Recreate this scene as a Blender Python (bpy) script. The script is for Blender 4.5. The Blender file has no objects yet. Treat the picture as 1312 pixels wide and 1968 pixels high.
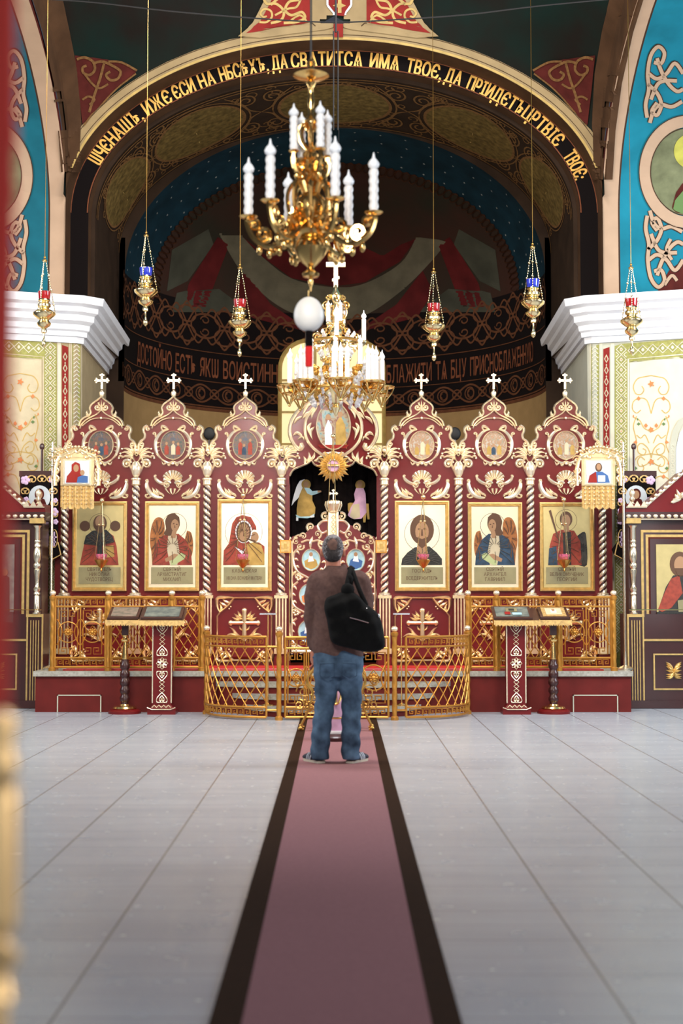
import bpy, math, random
from math import sin, cos, pi, sqrt, atan, tan, radians
from mathutils import Vector, Matrix
from mathutils.bvhtree import BVHTree
from mathutils.geometry import tessellate_polygon
random.seed(7)
scn = bpy.context.scene
COL = scn.collection
# ---------------------------------------------------------------- camera
F = 2733.3
PITCH = atan(160 / F)
CAM = Vector((0.09, 0.0, 1.26))
FW = Vector((0, cos(PITCH), sin(PITCH))); UP = Vector((0, -sin(PITCH), cos(PITCH)))
def ray(px, py):
    return FW * F + UP * (984 - py) + Vector((1, 0, 0)) * (px - 656)
def at(px, py, Y):
    d = ray(px, py)
    return CAM + d * (Y / d.y)
def Zp(py, Y): return at(656, py, Y).z
def Xp(px, py, Y): return at(px, py, Y).x
cd = bpy.data.cameras.new('camera'); cam = bpy.data.objects.new('camera', cd); COL.objects.link(cam)
cam.location = CAM; cam.rotation_euler = (pi / 2 + PITCH, 0, 0)
cd.sensor_fit = 'VERTICAL'; cd.sensor_height = 36; cd.sensor_width = 24; cd.lens = 50; cd.clip_start = 0.05; cd.clip_end = 200
cd.dof.use_dof = True; cd.dof.focus_distance = 15.5; cd.dof.aperture_fstop = 1.9
scn.camera = cam
# ---------------------------------------------------------------- materials
MATS = {}
def mat(name, col, rough=0.5, metal=0.0, var=0.0, scale=8.0, bump=0.0, col2=None, spec=None, emit=None, es=0, coat=0, sheen=0, alpha=1, trans=0, detail=4):
    m = bpy.data.materials.new(name); m.use_nodes = True; MATS[name] = m
    nt = m.node_tree; b = nt.nodes['Principled BSDF']
    c = (*col, 1)
    b.inputs['Base Color'].default_value = c
    b.inputs['Roughness'].default_value = rough; b.inputs['Metallic'].default_value = metal
    if spec is None and rough >= .75 and not metal: spec = .12
    if spec is not None: b.inputs['Specular IOR Level'].default_value = spec
    if coat: b.inputs['Coat Weight'].default_value = coat; b.inputs['Coat Roughness'].default_value = .12
    if sheen: b.inputs['Sheen Weight'].default_value = sheen
    if trans: b.inputs['Transmission Weight'].default_value = trans
    if emit: b.inputs['Emission Color'].default_value = (*emit, 1); b.inputs['Emission Strength'].default_value = es
    if var or col2 or bump:
        tc = nt.nodes.new('ShaderNodeTexCoord'); no = nt.nodes.new('ShaderNodeTexNoise')
        no.inputs['Scale'].default_value = scale; no.inputs['Detail'].default_value = detail
        nt.links.new(tc.outputs['Object'], no.inputs['Vector'])
        if var or col2:
            r = nt.nodes.new('ShaderNodeValToRGB')
            r.color_ramp.elements[0].position = .3; r.color_ramp.elements[1].position = .7
            a = col2 if col2 else tuple(max(0, x * (1 - var)) for x in col)
            z = col if col2 else tuple(min(1, x * (1 + var)) for x in col)
            r.color_ramp.elements[0].color = (*a, 1); r.color_ramp.elements[1].color = (*z, 1)
            nt.links.new(no.outputs['Fac'], r.inputs['Fac']); nt.links.new(r.outputs['Color'], b.inputs['Base Color'])
        if bump:
            bp = nt.nodes.new('ShaderNodeBump'); bp.inputs['Strength'].default_value = bump; bp.inputs['Distance'].default_value = .01
            nt.links.new(no.outputs['Fac'], bp.inputs['Height']); nt.links.new(bp.outputs['Normal'], b.inputs['Normal'])
    return m
mat('gilt', (.93, .70, .40), .28, .8, var=.12, scale=14, bump=.15)
mat('giltpale', (.94, .80, .58), .27, .72, var=.08, scale=14)
mat('brass', (.86, .58, .22), .22, 1, var=.1, scale=9)
mat('brassdark', (.58, .32, .08), .3, .9, var=.15, scale=9)
mat('fencegold', (.52, .24, .04), .36, .6, var=.12, scale=10)
mat('framegold', (.72, .49, .18), .34, .75, var=.15, scale=20)
mat('icongold', (.90, .78, .54), .3, .5, var=.05, scale=5)
mat('icongold2', (.62, .50, .22), .35, .5, var=.08, scale=9)
mat('red', (.130, .006, .007), .34, 0, spec=.3, var=.12, scale=5, coat=.1)
mat('reddark', (.036, .006, .005), .35, 0, var=.15, scale=5, coat=.3)
mat('redstep', (.12, .012, .010), .6, 0, spec=.2, var=.15, scale=6)
mat('redcarpet', (.55, .035, .03), .9, 0, var=.1, scale=40)
mat('black', (.008, .007, .007), .6)
mat('blackcloth', (.012, .010, .011), .9, 0, var=.3, scale=30)
mat('velvet', (.006, .004, .004), .95, 0, spec=.1, var=.4, scale=20)
mat('white', (.80, .82, .86), .6, 0, var=.03, scale=6)
mat('wax', (.78, .76, .74), .35, 0, spec=.6)
mat('bulb', (.85, .87, .9), .08, 0, spec=.8)
mat('crystal', (.86, .88, .92), .05, .35, spec=1)
mat('egg', (.95, .91, .84), .4)
mat('redglass', (.30, .008, .01), .08, 0, spec=.8, coat=.5)
mat('blueglass', (.015, .03, .42), .08, 0, spec=.8, coat=.5)
mat('tasselred', (.72, .03, .03), .8)
mat('plaster', (.42, .33, .19), .8, 0, var=.08, scale=5)  # left pier plaster, its shade put into the base colour
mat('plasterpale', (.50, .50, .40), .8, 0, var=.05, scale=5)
mat('olive', (.33, .32, .10), .8, 0, var=.2, scale=30)
mat('cream', (.66, .62, .48), .8, 0, var=.05, scale=8)
mat('creamarch', (.36, .26, .13), .75, 0, var=.12, scale=4)
mat('goldpaint', (.50, .34, .10), .6, .15, var=.15, scale=9)
mat('goldtext', (.80, .44, .09), .5, .2, var=.2, scale=6)
mat('redtext', (.17, .055, .025), .8, 0, var=.2, scale=12)
mat('pinkband', (.44, .30, .20), .8, 0, var=.06, scale=4)
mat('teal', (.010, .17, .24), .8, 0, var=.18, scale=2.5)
mat('tealdark', (.010, .11, .15), .8, 0, var=.2, scale=2.5)  # the same teal darkened: shade of the left arch put into the colour
mat('brownwall', (.070, .035, .017), .8, 0, var=.25, scale=3)
mat('browndark', (.030, .017, .010), .8, 0, var=.25, scale=3)
mat('ornbrown', (.17, .085, .030), .75, 0, var=.3, scale=30)
mat('medal', (.13, .085, .025), .75, 0, var=.45, scale=14)
mat('greendark', (.005, .017, .013), .8, 0, col2=(.012, .007, .005), scale=1.3)
mat('redpaint', (.26, .025, .020), .8, 0, var=.15, scale=6)
mat('redpaintdark', (.075, .013, .010), .8, 0, var=.25, scale=6)
mat('starblue', (.005, .023, .035), .8, 0, var=.3, scale=3)
mat('star', (.35, .38, .36), .8)
mat('conchbrown', (.042, .016, .011), .8, 0, col2=(.022, .020, .013), scale=1.1)
mat('conchred', (.075, .008, .008), .8, 0, var=.3, scale=3)
mat('conchgrey', (.10, .088, .058), .8, 0, var=.2, scale=4)
mat('interlace', (.105, .040, .018), .8, 0, var=.2, scale=12)
mat('apseblack', (.006, .004, .004), .9, spec=.1)
mat('tan', (.30, .19, .08), .8, 0, var=.08, scale=6)
mat('lacecream', (.56, .48, .32), .8, 0, var=.08, scale=9)
mat('outline', (.05, .025, .015), .8)
mat('halo', (.45, .42, .08), .8, 0, var=.2, scale=5)
mat('greygreen', (.16, .17, .09), .8, 0, var=.3, scale=5)
mat('orangepaint', (.62, .22, .08), .8)
mat('leafgreen', (.12, .20, .07), .8)
mat('carpet', (.26, .122, .130), .95, 0, var=.07, scale=60, bump=.2, spec=.2)
mat('carpetedge', (.028, .012, .005), .95, 0, spec=.1, var=.2, scale=60, bump=.2)
mat('stone', (.44, .43, .38), .35, 0, col2=(.28, .27, .22), scale=40)
mat('skin', (.42, .15, .085), .6, 0, var=.1, scale=20)
mat('hair', (.05, .042, .042), .85, 0, var=.5, scale=50, bump=.8)
mat('hairdark', (.035, .024, .02), .85, 0, var=.5, scale=50, bump=.8)
mat('sweater', (.105, .058, .050), .95, 0, var=.18, scale=35, bump=.35, spec=.2)
mat('denim', (.095, .16, .25), .9, 0, col2=(.018, .032, .055), scale=9, bump=.3, spec=.2)
mat('shoe', (.012, .014, .03), .6)
mat('shoesole', (.55, .50, .40), .7)
mat('shoestripe', (.55, .60, .68), .6)
mat('bag', (.004, .004, .004), .9, 0, spec=.15, var=.3, scale=20, bump=.3)
mat('silver', (.7, .7, .72), .25, 1)
mat('redcloth', (.62, .06, .045), .85, 0, var=.08, scale=5, sheen=.3)
mat('facebrown', (.10, .045, .02), .7)
mat('faceskin', (.36, .20, .10), .7)
mat('robe_dark', (.022, .022, .018), .7, 0, var=.3, scale=30)
mat('robe_red', (.28, .04, .02), .7, 0, var=.3, scale=20)
mat('robe_blue', (.02, .05, .09), .7, 0, var=.4, scale=20)
mat('robe_white', (.75, .76, .78), .7)
mat('wing', (.34, .12, .03), .7, 0, var=.3, scale=20)
mat('plaque', (.28, .25, .13), .5, .3, var=.1, scale=8)
mat('textdark', (.12, .07, .03), .7)
mat('paleblue', (.35, .55, .62), .6, 0, var=.2, scale=12)
mat('midblue', (.03, .10, .28), .6)
mat('mauve', (.62, .38, .55), .8, 0, var=.2, scale=8)
mat('ochre', (.42, .27, .08), .8, 0, var=.25, scale=10)
mat('flower', (.62, .46, .66), .8)
mat('flowerpink', (.60, .25, .30), .8)
mat('oldpaint', (.12, .11, .08), .5, 0, col2=(.30, .22, .17), scale=18)
mat('oldpaint2', (.07, .09, .09), .5, 0, col2=(.20, .22, .18), scale=14)
mat('embroid', (.58, .38, .14), .5, .4, var=.3, scale=40)
mat('winglow', (.7, .6, .35), .8, emit=(1.0, .80, .42), es=.62)
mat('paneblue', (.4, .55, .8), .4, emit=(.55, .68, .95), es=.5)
mat('conchgrey2', (.05, .05, .035), .8, 0, var=.3, scale=2)
mat('leafpale', (.42, .48, .22), .7)
mat('silvergilt', (.80, .72, .55), .25, .9, var=.1, scale=20)
mat('paleblue2', (.50, .56, .60), .5, 0, var=.1, scale=8)
mat('brass2', (.95, .74, .40), .2, 1, var=.08, scale=20)
mat('redglass2', (.55, .12, .20), .12, 0, spec=.8, var=.4, scale=60)
mat('brassnear', (.80, .50, .17), .2, 1, var=.1, scale=9)
mat('hairgrey', (.20, .19, .20), .85, 0, var=.4, scale=60, bump=.8)
mat('skincrown', (.11, .05, .035), .7, 0, var=.3, scale=40)
mat('foldgrey', (.06, .055, .045), .7)
mat('brass3', (.95, .62, .28), .36, .8)
def medmat(name, cols, scale):
    m = bpy.data.materials.new(name); m.use_nodes = True; MATS[name] = m
    nt = m.node_tree; b = nt.nodes['Principled BSDF']; b.inputs['Roughness'].default_value = .35
    tc = nt.nodes.new('ShaderNodeTexCoord'); no = nt.nodes.new('ShaderNodeTexNoise'); no.inputs['Scale'].default_value = scale
    no.inputs['Detail'].default_value = 5; no.inputs['Distortion'].default_value = 1.5
    r = nt.nodes.new('ShaderNodeValToRGB'); e = r.color_ramp.elements
    e[0].position = .25; e[0].color = (*cols[0], 1); e[1].position = .75; e[1].color = (*cols[-1], 1)
    for i, c in enumerate(cols[1:-1]):
        n = e.new(.25 + .5 * (i + 1) / (len(cols) - 1)); n.color = (*c, 1)
    nt.links.new(tc.outputs['Object'], no.inputs['Vector']); nt.links.new(no.outputs['Fac'], r.inputs['Fac'])
    nt.links.new(r.outputs['Color'], b.inputs['Base Color'])
medmat('scene_dark', [(.008, .015, .02), (.02, .045, .035), (.12, .05, .03), (.015, .03, .06), (.18, .13, .09)], 16)
medmat('scene_pale', [(.07, .11, .08), (.28, .25, .18), (.34, .17, .08), (.40, .38, .32), (.05, .08, .05)], 18)
medmat('scene_centre', [(.02, .07, .07), (.20, .32, .32), (.35, .28, .18), (.20, .06, .05), (.40, .44, .44)], 9)
# floor tiles
def floormat():
    m = bpy.data.materials.new('tiles'); m.use_nodes = True; MATS['tiles'] = m
    nt = m.node_tree; N = nt.nodes; L = nt.links; b = N['Principled BSDF']
    tc = N.new('ShaderNodeTexCoord'); sp = N.new('ShaderNodeSeparateXYZ'); L.new(tc.outputs['Object'], sp.inputs[0])
    def mth(op, a, bb=None, c=None):
        n = N.new('ShaderNodeMath'); n.operation = op
        for i, x in enumerate((a, bb, c)):
            if x is None: continue
            if isinstance(x, (int, float)): n.inputs[i].default_value = x
            else: L.new(x, n.inputs[i])
        return n.outputs[0]
    ax = mth('ABSOLUTE', mth('SUBTRACT', sp.outputs['X'], 0.09))
    u = mth('DIVIDE', mth('SUBTRACT', ax, .86 - .52 * 4), .52)
    v = mth('DIVIDE', mth('ADD', sp.outputs['Y'], 10.55), .48)
    def line(x, w):
        f = mth('FRACT', x); d = mth('MINIMUM', f, mth('SUBTRACT', 1.0, f))
        return mth('LESS_THAN', d, w)
    lu = line(u, .010); lv = line(v, .008); lv2 = mth('MULTIPLY', line(mth('ADD', v, .5), .006), .25)
    j = mth('MAXIMUM', mth('MULTIPLY', lu, .8), mth('MAXIMUM', mth('MULTIPLY', lv, .5), lv2))
    no = N.new('ShaderNodeTexNoise'); no.inputs['Scale'].default_value = 1.2; no.inputs['Detail'].default_value = 6
    mp = N.new('ShaderNodeMapping'); mp.inputs['Scale'].default_value = (.6, 3, 1); L.new(tc.outputs['Object'], mp.inputs[0]); L.new(mp.outputs[0], no.inputs['Vector'])
    r = N.new('ShaderNodeValToRGB'); r.color_ramp.elements[0].position = .25; r.color_ramp.elements[1].position = .8
    r.color_ramp.elements[0].color = (.34, .375, .425, 1); r.color_ramp.elements[1].color = (.43, .475, .525, 1)
    L.new(no.outputs['Fac'], r.inputs['Fac'])
    mx = N.new('ShaderNodeMix'); mx.data_type = 'RGBA'; L.new(j, mx.inputs['Factor']); L.new(r.outputs['Color'], mx.inputs['A'])
    mx.inputs['B'].default_value = (.10, .10, .10, 1); L.new(mx.outputs['Result'], b.inputs['Base Color'])
    b.inputs['Roughness'].default_value = .22; b.inputs['Specular IOR Level'].default_value = .45
    n2 = N.new('ShaderNodeTexNoise'); n2.inputs['Scale'].default_value = 9; rr = N.new('ShaderNodeMapRange')
    rr.inputs['To Min'].default_value = .22; rr.inputs['To Max'].default_value = .30
    L.new(tc.outputs['Object'], n2.inputs['Vector']); L.new(n2.outputs['Fac'], rr.inputs['Value']); L.new(rr.outputs['Result'], b.inputs['Roughness'])
floormat()
# ---------------------------------------------------------------- mesh helpers
def cr(pts, n=5, closed=False):
    P = [Vector(p) for p in pts]; out = []
    m = len(P); rng = range(m if closed else m - 1)
    for i in rng:
        if closed: p0, p1, p2, p3 = P[(i - 1) % m], P[i], P[(i + 1) % m], P[(i + 2) % m]
        else: p0, p1, p2, p3 = P[max(i - 1, 0)], P[i], P[i + 1], P[min(i + 2, m - 1)]
        for k in range(n):
            t = k / n
            out.append(.5 * ((2 * p1) + (p2 - p0) * t + (2 * p0 - 5 * p1 + 4 * p2 - p3) * t * t + (3 * p1 - p0 - 3 * p2 + p3) * t ** 3))
    if not closed: out.append(P[-1])
    return out
def spiral(cx, cz, r0, r1, a0, turns, n=14):
    out = []
    N = max(6, int(n * abs(turns)))
    for i in range(N + 1):
        t = i / N; a = radians(a0) + turns * 2 * pi * t; r = r0 + (r1 - r0) * t
        out.append((cx + r * cos(a), cz + r * sin(a)))
    return out
def wprof(kind, w, n):
    out = []
    for i in range(n):
        t = i / (n - 1)
        if kind == 'c': s = 1
        elif kind == 'leaf': s = max(.08, sin(pi * (t ** .8)))
        elif kind == 'taper': s = 1 - .85 * t
        elif kind == 'grow': s = .15 + .85 * t
        elif kind == 'bulge': s = .35 + .65 * sin(pi * t)
        out.append(w * s)
    return out
class MB:
    def __init__(s): s.v = []; s.f = []; s.m = []
    def add(s, V, Fs, mi=0):
        o = len(s.v); s.v += [tuple(v) for v in V]
        for f in Fs: s.f.append([i + o for i in f]); s.m.append(mi)
    def box(s, x0, x1, y0, y1, z0, z1, mi=0):
        V = [(x0, y0, z0), (x1, y0, z0), (x1, y1, z0), (x0, y1, z0), (x0, y0, z1), (x1, y0, z1), (x1, y1, z1), (x0, y1, z1)]
        s.add(V, [(0, 3, 2, 1), (4, 5, 6, 7), (0, 1, 5, 4), (1, 2, 6, 5), (2, 3, 7, 6), (3, 0, 4, 7)], mi)
    def prism(s, P, y0, y1, mi=0):           # XZ outline pushed along Y
        n = len(P); V = [(p[0], y0, p[1]) for p in P] + [(p[0], y1, p[1]) for p in P]
        T = tessellate_polygon([[Vector((p[0], p[1], 0)) for p in P]])
        Fs = [tuple(t) for t in T] + [tuple(i + n for i in t[::-1]) for t in T]
        Fs += [(i, (i + 1) % n, (i + 1) % n + n, i + n) for i in range(n)]
        s.add(V, Fs, mi)
    def slab(s, P, z0, z1, mi=0):            # XY outline pushed along Z
        n = len(P); V = [(p[0], p[1], z0) for p in P] + [(p[0], p[1], z1) for p in P]
        T = tessellate_polygon([[Vector((p[0], p[1], 0)) for p in P]])
        Fs = [tuple(t) for t in T] + [tuple(i + n for i in t[::-1]) for t in T]
        Fs += [(i, (i + 1) % n, (i + 1) % n + n, i + n) for i in range(n)]
        s.add(V, Fs, mi)
    def lathe(s, prof, c=(0, 0, 0), n=16, mi=0, cap=True, sx=1, sy=1):
        V = []; Fs = []; k = len(prof)
        for r, z in prof:
            for i in range(n):
                a = 2 * pi * i / n; V.append((c[0] + r * cos(a) * sx, c[1] + r * sin(a) * sy, c[2] + z))
        for j in range(k - 1):
            for i in range(n):
                Fs.append((j * n + i, j * n + (i + 1) % n, (j + 1) * n + (i + 1) % n, (j + 1) * n + i))
        if cap: Fs.append(tuple(range(n - 1, -1, -1))); Fs.append(tuple((k - 1) * n + i for i in range(n)))
        s.add(V, Fs, mi)
    def sph(s, c, r, mi=0, n=10):
        if not hasattr(r, '__len__'): r = (r, r, r)
        prof = [(sin(pi * j / n) + 1e-4, -cos(pi * j / n)) for j in range(n + 1)]
        V = []; Fs = []; m = n + 4
        for q, z in prof:
            for i in range(m):
                a = 2 * pi * i / m; V.append((c[0] + r[0] * q * cos(a), c[1] + r[1] * q * sin(a), c[2] + r[2] * z))
        for j in range(n):
            for i in range(m): Fs.append((j * m + i, j * m + (i + 1) % m, (j + 1) * m + (i + 1) % m, (j + 1) * m + i))
        s.add(V, Fs, mi)
    def tube(s, pts, r, n=6, mi=0, closed=False, cap=True):
        P = [Vector(p) for p in pts]; k = len(P)
        R = list(r) if hasattr(r, '__len__') else [r] * k
        V = []; Fs = []; up = None
        for i in range(k):
            a = P[(i - 1) % k] if (closed or i > 0) else P[i]; b = P[(i + 1) % k] if (closed or i < k - 1) else P[i]
            d = (b - a); d = d.normalized() if d.length > 1e-9 else Vector((0, 0, 1))
            if up is None:
                up = Vector((0, 0, 1)) if abs(d.z) < .9 else Vector((0, 1, 0))
            x = d.cross(up)
            if x.length < 1e-6: x = d.cross(Vector((1, 0, 0)))
            x.normalize(); up = x.cross(d).normalized()
            for j in range(n):
                t = 2 * pi * j / n; V.append(P[i] + (x * cos(t) + up * sin(t)) * R[i])
        for i in range(k if closed else k - 1):
            q = (i + 1) % k
            for j in range(n): Fs.append((i * n + j, i * n + (j + 1) % n, q * n + (j + 1) % n, q * n + j))
        if cap and not closed: Fs.append(tuple(range(n - 1, -1, -1))); Fs.append(tuple((k - 1) * n + i for i in range(n)))
        s.add(V, Fs, mi)
    def ribbon(s, pts, w, y, h, mi=0, kind='c'):     # carved strand lying on a plane facing -Y
        P = [Vector((p[0], p[1])) for p in pts]; k = len(P)
        W = w if hasattr(w, '__len__') else wprof(kind, w, k)
        V = []; Fs = []
        sec = [(-1, 0), (-.7, .7), (0, 1), (.7, .7), (1, 0)]
        for i in range(k):
            a = P[max(i - 1, 0)]; b = P[min(i + 1, k - 1)]; d = b - a
            d = d.normalized() if d.length > 1e-9 else Vector((0, 1)); nx = Vector((-d.y, d.x))
            hh = h * min(1, .35 + .65 * W[i] / max(W))
            for q, e in sec:
                V.append((P[i].x + nx.x * q * W[i], y - hh * e, P[i].y + nx.y * q * W[i]))
        for i in range(k - 1):
            for j in range(4): Fs.append((i * 5 + j, i * 5 + j + 1, (i + 1) * 5 + j + 1, (i + 1) * 5 + j))
        Fs.append((4, 3, 2, 1, 0)); Fs.append(tuple((k - 1) * 5 + j for j in range(5)))
        s.add(V, Fs, mi)
    def twist(s, x, y, z0, z1, r, mi=0, strands=3, pitch=.085, depth=.28, n=18, dz=.010, hand=1):
        k = int((z1 - z0) / dz) + 1; V = []; Fs = []
        for j in range(k + 1):
            z = z0 + (z1 - z0) * j / k
            for i in range(n):
                a = 2 * pi * i / n; q = r * (1 - depth * (.5 - .5 * cos(strands * a + hand * 2 * pi * z / pitch)) ** 1.5)
                V.append((x + q * cos(a), y + q * sin(a), z))
        for j in range(k):
            for i in range(n): Fs.append((j * n + i, j * n + (i + 1) % n, (j + 1) * n + (i + 1) % n, (j + 1) * n + i))
        s.add(V, Fs, mi)
    def mesh(s, name, mats, smooth=True, angle=40):
        me = bpy.data.meshes.new(name); me.from_pydata(s.v, [], s.f)
        for m in (mats if isinstance(mats, (list, tuple)) else [mats]): me.materials.append(MATS[m])
        if any(s.m): me.polygons.foreach_set('material_index', s.m)
        if smooth:
            me.polygons.foreach_set('use_smooth', [True] * len(me.polygons))
            me.set_sharp_from_angle(angle=radians(angle))
        me.update(); return me
    def build(s, name, mats, parent=None, loc=None, smooth=True, angle=40, **tags):
        o = bpy.data.objects.new(name, s.mesh(name, mats, smooth, angle)); COL.objects.link(o)
        if parent: o.parent = parent
        if loc: o.location = loc
        for k, v in tags.items(): o[k] = v
        return o
def thing(name, label, cat, loc=(0, 0, 0), group=None, rz=0):
    o = bpy.data.objects.new(name, None); COL.objects.link(o); o.location = loc; o.rotation_euler = (0, 0, rz)
    o['label'] = label; o['category'] = cat; o.empty_display_size = .1
    if group: o['group'] = group
    return o
def copytree(o, parent=None):
    c = o.copy(); COL.objects.link(c)
    if parent: c.parent = parent
    for ch in o.children: copytree(ch, c)
    return c
def dup(o, loc, label=None, rz=None):
    c = copytree(o); c.location = loc
    if label: c['label'] = label
    if rz is not None: c.rotation_euler = (0, 0, rz)
    return c
def inst(o, parent, loc, name=None):
    c = o.copy(); COL.objects.link(c); c.parent = parent; c.location = loc
    return c
S = dict(kind='structure')
# painted patches lying on real surfaces
def hitter(objs, off=.006):
    trees = [BVHTree.FromPolygons([o.matrix_world @ v.co for v in o.data.vertices], [tuple(p.vertices) for p in o.data.polygons]) for o in objs]
    def h(px, py):
        d = ray(px, py).normalized(); best = None
        for t in trees:
            p, n, i, dist = t.ray_cast(CAM, d)
            if p is not None and (best is None or dist < best[1]): best = (p, dist, n)
        if best is None: return None
        n = best[2]
        if n.dot(d) > 0: n = -n
        return best[0] + n * off
    return h
def pstroke(mb, pts, w, hit, mi=0, kind='c', closed=False):
    P = [Vector((p[0], p[1])) for p in pts]; k = len(P)
    if closed: P = P + [P[0], P[1]]; k += 2
    W = wprof(kind, w / 2, k); prev = None
    for i in range(k):
        a = P[max(i - 1, 0)]; b = P[min(i + 1, k - 1)]; d = b - a
        if d.length < 1e-6: continue
        d.normalize(); nx = Vector((-d.y, d.x)) * W[i]
        l = hit(P[i].x + nx.x, P[i].y + nx.y); r = hit(P[i].x - nx.x, P[i].y - nx.y)
        if l is None or r is None: prev = None; continue
        if prev: mb.add([prev[0], prev[1], r, l], [(0, 1, 2, 3)], mi)
        prev = (l, r)
def pfill(mb, poly, hit, mi=0, step=4, sx=12):
    ys = [p[1] for p in poly]; y = min(ys); n = len(poly)
    while y < max(ys):
        y2 = min(y + step, max(ys))
        def xs(yy):
            out = []
            for i in range(n):
                a = poly[i]; b = poly[(i + 1) % n]
                if (a[1] <= yy < b[1]) or (b[1] <= yy < a[1]): out.append(a[0] + (b[0] - a[0]) * (yy - a[1]) / (b[1] - a[1]))
            return sorted(out)
        A = xs(y + .01); B = xs(y2 - .01)
        if len(A) != len(B): A = B = xs((y + y2) / 2)
        if len(A) % 2 == 0:
            for k in range(0, len(A) - 1, 2):
                m = max(1, int(max(A[k + 1] - A[k], B[k + 1] - B[k]) / sx))
                for q in range(m):
                    t0 = q / m; t1 = (q + 1) / m
                    pts = [(A[k] + (A[k + 1] - A[k]) * t0, y), (A[k] + (A[k + 1] - A[k]) * t1, y), (B[k] + (B[k + 1] - B[k]) * t1, y2), (B[k] + (B[k + 1] - B[k]) * t0, y2)]
                    hs = [hit(*p) for p in pts]
                    if all(hs) and max((hs[0] - hs[2]).length, (hs[1] - hs[3]).length) < .6: mb.add(hs, [(0, 1, 2, 3)], mi)
        y = y2
def circ(cx, cy, rx, ry, n=32, a0=0, a1=360):
    m = n if a1 - a0 >= 360 else n + 1
    return [(cx + rx * cos(radians(a0 + (a1 - a0) * i / n)), cy + ry * sin(radians(a0 + (a1 - a0) * i / n))) for i in range(m)]
GLY = {}
def glyph(ch):
    if ch in GLY: return GLY[ch]
    c = bpy.data.curves.new('t', 'FONT'); c.body = ch; c.size = 1; c.resolution_u = 3; c.offset = .012
    o = bpy.data.objects.new('t', c); COL.objects.link(o)
    dg = bpy.context.evaluated_depsgraph_get(); me = bpy.data.meshes.new_from_object(o.evaluated_get(dg))
    V = [(v.co.x, v.co.y) for v in me.vertices]; Fs = [tuple(p.vertices) for p in me.polygons]
    bpy.data.objects.remove(o); bpy.data.curves.remove(c); bpy.data.meshes.remove(me)
    if V:
        x0 = min(v[0] for v in V); x1 = max(v[0] for v in V); V = [(v[0] - x0, v[1]) for v in V]; w = x1 - x0
    else: w = .3
    GLY[ch] = (V, Fs, w); return GLY[ch]
# ================================================================ THE ROOM
YW = 17.0; XP = 3.06; AX = 3.25
Z0 = 5.97; CR = at(641, 78, 17.0).z              # altar arch: spring and crown
BB = CR - Z0
m = MB(); m.box(-9, 9, -5, 23, -.1, 0); m.build('floor', 'tiles', smooth=False, **S)
def ell(a, b, z0, n=48, t0=0, t1=pi):
    return [(a * cos(t0 + (t1 - t0) * i / n), z0 + b * sin(t0 + (t1 - t0) * i / n)) for i in range(n + 1)]
def shellY(mb, a, b, y0, y1, z0, zb, mi, ny=1, n=64):   # soffit running along Y with straight legs
    E = [(a, zb)] + ell(a, b, z0, n) + [(-a, zb)]
    for q in range(ny):
        ya = y0 + (y1 - y0) * q / ny; yb = y0 + (y1 - y0) * (q + 1) / ny
        V = [(x, ya, z) for x, z in E] + [(x, yb, z) for x, z in E]; k = len(E)
        mb.add(V, [(i, i + 1, i + 1 + k, i + k) for i in range(k - 1)], mi)
def ringY(mb, a0, b0, a1, b1, y, z0, zb, mi, n=64):
    A = [(a0, zb)] + ell(a0, b0, z0, n) + [(-a0, zb)]; B = [(a1, zb)] + ell(a1, b1, z0, n) + [(-a1, zb)]; k = len(A)
    mb.add([(x, y, z) for x, z in A] + [(x, y, z) for x, z in B], [(i, i + 1, i + 1 + k, i + k) for i in range(k - 1)], mi)
ZC = 4.5
arch = MB()
def arcring(mb, o1, y, t0, t1, mi, n=56):
    A = ell(AX + o1, BB + o1, Z0, n, t0, t1); B = ell(AX, BB, Z0, n, t0, t1)
    mb.add([(x, y, z) for x, z in A] + [(x, y, z) for x, z in B], [(i, i + 1, i + 1 + n + 1, i + n + 1) for i in range(n)], mi)
TT = radians(13); arcring(arch, .20, 16.97, TT, pi - TT, 0); arcring(arch, .20, 17.0, 0, TT, 1, 8); arcring(arch, .20, 17.0, pi - TT, pi, 1, 8)
shellY(arch, AX, BB, 16.97, 17.3, Z0, ZC, 1)
ringY(arch, AX, BB, AX - .22, BB - .22, 17.3, Z0, ZC, 3)             # text band
shellY(arch, AX - .22, BB - .22, 17.3, 17.5, Z0, ZC, 1)
ringY(arch, AX - .22, BB - .22, AX - .27, BB - .27, 17.5, Z0, ZC, 2)
shellY(arch, AX - .27, BB - .27, 17.5, 19.42, Z0, ZC, 2, ny=3)
ARCH = arch.build('wall_altar_arch', ['creamarch', 'brownwall', 'browndark', 'apseblack'], **S)
# apse: conch and round wall
AR = 2.9; YA = 19.42; ZS = 5.71; CB = at(641, 246, YA).z - ZS
ap = MB()
def cyl(mb, z0, z1, mi, n=48):
    V = []
    for i in range(n + 1):
        a = pi * i / n; V += [(AR * cos(a), YA + AR * sin(a), z0), (AR * cos(a), YA + AR * sin(a), z1)]
    mb.add(V, [(2 * i, 2 * i + 2, 2 * i + 3, 2 * i + 1) for i in range(n)], mi)
ZB = [Zp(794, 22.2), Zp(745, 22.2), Zp(690, 22.2), Zp(600, 22.2)]
cyl(ap, 0, ZB[0] - .05, 0); cyl(ap, ZB[0] - .05, ZB[0], 1); cyl(ap, ZB[0], ZS, 2)
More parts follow.
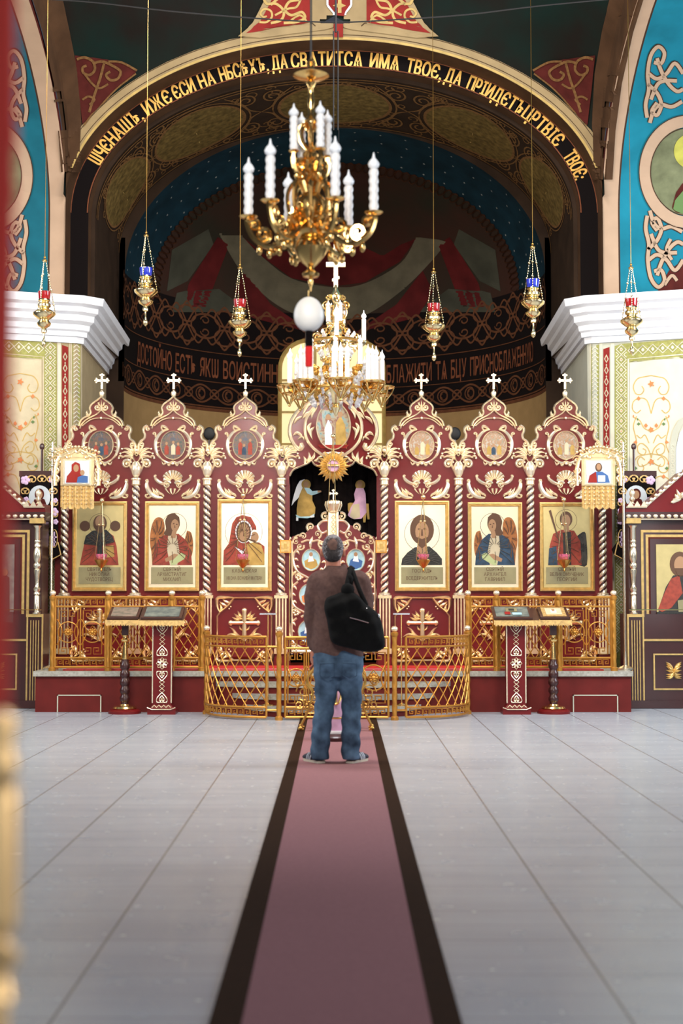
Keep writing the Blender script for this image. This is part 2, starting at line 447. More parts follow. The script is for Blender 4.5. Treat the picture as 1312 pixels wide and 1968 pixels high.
# strip closing the arch onto the apse (ring between soffit end and apse)
_A = [(AX - .27, 4.2)] + ell(AX - .27, BB - .27, Z0, 64) + [(-AX + .27, 4.2)]; _B = [(AR, 4.2)] + ell(AR, CB, ZS, 64) + [(-AR, 4.2)]; _k = len(_A)
ap.add([(x, YA, z) for x, z in _A] + [(x, YA, z) for x, z in _B], [(i, i + 1, i + 1 + _k, i + _k) for i in range(_k - 1)], 3)
for sx in (-1, 1): ap.add([(sx * AR, YA, 0), (sx * 4.5, YA, 0), (sx * 4.5, YA, 6.2), (sx * AR, YA, 6.2)], [(0, 1, 2, 3)], 3)
WALLA = ap.build('wall_apse', ['tan', 'interlace', 'apseblack', 'browndark'], **S)
cn = MB(); NP, NT = 40, 64; V = []; ms = []
for j in range(NP + 1):
    ph = (pi / 2) * j / NP
    for i in range(NT + 1):
        t = pi * i / NT; V.append((AR * cos(ph) * cos(t), YA + AR * sin(ph), ZS + CB * cos(ph) * sin(t)))
for j in range(NP):
    mi = 0 if j < 10 else 1
    cn.add([V[j * (NT + 1) + i] for i in range(NT + 1)] + [V[(j + 1) * (NT + 1) + i] for i in range(NT + 1)], [(i, i + 1, i + NT + 2, i + NT + 1) for i in range(NT)], mi)
CONCH = cn.build('ceiling_apse', ['starblue', 'conchbrown'], **S)
# side arches (north / south)
SA, SB, SZ = AX, 1.86, 5.86; SY = YW - AX
for sgn, nm in ((-1, 'left'), (1, 'right')):
    sd = MB()
    E = [(YW, 4.5)] + [(SY + SA * cos(t * pi / 40), SZ + SB * sin(t * pi / 40)) for t in range(41)]
    k = len(E)
    for w0, w1, mi in ((0, .19, 0), (.19, .21, 2), (.21, 3.0, 1)):
        n = max(1, int((w1 - w0) / .25))
        for q in range(n):
            a = sgn * (AX + w0 + (w1 - w0) * q / n); b = sgn * (AX + w0 + (w1 - w0) * (q + 1) / n)
            sd.add([(a, y, z) for y, z in E] + [(b, y, z) for y, z in E], [(i, i + 1, i + 1 + k, i + k) for i in range(k - 1)], mi)
    # archivolt on the crossing side
    for o0, o1, mi in ((0, .10, 3), (.10, .42, 4)):
        A = [(SY + (SA + o0) * cos(t * pi / 40), SZ + (SB + o0) * sin(t * pi / 40)) for t in range(33)]
        B = [(SY + (SA + o1) * cos(t * pi / 40), SZ + (SB + o1) * sin(t * pi / 40)) for t in range(33)]
        k2 = len(A); x = sgn * (AX - .0 - (.0 if mi == 3 else .01))
        sd.add([(x, min(y, YW - .02), z) for y, z in A] + [(x, min(y, YW - .02), z) for y, z in B], [(i, i + 1, i + 1 + k2, i + k2) for i in range(k2 - 1)], mi)
    o = sd.build('wall_' + nm + '_arch', ['pinkband', 'tealdark' if sgn < 0 else 'teal', 'outline', 'redpaintdark', 'brownwall'], **S)  # left soffit gets the shaded teal, right the lit one
    if sgn < 0: SIDEL = o
    else: SIDER = o
# pendentives and the foot of the dome
pd = MB(); NZ = 26; NA = 40; rows = []
for j in range(NZ + 1):
    z = Z0 + .1 + (9.6 - Z0) * j / NZ
    def arc(cy_, a, b, z0):
        u = (z - z0) / b
        return a * sqrt(max(0, 1 - u * u)) if u < 1 else 0
    xa = arc(0, AX + .15, BB + .15, Z0); yb = arc(0, SA + .35, SB + .35, SZ)
    A = Vector((xa, AX)); B = Vector((AX, min(yb, AX)))
    aA = math.atan2(A.y, A.x); aB = math.atan2(B.y, B.x)
    rA = A.length; rB = B.length
    if z > CR + .15: rA = rB = max(.5, 3.25 - (z - CR - .15) * .25); 
    row = []
    for i in range(NA + 1):
        t = i / NA; a = aA + (aB - aA) * t
        r = rA + (rB - rA) * t; r = min(r + .25 * sin(pi * t) * min(1, (aA - aB)), AX / max(abs(cos(a)), abs(sin(a)), .01) * 1.0 if z < CR else 99)
        row.append((r * cos(a), SY + r * sin(a) - .02, z))
    rows.append(row)
for sx in (-1, 1):
    V = [(sx * p[0], p[1], p[2]) for r in rows for p in r]
    pd.add(V, [(j * (NA + 1) + i, j * (NA + 1) + i + 1, (j + 1) * (NA + 1) + i + 1, (j + 1) * (NA + 1) + i) for j in range(NZ) for i in range(NA)], 0)
for sx in (-1, 1): pd.add([(sx * p[0], p[1], p[2]) for p in rows[-1]] + [(0, SY, 10.1)], [(i, i + 1, NA + 1) for i in range(NA)], 0)
PEND = pd.build('wall_pendentives', ['greendark'], **S)
# piers with their capitals
def offs(P, o):
    out = []
    for i, p in enumerate(P):
        p = Vector(p); nn = []
        for q in (i - 1, i):
            if 0 <= q < len(P) - 1:
                d = (Vector(P[q + 1]) - Vector(P[q])).normalized(); nn.append(Vector((d.y, -d.x)))
        if len(nn) == 1: out.append(p + nn[0] * o)
        else: b = (nn[0] + nn[1]).normalized(); out.append(p + b * (o / max(.3, b.dot(nn[0]))))
    return out
ZCB = Zp(660, 17.0); ZCT = ZCB + .53
PROF = [(.0, -.0), (.03, .0), (.035, .07), (.07, .075), (.075, .13), (.10, .15), (.11, .21), (.16, .25), (.165, .32), (.21, .35), (.215, .41), (.27, .44), (.285, .53), (.0, .55)]
PIER = {}
for sgn, nm in ((-1, 'left'), (1, 'right')):
    P = [(5.4, 16.30), (XP + .06, 17.0), (XP, 17.06), (3.14, 19.40), (5.4, 19.40)]
    if sgn < 0: Q = [(-x, y) for x, y in P][::-1]
    else: Q = P
    Q = [Vector(q) for q in Q]
    # outward must face camera / axis: travel so that normal (d.y,-d.x) points out
    if sgn > 0: Q = Q[::-1]
    Q = Q[::-1]
    b = MB(); b.slab([tuple(q) for q in Q], 0, ZCB + .5, 0)
    PIER[sgn] = b.build('wall_' + nm + '_pier', ['plasterpale' if sgn > 0 else 'plaster'], smooth=False, **S)  # right pier has the lit plaster colour, left the shaded one
    c = MB(); o0 = offs(Q, .01); test = offs(Q, .1)
    cen = Vector((sgn * 4.5, 18)); flip = 1 if (test[2] - cen).length > (o0[2] - cen).length else -1
    V = []; k = len(Q)
    for o, z in PROF:
        for q in offs(Q, flip * (o + .002)): V.append((q.x, q.y, ZCB + z))
    c.add(V, [(j * k + i, j * k + i + 1, (j + 1) * k + i + 1, (j + 1) * k + i) for j in range(len(PROF) - 1) for i in range(k - 1)], 0)
    T = offs(Q, flip * .285); c.add([(q.x, q.y, ZCB + .53) for q in T], [tuple(range(k))], 0)
    c.build('trim_1' if sgn < 0 else 'trim_2', ['white'], angle=25, **S)
# ---------------------------------------------------------------- murals
def mural(name, mats, fn):
    mb = MB(); fn(mb)
    if mb.f: mb.build(name, mats, smooth=False, **S)
hA = hitter([ARCH]); hC = hitter([CONCH, WALLA]); hL = hitter([SIDEL]); hR = hitter([SIDER]); hP = hitter([PEND, SIDEL, SIDER, ARCH], .02)
hPL = hitter([PIER[-1]]); hPR = hitter([PIER[1]])
# text band on the arch: glyph height runs radially in the plane Y=17.3
def archtext(mb):
    txt = 'ѠЧЄ НАШЪ, ИЖЄ ЄСИ НА НБСѢХЪ, ДА СВѦТИТСѦ ИМѦ ТВОЄ, ДА ПРЇИДЄТЪ ЦРТВЇЄ ТВОЄ:'
    a = AX - .11; b = BB - .11; N = 400
    # arc-length table from left to right
    T = [pi - (pi) * i / N for i in range(N + 1)]; L = [0]
    pt = lambda t: Vector((a * cos(t), Z0 + b * sin(t)))
    for i in range(N): L.append(L[-1] + (pt(T[i + 1]) - pt(T[i])).length)
    def pos(s):
        i = 0
        while i < N - 1 and L[i + 1] < s: i += 1
        f = (s - L[i]) / (L[i + 1] - L[i]); t = T[i] + (T[i + 1] - T[i]) * f
        d = (pt(t - .001) - pt(t + .001)).normalized(); return pt(t), d
    def S_of(px, py):
        p = at(px, py, 17.29); best = min(range(N + 1), key=lambda i: (pt(T[i]) - Vector((p.x, p.z))).length); return L[best]
    words = txt.split(' ')
    starts = [(183, 315), (219, 281), (283, 222), (338, 190), (383, 163), (421, 143), (521, 118), (557, 113), (711, 113), (782, 130), (853, 152), (893, 172), (993, 235), (1075, 304)]
    ends = [(226, 288), (281, 232), (333, 197), (377, 172), (413, 155), (514, 121), (550, 115), (696, 112), (768, 125), (846, 148), (882, 163), (995, 225), (1070, 280), (1122, 340)]
    for w, s0, s1 in zip(words, starts, ends):
        A = S_of(*s0); B = S_of(*s1)
        ws = [glyph(c)[2] for c in w]; tot = sum(ws) + .12 * (len(w) - 1); s = A; k = (B - A) / tot
        for c, gw in zip(w, ws):
            V, Fs, _ = glyph(c); p, d = pos(s + gw * k / 2); nrm = Vector((-d.y, d.x)); hh = .185 / .73
            mb.add([(p.x + d.x * (v[0] - gw / 2) * k + nrm.x * (v[1] * hh - .095), 17.292, p.y + d.y * (v[0] - gw / 2) * k + nrm.y * (v[1] * hh - .095)) for v in V], Fs, 0)
            mb.add([(p.x + d.x * (v[0] - gw / 2) * k * 1.0 + d.x * .008 + nrm.x * (v[1] * hh - .095), 17.2935, p.y + d.y * (v[0] - gw / 2) * k + d.y * .008 + nrm.y * (v[1] * hh - .095)) for v in V], Fs, 0)
            s += (gw + .12) * k
mural('wall_inscription_arch', ['goldtext'], archtext)
def mir(P, c=641): return [(2 * c - x, y) for x, y in P]
def arch_front(mb):
    # thin dark lines on the cream band
    for off, w in ((.055, .007), (.145, .007)):
        A = ell(AX + off, BB + off, Z0, 64, TT, pi - TT); B = ell(AX + off + w, BB + off + w, Z0, 64, TT, pi - TT); k = len(A)
        mb.add([(x, 16.962, z) for x, z in A] + [(x, 16.962, z) for x, z in B], [(i, i + 1, i + 1 + k, i + k) for i in range(k - 1)], 0)
    A = ell(AX + .0, BB + .0, Z0, 64, TT, pi - TT); B = ell(AX + .03, BB + .03, Z0, 64, TT, pi - TT); k = len(A)
    mb.add([(x, 16.961, z) for x, z in A] + [(x, 16.961, z) for x, z in B], [(i, i + 1, i + 1 + k, i + k) for i in range(k - 1)], 1)
    for o, y in ((.215, 17.292), (.01, 17.294), (-.0, 17.294)):
        A = ell(AX - o - .0, BB - o, Z0, 64); B = ell(AX - o + .015, BB - o + .015, Z0, 64)
        mb.add([(x, y, z) for x, z in A] + [(x, y, z) for x, z in B], [(i, i + 1, i + 1 + k, i + k) for i in range(k - 1)], 2)
mural('wall_arch_lines', ['outline', 'goldpaint', 'redtext'], arch_front)
def soffit(mb):
    # pattern in (angle, depth) space on the elliptical soffit
    a = AX - .27; b = BB - .27
    def h(u, y):
        t = radians(u); return Vector(((a - .008) * cos(t), y, Z0 + (b - .008) * sin(t)))
    def st(P, w, mi=0, kind='c', closed=False):
        P = [Vector((x / 18, y)) for x, y in P]; k = len(P)
        if closed: P = P + [P[0], P[1]]; k += 2
        W = wprof(kind, w / 2, k); prev = None
        for i in range(k):
            d = P[min(i + 1, k - 1)] - P[max(i - 1, 0)]
            if d.length < 1e-7: continue
            d.normalize(); nx = Vector((-d.y, d.x)) * W[i]
            l = h((P[i].x + nx.x) * 18, P[i].y + nx.y); r = h((P[i].x - nx.x) * 18, P[i].y - nx.y)
            if prev: mb.add([prev[0], prev[1], r, l], [(0, 1, 2, 3)], mi)
            prev = (l, r)
    for y in (17.56, 17.64, 19.34): st([(x, y) for x in range(0, 181, 3)], .03, 0)
    cents = [20, 52, 90, 128, 160]
    for c in cents:
        q = 14
        # medallion field
        ring = circ(c, 18.48, q, .72, 40)
        mb.add([h(x, y) for x, y in ring] + [h(c, 18.48)], [(i, (i + 1) % 40, 40) for i in range(40)], 1)
        st(ring, .09, 0, closed=True); st(circ(c, 18.48, q + 2, .82, 40), .025, 0, closed=True)
        for k in range(7):
            x = c - q + 4 + k * (2 * q - 8) / 6
            st(cr([(x, 18.1), (x + 2, 18.4), (x - 2, 18.7), (x + 1, 18.95)], 4), .05, 3, 'bulge')
    for i in range(len(cents) - 1):
        c = (cents[i] + cents[i + 1]) / 2
        for s1 in (-1, 1):
            for s2 in (-1, 1):
                st([(c + s1 * x, 18.48 + s2 * y) for x, y in spiral(4.0, .52, 3.2, .6, 180, 1.6)] if 0 else [(c + s1 * (3.5 + 3 * cos(t) * (1 - t / 14)), 18.48 + s2 * (.5 + .22 * sin(t) * (1 - t / 14))) for t in [k * .4 for k in range(28)]], .03)
                st(cr([(c, 18.48), (c + s1 * 3, 18.48 + s2 * .15), (c + s1 * 5, 18.48 + s2 * .45), (c + s1 * 9, 18.48 + s2 * .78)], 5), .04, 0, 'bulge')
    random.seed(3)
    for k in range(150):
        x = random.uniform(3, 177); y = random.choice((random.uniform(17.68, 17.85), random.uniform(19.1, 19.3), random.uniform(17.7, 19.3)))
        r = random.uniform(1, 2.2); a0 = random.uniform(0, 6)
        if min(abs(x - c) for c in cents) < 13 and 17.85 < y < 19.1: continue
        st([(x + r * (1 - t / 9) * cos(a0 + t), y + r / 18 * (1 - t / 9) * sin(a0 + t)) for t in [q * .5 for q in range(13)]], .022, 2)
mural('ceiling_arch_ornament', ['ornbrown', 'medal', 'ornbrown', 'goldpaint'], soffit)
# stars and the apse painting
def conch(mb):
    random.seed(5)
    for r_, n in ((.035, 25), (.11, 24), (.185, 25), (.26, 24)):
        ph = r_ * 1.35
        for i in range(n):
            t = pi * (i + .5 * (n % 2)) / n + .03
            c = Vector(((AR - .01) * cos(ph) * cos(t), YA + (AR - .01) * sin(ph), ZS + (CB - .01) * cos(ph) * sin(t)))
            s = .022
            e1 = Vector((-sin(t), 0, cos(t))); e2 = Vector((-sin(ph) * cos(t), cos(ph), -sin(ph) * sin(t)))
            for k in range(4):
                a = k * pi / 4; d = (e1 * cos(a) + e2 * sin(a)) * s; w = (e1 * -sin(a) + e2 * cos(a)) * s * .16
                mb.add([c - d, c + w, c + d, c - w], [(0, 1, 2, 3)], 0)
    # interlace border between stars and scene
    for k in range(70):
        t = pi * k / 69
        for s1 in (-1, 1):
            P = []
            for q in range(9):
                tt = t + (q / 8) * pi / 30; ph = .425 + s1 * .045 * sin(q / 8 * 2 * pi)
                P.append(Vector(((AR - .012) * cos(ph) * cos(tt), YA + (AR - .012) * sin(ph), ZS + (CB - .012) * cos(ph) * sin(tt))))
            for q in range(8):
                e = Vector((0, .016, 0)); mb.add([P[q] - e, P[q] + e, P[q + 1] + e, P[q + 1] - e], [(0, 1, 2, 3)], 1)
    h = hC
    # great grey swag of cloud and throne
    sw = cr([(432, 452), (470, 500), (540, 550), (640, 577), (730, 560), (800, 510), (850, 455)], 6)
    pfill(mb, sw[0:1] + cr([(420, 448), (462, 520), (530, 585), (600, 612), (690, 610), (770, 560), (835, 495), (858, 462)], 6) + cr([(800, 455), (770, 505), (700, 545), (640, 552), (560, 535), (500, 490), (462, 450)], 6), h, 3)
    pfill(mb, [(462, 452), (500, 490), (560, 535), (640, 550), (700, 543), (768, 503), (800, 458), (770, 470), (735, 492), (700, 475), (650, 430), (600, 440), (560, 480), (510, 490)], h, 2)
    for c in (0, 1):
        g = mir if c else (lambda P: P)
        pfill(mb, g([(418, 455), (440, 470), (395, 590), (352, 590), (362, 545)]), h, 2)
        pfill(mb, g([(470, 520), (520, 585), (560, 612), (600, 640), (480, 610), (450, 560)]), h, 2)
        pfill(mb, g([(340, 560), (420, 555), (480, 600), (330, 600)]), h, 4)
        pfill(mb, g([(330, 480), (400, 440), (410, 470), (360, 540), (320, 560)]), h, 4)
    pfill(mb, [(600, 480), (640, 420), (690, 480), (700, 540), (640, 550), (590, 535)], h, 2)
mural('ceiling_apse_painting', ['star', 'interlace', 'conchred', 'conchgrey', 'conchgrey2'], conch)
# bands round the apse wall: u = angle (deg), v = height
def bands(mb):
    def h(u, z):
        t = radians(u); return Vector(((AR - .012) * cos(t), YA + (AR - .012) * sin(t), z))
    K = AR * pi / 180
    def st(P, w, mi=0, kind='c', closed=False):
        P = [Vector((x * K, y)) for x, y in P]; k = len(P)
        if closed: P = P + [P[0], P[1]]; k += 2
        W = wprof(kind, w / 2, k); prev = None
        for i in range(k):
            d = P[min(i + 1, k - 1)] - P[max(i - 1, 0)]
            if d.length < 1e-7: continue
            d.normalize(); nx = Vector((-d.y, d.x)) * W[i]
            l = h((P[i].x + nx.x) / K, P[i].y + nx.y); r = h((P[i].x - nx.x) / K, P[i].y - nx.y)
            if prev: mb.add([prev[0], prev[1], r, l], [(0, 1, 2, 3)], mi)
            prev = (l, r)
    b0, b1, b2, b3 = ZB
    # greek line under everything
    for k in range(180):
        u = k; st([(u, b0 - .04), (u, b0 - .01), (u + .7, b0 - .01), (u + .7, b0 - .03), (u + .35, b0 - .03)], .006, 2)
    st([(u, b0 + .02) for u in range(0, 181, 2)], .02, 0); st([(u, b1 + .0) for u in range(0, 181, 2)], .012, 0)
    st([(u, b2) for u in range(0, 181, 2)], .012, 0)
    # lower interlace: waves and scrolls
    mid = (b0 + b1) / 2 + .01; A = (b1 - b0) * .33
    for s in (-1, 1):
        st([(u / 2, mid + s * A * sin(radians(u / 2 * 18))) for u in range(0, 361, 1)], .028)
    for k in range(19):
        c = k * 10
        for s in (-1, 1): st([(c + 5 + x, mid + y) for x, y in [(2.0 * cos(t) * (1 - t / 12), s * A * .8 * sin(t) * (1 - t / 12)) for t in [q * .5 for q in range(16)]]], .02)
        st([(c + x, mid + y) for x, y in circ(0, 0, 1.6, A * .55, 12)], .018, closed=True)
    # upper interlace: rings and lobes
    mid = (b2 + b3) / 2 + .02; A = (b3 - b2) * .40
    for k in range(13):
        c = 4 + k * 14.4
        st([(c + x, mid + y) for x, y in circ(0, 0, 5.5, A * .62, 20)], .030, closed=True)
        for s in (-1, 1):
            st([(c + 7.2 + x, mid + s * A * .5 + y) for x, y in circ(0, 0, 3.6, A * .42, 16)], .028, closed=True)
            st(cr([(c - 7.2, mid), (c - 3, mid + s * A * .9), (c, mid + s * A * .55), (c + 3, mid + s * A * .9), (c + 7.2, mid)], 6), .028)
            st([(c + x, mid + s * A * .3 + y) for x, y in [(1.8 * cos(t) * (1 - t / 12), s * A * .22 * sin(t) * (1 - t / 12)) for t in [q * .5 for q in range(14)]]], .022)
            st(cr([(c + 5, mid + s * A * .7), (c + 7.2, mid + s * A * 1.12), (c + 9.4, mid + s * A * .7)], 4), .03)
    # inscription
    def run(txt, ua, ub):
        ws = [glyph(ch)[2] for ch in txt]; gap = .10; tot = sum(ws) + gap * (len(txt) - 1); s = ua; k = (ub - ua) / tot
        hh = (b2 - b1) * .62 / .73; base = b1 + (b2 - b1) * .16
        for ch, gw in zip(txt, ws):
            V, Fs, _ = glyph(ch)
            mb.add([h(s + v[0] * k, base + v[1] * hh) for v in V], Fs, 3); s += (gw + gap) * k
    run('ДОСТОЙНО ЕСТЬ ЯКѠ ВОИСТИННꙊ'.replace('Ꙋ', 'У'), 167, 106)
    run('БЛАЖИТИ ТѦ БЦУ ПРИСНОБЛАЖЕННУЮ', 74, 13)
mural('wall_apse_bands', ['interlace', 'interlace', 'redtext', 'redtext'], bands)
# frescoes above the arch
def scroll_pts(P, n=6): return cr(P, n)
def top(mb):
    h = hP
    for c in (0, 1):
        g = (lambda P: mir(P, 650)) if c else (lambda P: P)
        pan = [(468, 66), (498, 40), (520, 0), (532, -40), (608, -40), (608, 45), (606, 52), (560, 58), (510, 64)]
        pfill(mb, g([(455, 72), (485, 45), (508, 0), (520, -50), (640, -50), (640, 56), (560, 66), (500, 74)]), h, 2)
        pfill(mb, g([(472, 64), (500, 42), (522, 0), (534, -40), (596, -40), (596, 46), (545, 52), (500, 60)]), hitter([PEND, SIDEL, SIDER, ARCH], .026), 1)
        hh = hitter([PEND, SIDEL, SIDER, ARCH], .032)
        for P, w in (([(498, 44), (512, 44), (522, 34), (520, 22), (508, 18), (500, 26), (505, 34), (512, 32)], 4), ([(520, 46), (540, 40), (545, 22), (530, 8), (512, 8), (506, -4)], 5),
                     ([(545, 46), (570, 44), (586, 36), (580, 24), (560, 30), (548, 20), (556, 4), (576, 0), (590, -10)], 5), ([(556, 44), (576, 30), (590, 44)], 4), ([(528, 30), (552, 18), (570, 14), (580, -6)], 4),
                     ([(520, 10), (540, -6), (560, -14), (560, -30)], 5)):
            pstroke(mb, g(cr(P, 5)), w, hh, 0)
        pstroke(mb, g([(596, 46), (600, 46), (606, 52)]), 1.5, hh, 3)
    hh = hitter([PEND, SIDEL, SIDER, ARCH], .038)
    pfill(mb, [(641, 74), (641, 44), (659, 44), (659, 74)], hh, 1)
    pfill(mb, [(628, -30), (676, -30), (676, 12), (665, 26), (663, 38), (641, 38), (640, 26), (628, 12)], hh, 4)
    hh2 = hitter([PEND, SIDEL, SIDER, ARCH], .044)
    pfill(mb, [(632, -30), (672, -30), (672, 10), (662, 24), (660, 32), (645, 32), (643, 24), (632, 10)], hh2, 1)
    hh3 = hitter([PEND, SIDEL, SIDER, ARCH], .05)
    pfill(mb, [(649, -20), (654, -20), (655, 8), (664, 10), (664, 14), (655, 14), (655, 26), (648, 26), (648, 14), (640, 14), (640, 10), (648, 8)], hh3, 0)
    # brown edge bands of the corner vaults
    pfill(mb, [(118, 330), (152, 330), (156, 240), (148, 140), (132, 60), (112, -30), (50, -30), (78, 60), (100, 160), (112, 250)], hP, 7, step=5, sx=6)
    pfill(mb, [(1140, 345), (1176, 345), (1182, 250), (1194, 160), (1216, 60), (1244, -30), (1180, -30), (1158, 60), (1144, 140), (1138, 240)], hP, 7, step=5, sx=6)
    # corner ornaments beside the arch
    for c, cx in ((0, 641), (1, 641)):
        g = (lambda P: mir([(x + 3, y) for x, y in P], 645)) if c else (lambda P: P)
        pfill(mb, g([(142, 105), (200, 112), (232, 120), (262, 136), (230, 165), (200, 195), (172, 228), (158, 240), (150, 180)]), hP, 5)
        h2 = hitter([PEND, SIDEL, SIDER, ARCH], .03)
        for P, w in (([(145, 112), (160, 108), (176, 116), (180, 132), (170, 142), (158, 138), (156, 128), (164, 124)], 5), ([(176, 120), (194, 116), (214, 124), (230, 136), (224, 150), (210, 152), (202, 142), (210, 136)], 5),
                     ([(198, 120), (190, 150), (180, 180), (170, 215)], 5), ([(160, 140), (176, 160), (190, 168), (206, 160)], 4), ([(156, 190), (168, 184), (180, 190), (170, 200)], 4), ([(262, 134), (232, 118), (206, 116)], 4), ([(260, 140), (222, 170), (190, 205), (162, 242)], 3)):
            pstroke(mb, g(cr(P, 5)), w, h2, 6)
mural('wall_fresco_ornament', ['goldpaint', 'redpaint', 'creamarch', 'outline', 'white', 'redpaintdark', 'ornbrown', 'brownwall'], top)
# teal side frescoes
def sidepaint(sgn, h, hh):
    def fn(mb):
        g = (lambda P: P) if sgn > 0 else (lambda P: [(1294 - x - 3, y + 8) for x, y in P])
        # medallion
        cx, cy = 1322, 330
        pfill(mb, g(circ(cx, cy, 74, 86, 40)), h, 3)
        pfill(mb, g(circ(cx + 4, cy - 40, 32, 34, 24)), hh, 6)
        pfill(mb, g([(1290, 400), (1298, 370), (1312, 350), (1330, 345), (1330, 412), (1300, 410)]), hh, 7)
        pfill(mb, g([(1292, 404), (1296, 385), (1312, 366), (1312, 412)]), hitter([SIDEL, SIDER], .02), 8)
        pstroke(mb, g(circ(cx, cy, 84, 98, 60)), 22, hh, 1, closed=True)
        for r in (73, 95): pstroke(mb, g(circ(cx, cy, r, r * 1.165, 60)), 1.6, hitter([SIDEL, SIDER], .018), 2, closed=True)
        # interlaced knots above and below
        for flip in (1, -1):
            def q(P): return g([(x, (y if flip > 0 else 2 * 320 - y)) for x, y in P])
            K = [([(1243, 415), (1240, 440), (1246, 470), (1244, 500), (1250, 535), (1264, 552), (1276, 540), (1270, 520), (1256, 522)], 7),
                 ([(1248, 405), (1256, 430), (1270, 440), (1290, 436), (1310, 446)], 7), ([(1244, 480), (1262, 462), (1270, 440), (1262, 420), (1252, 428), (1262, 444)], 7),
                 ([(1246, 500), (1262, 490), (1280, 500), (1296, 520), (1312, 500)], 7), ([(1262, 530), (1270, 505), (1284, 480), (1300, 466), (1312, 470)], 7),
                 ([(1250, 450), (1262, 478), (1276, 486), (1300, 486)], 7), ([(1288, 460), (1280, 480), (1290, 500)], 6), ([(1276, 548), (1290, 530), (1300, 540)], 6)]
            if flip < 0: K = K[:6]
            for P, w in K:
                P = cr(P, 6); pstroke(mb, q(P), w + 3, h, 2)
            for P, w in K: pstroke(mb, q(cr(P, 6)), w, hh, 1)
        pfill(mb, g([(1262, 562), (1285, 520), (1312, 500), (1330, 500), (1330, 566)]), h, 5)
    return fn
for sgn, o, n in ((-1, SIDEL, 'left'), (1, SIDER, 'right')):
    mural('wall_' + n + '_fresco', ['goldpaint', 'pinkband', 'outline', 'greygreen', 'tealdark', 'redpaintdark', 'halo', 'redpaintdark', 'leafgreen'], sidepaint(sgn, hitter([o], .008), hitter([o], .014)))
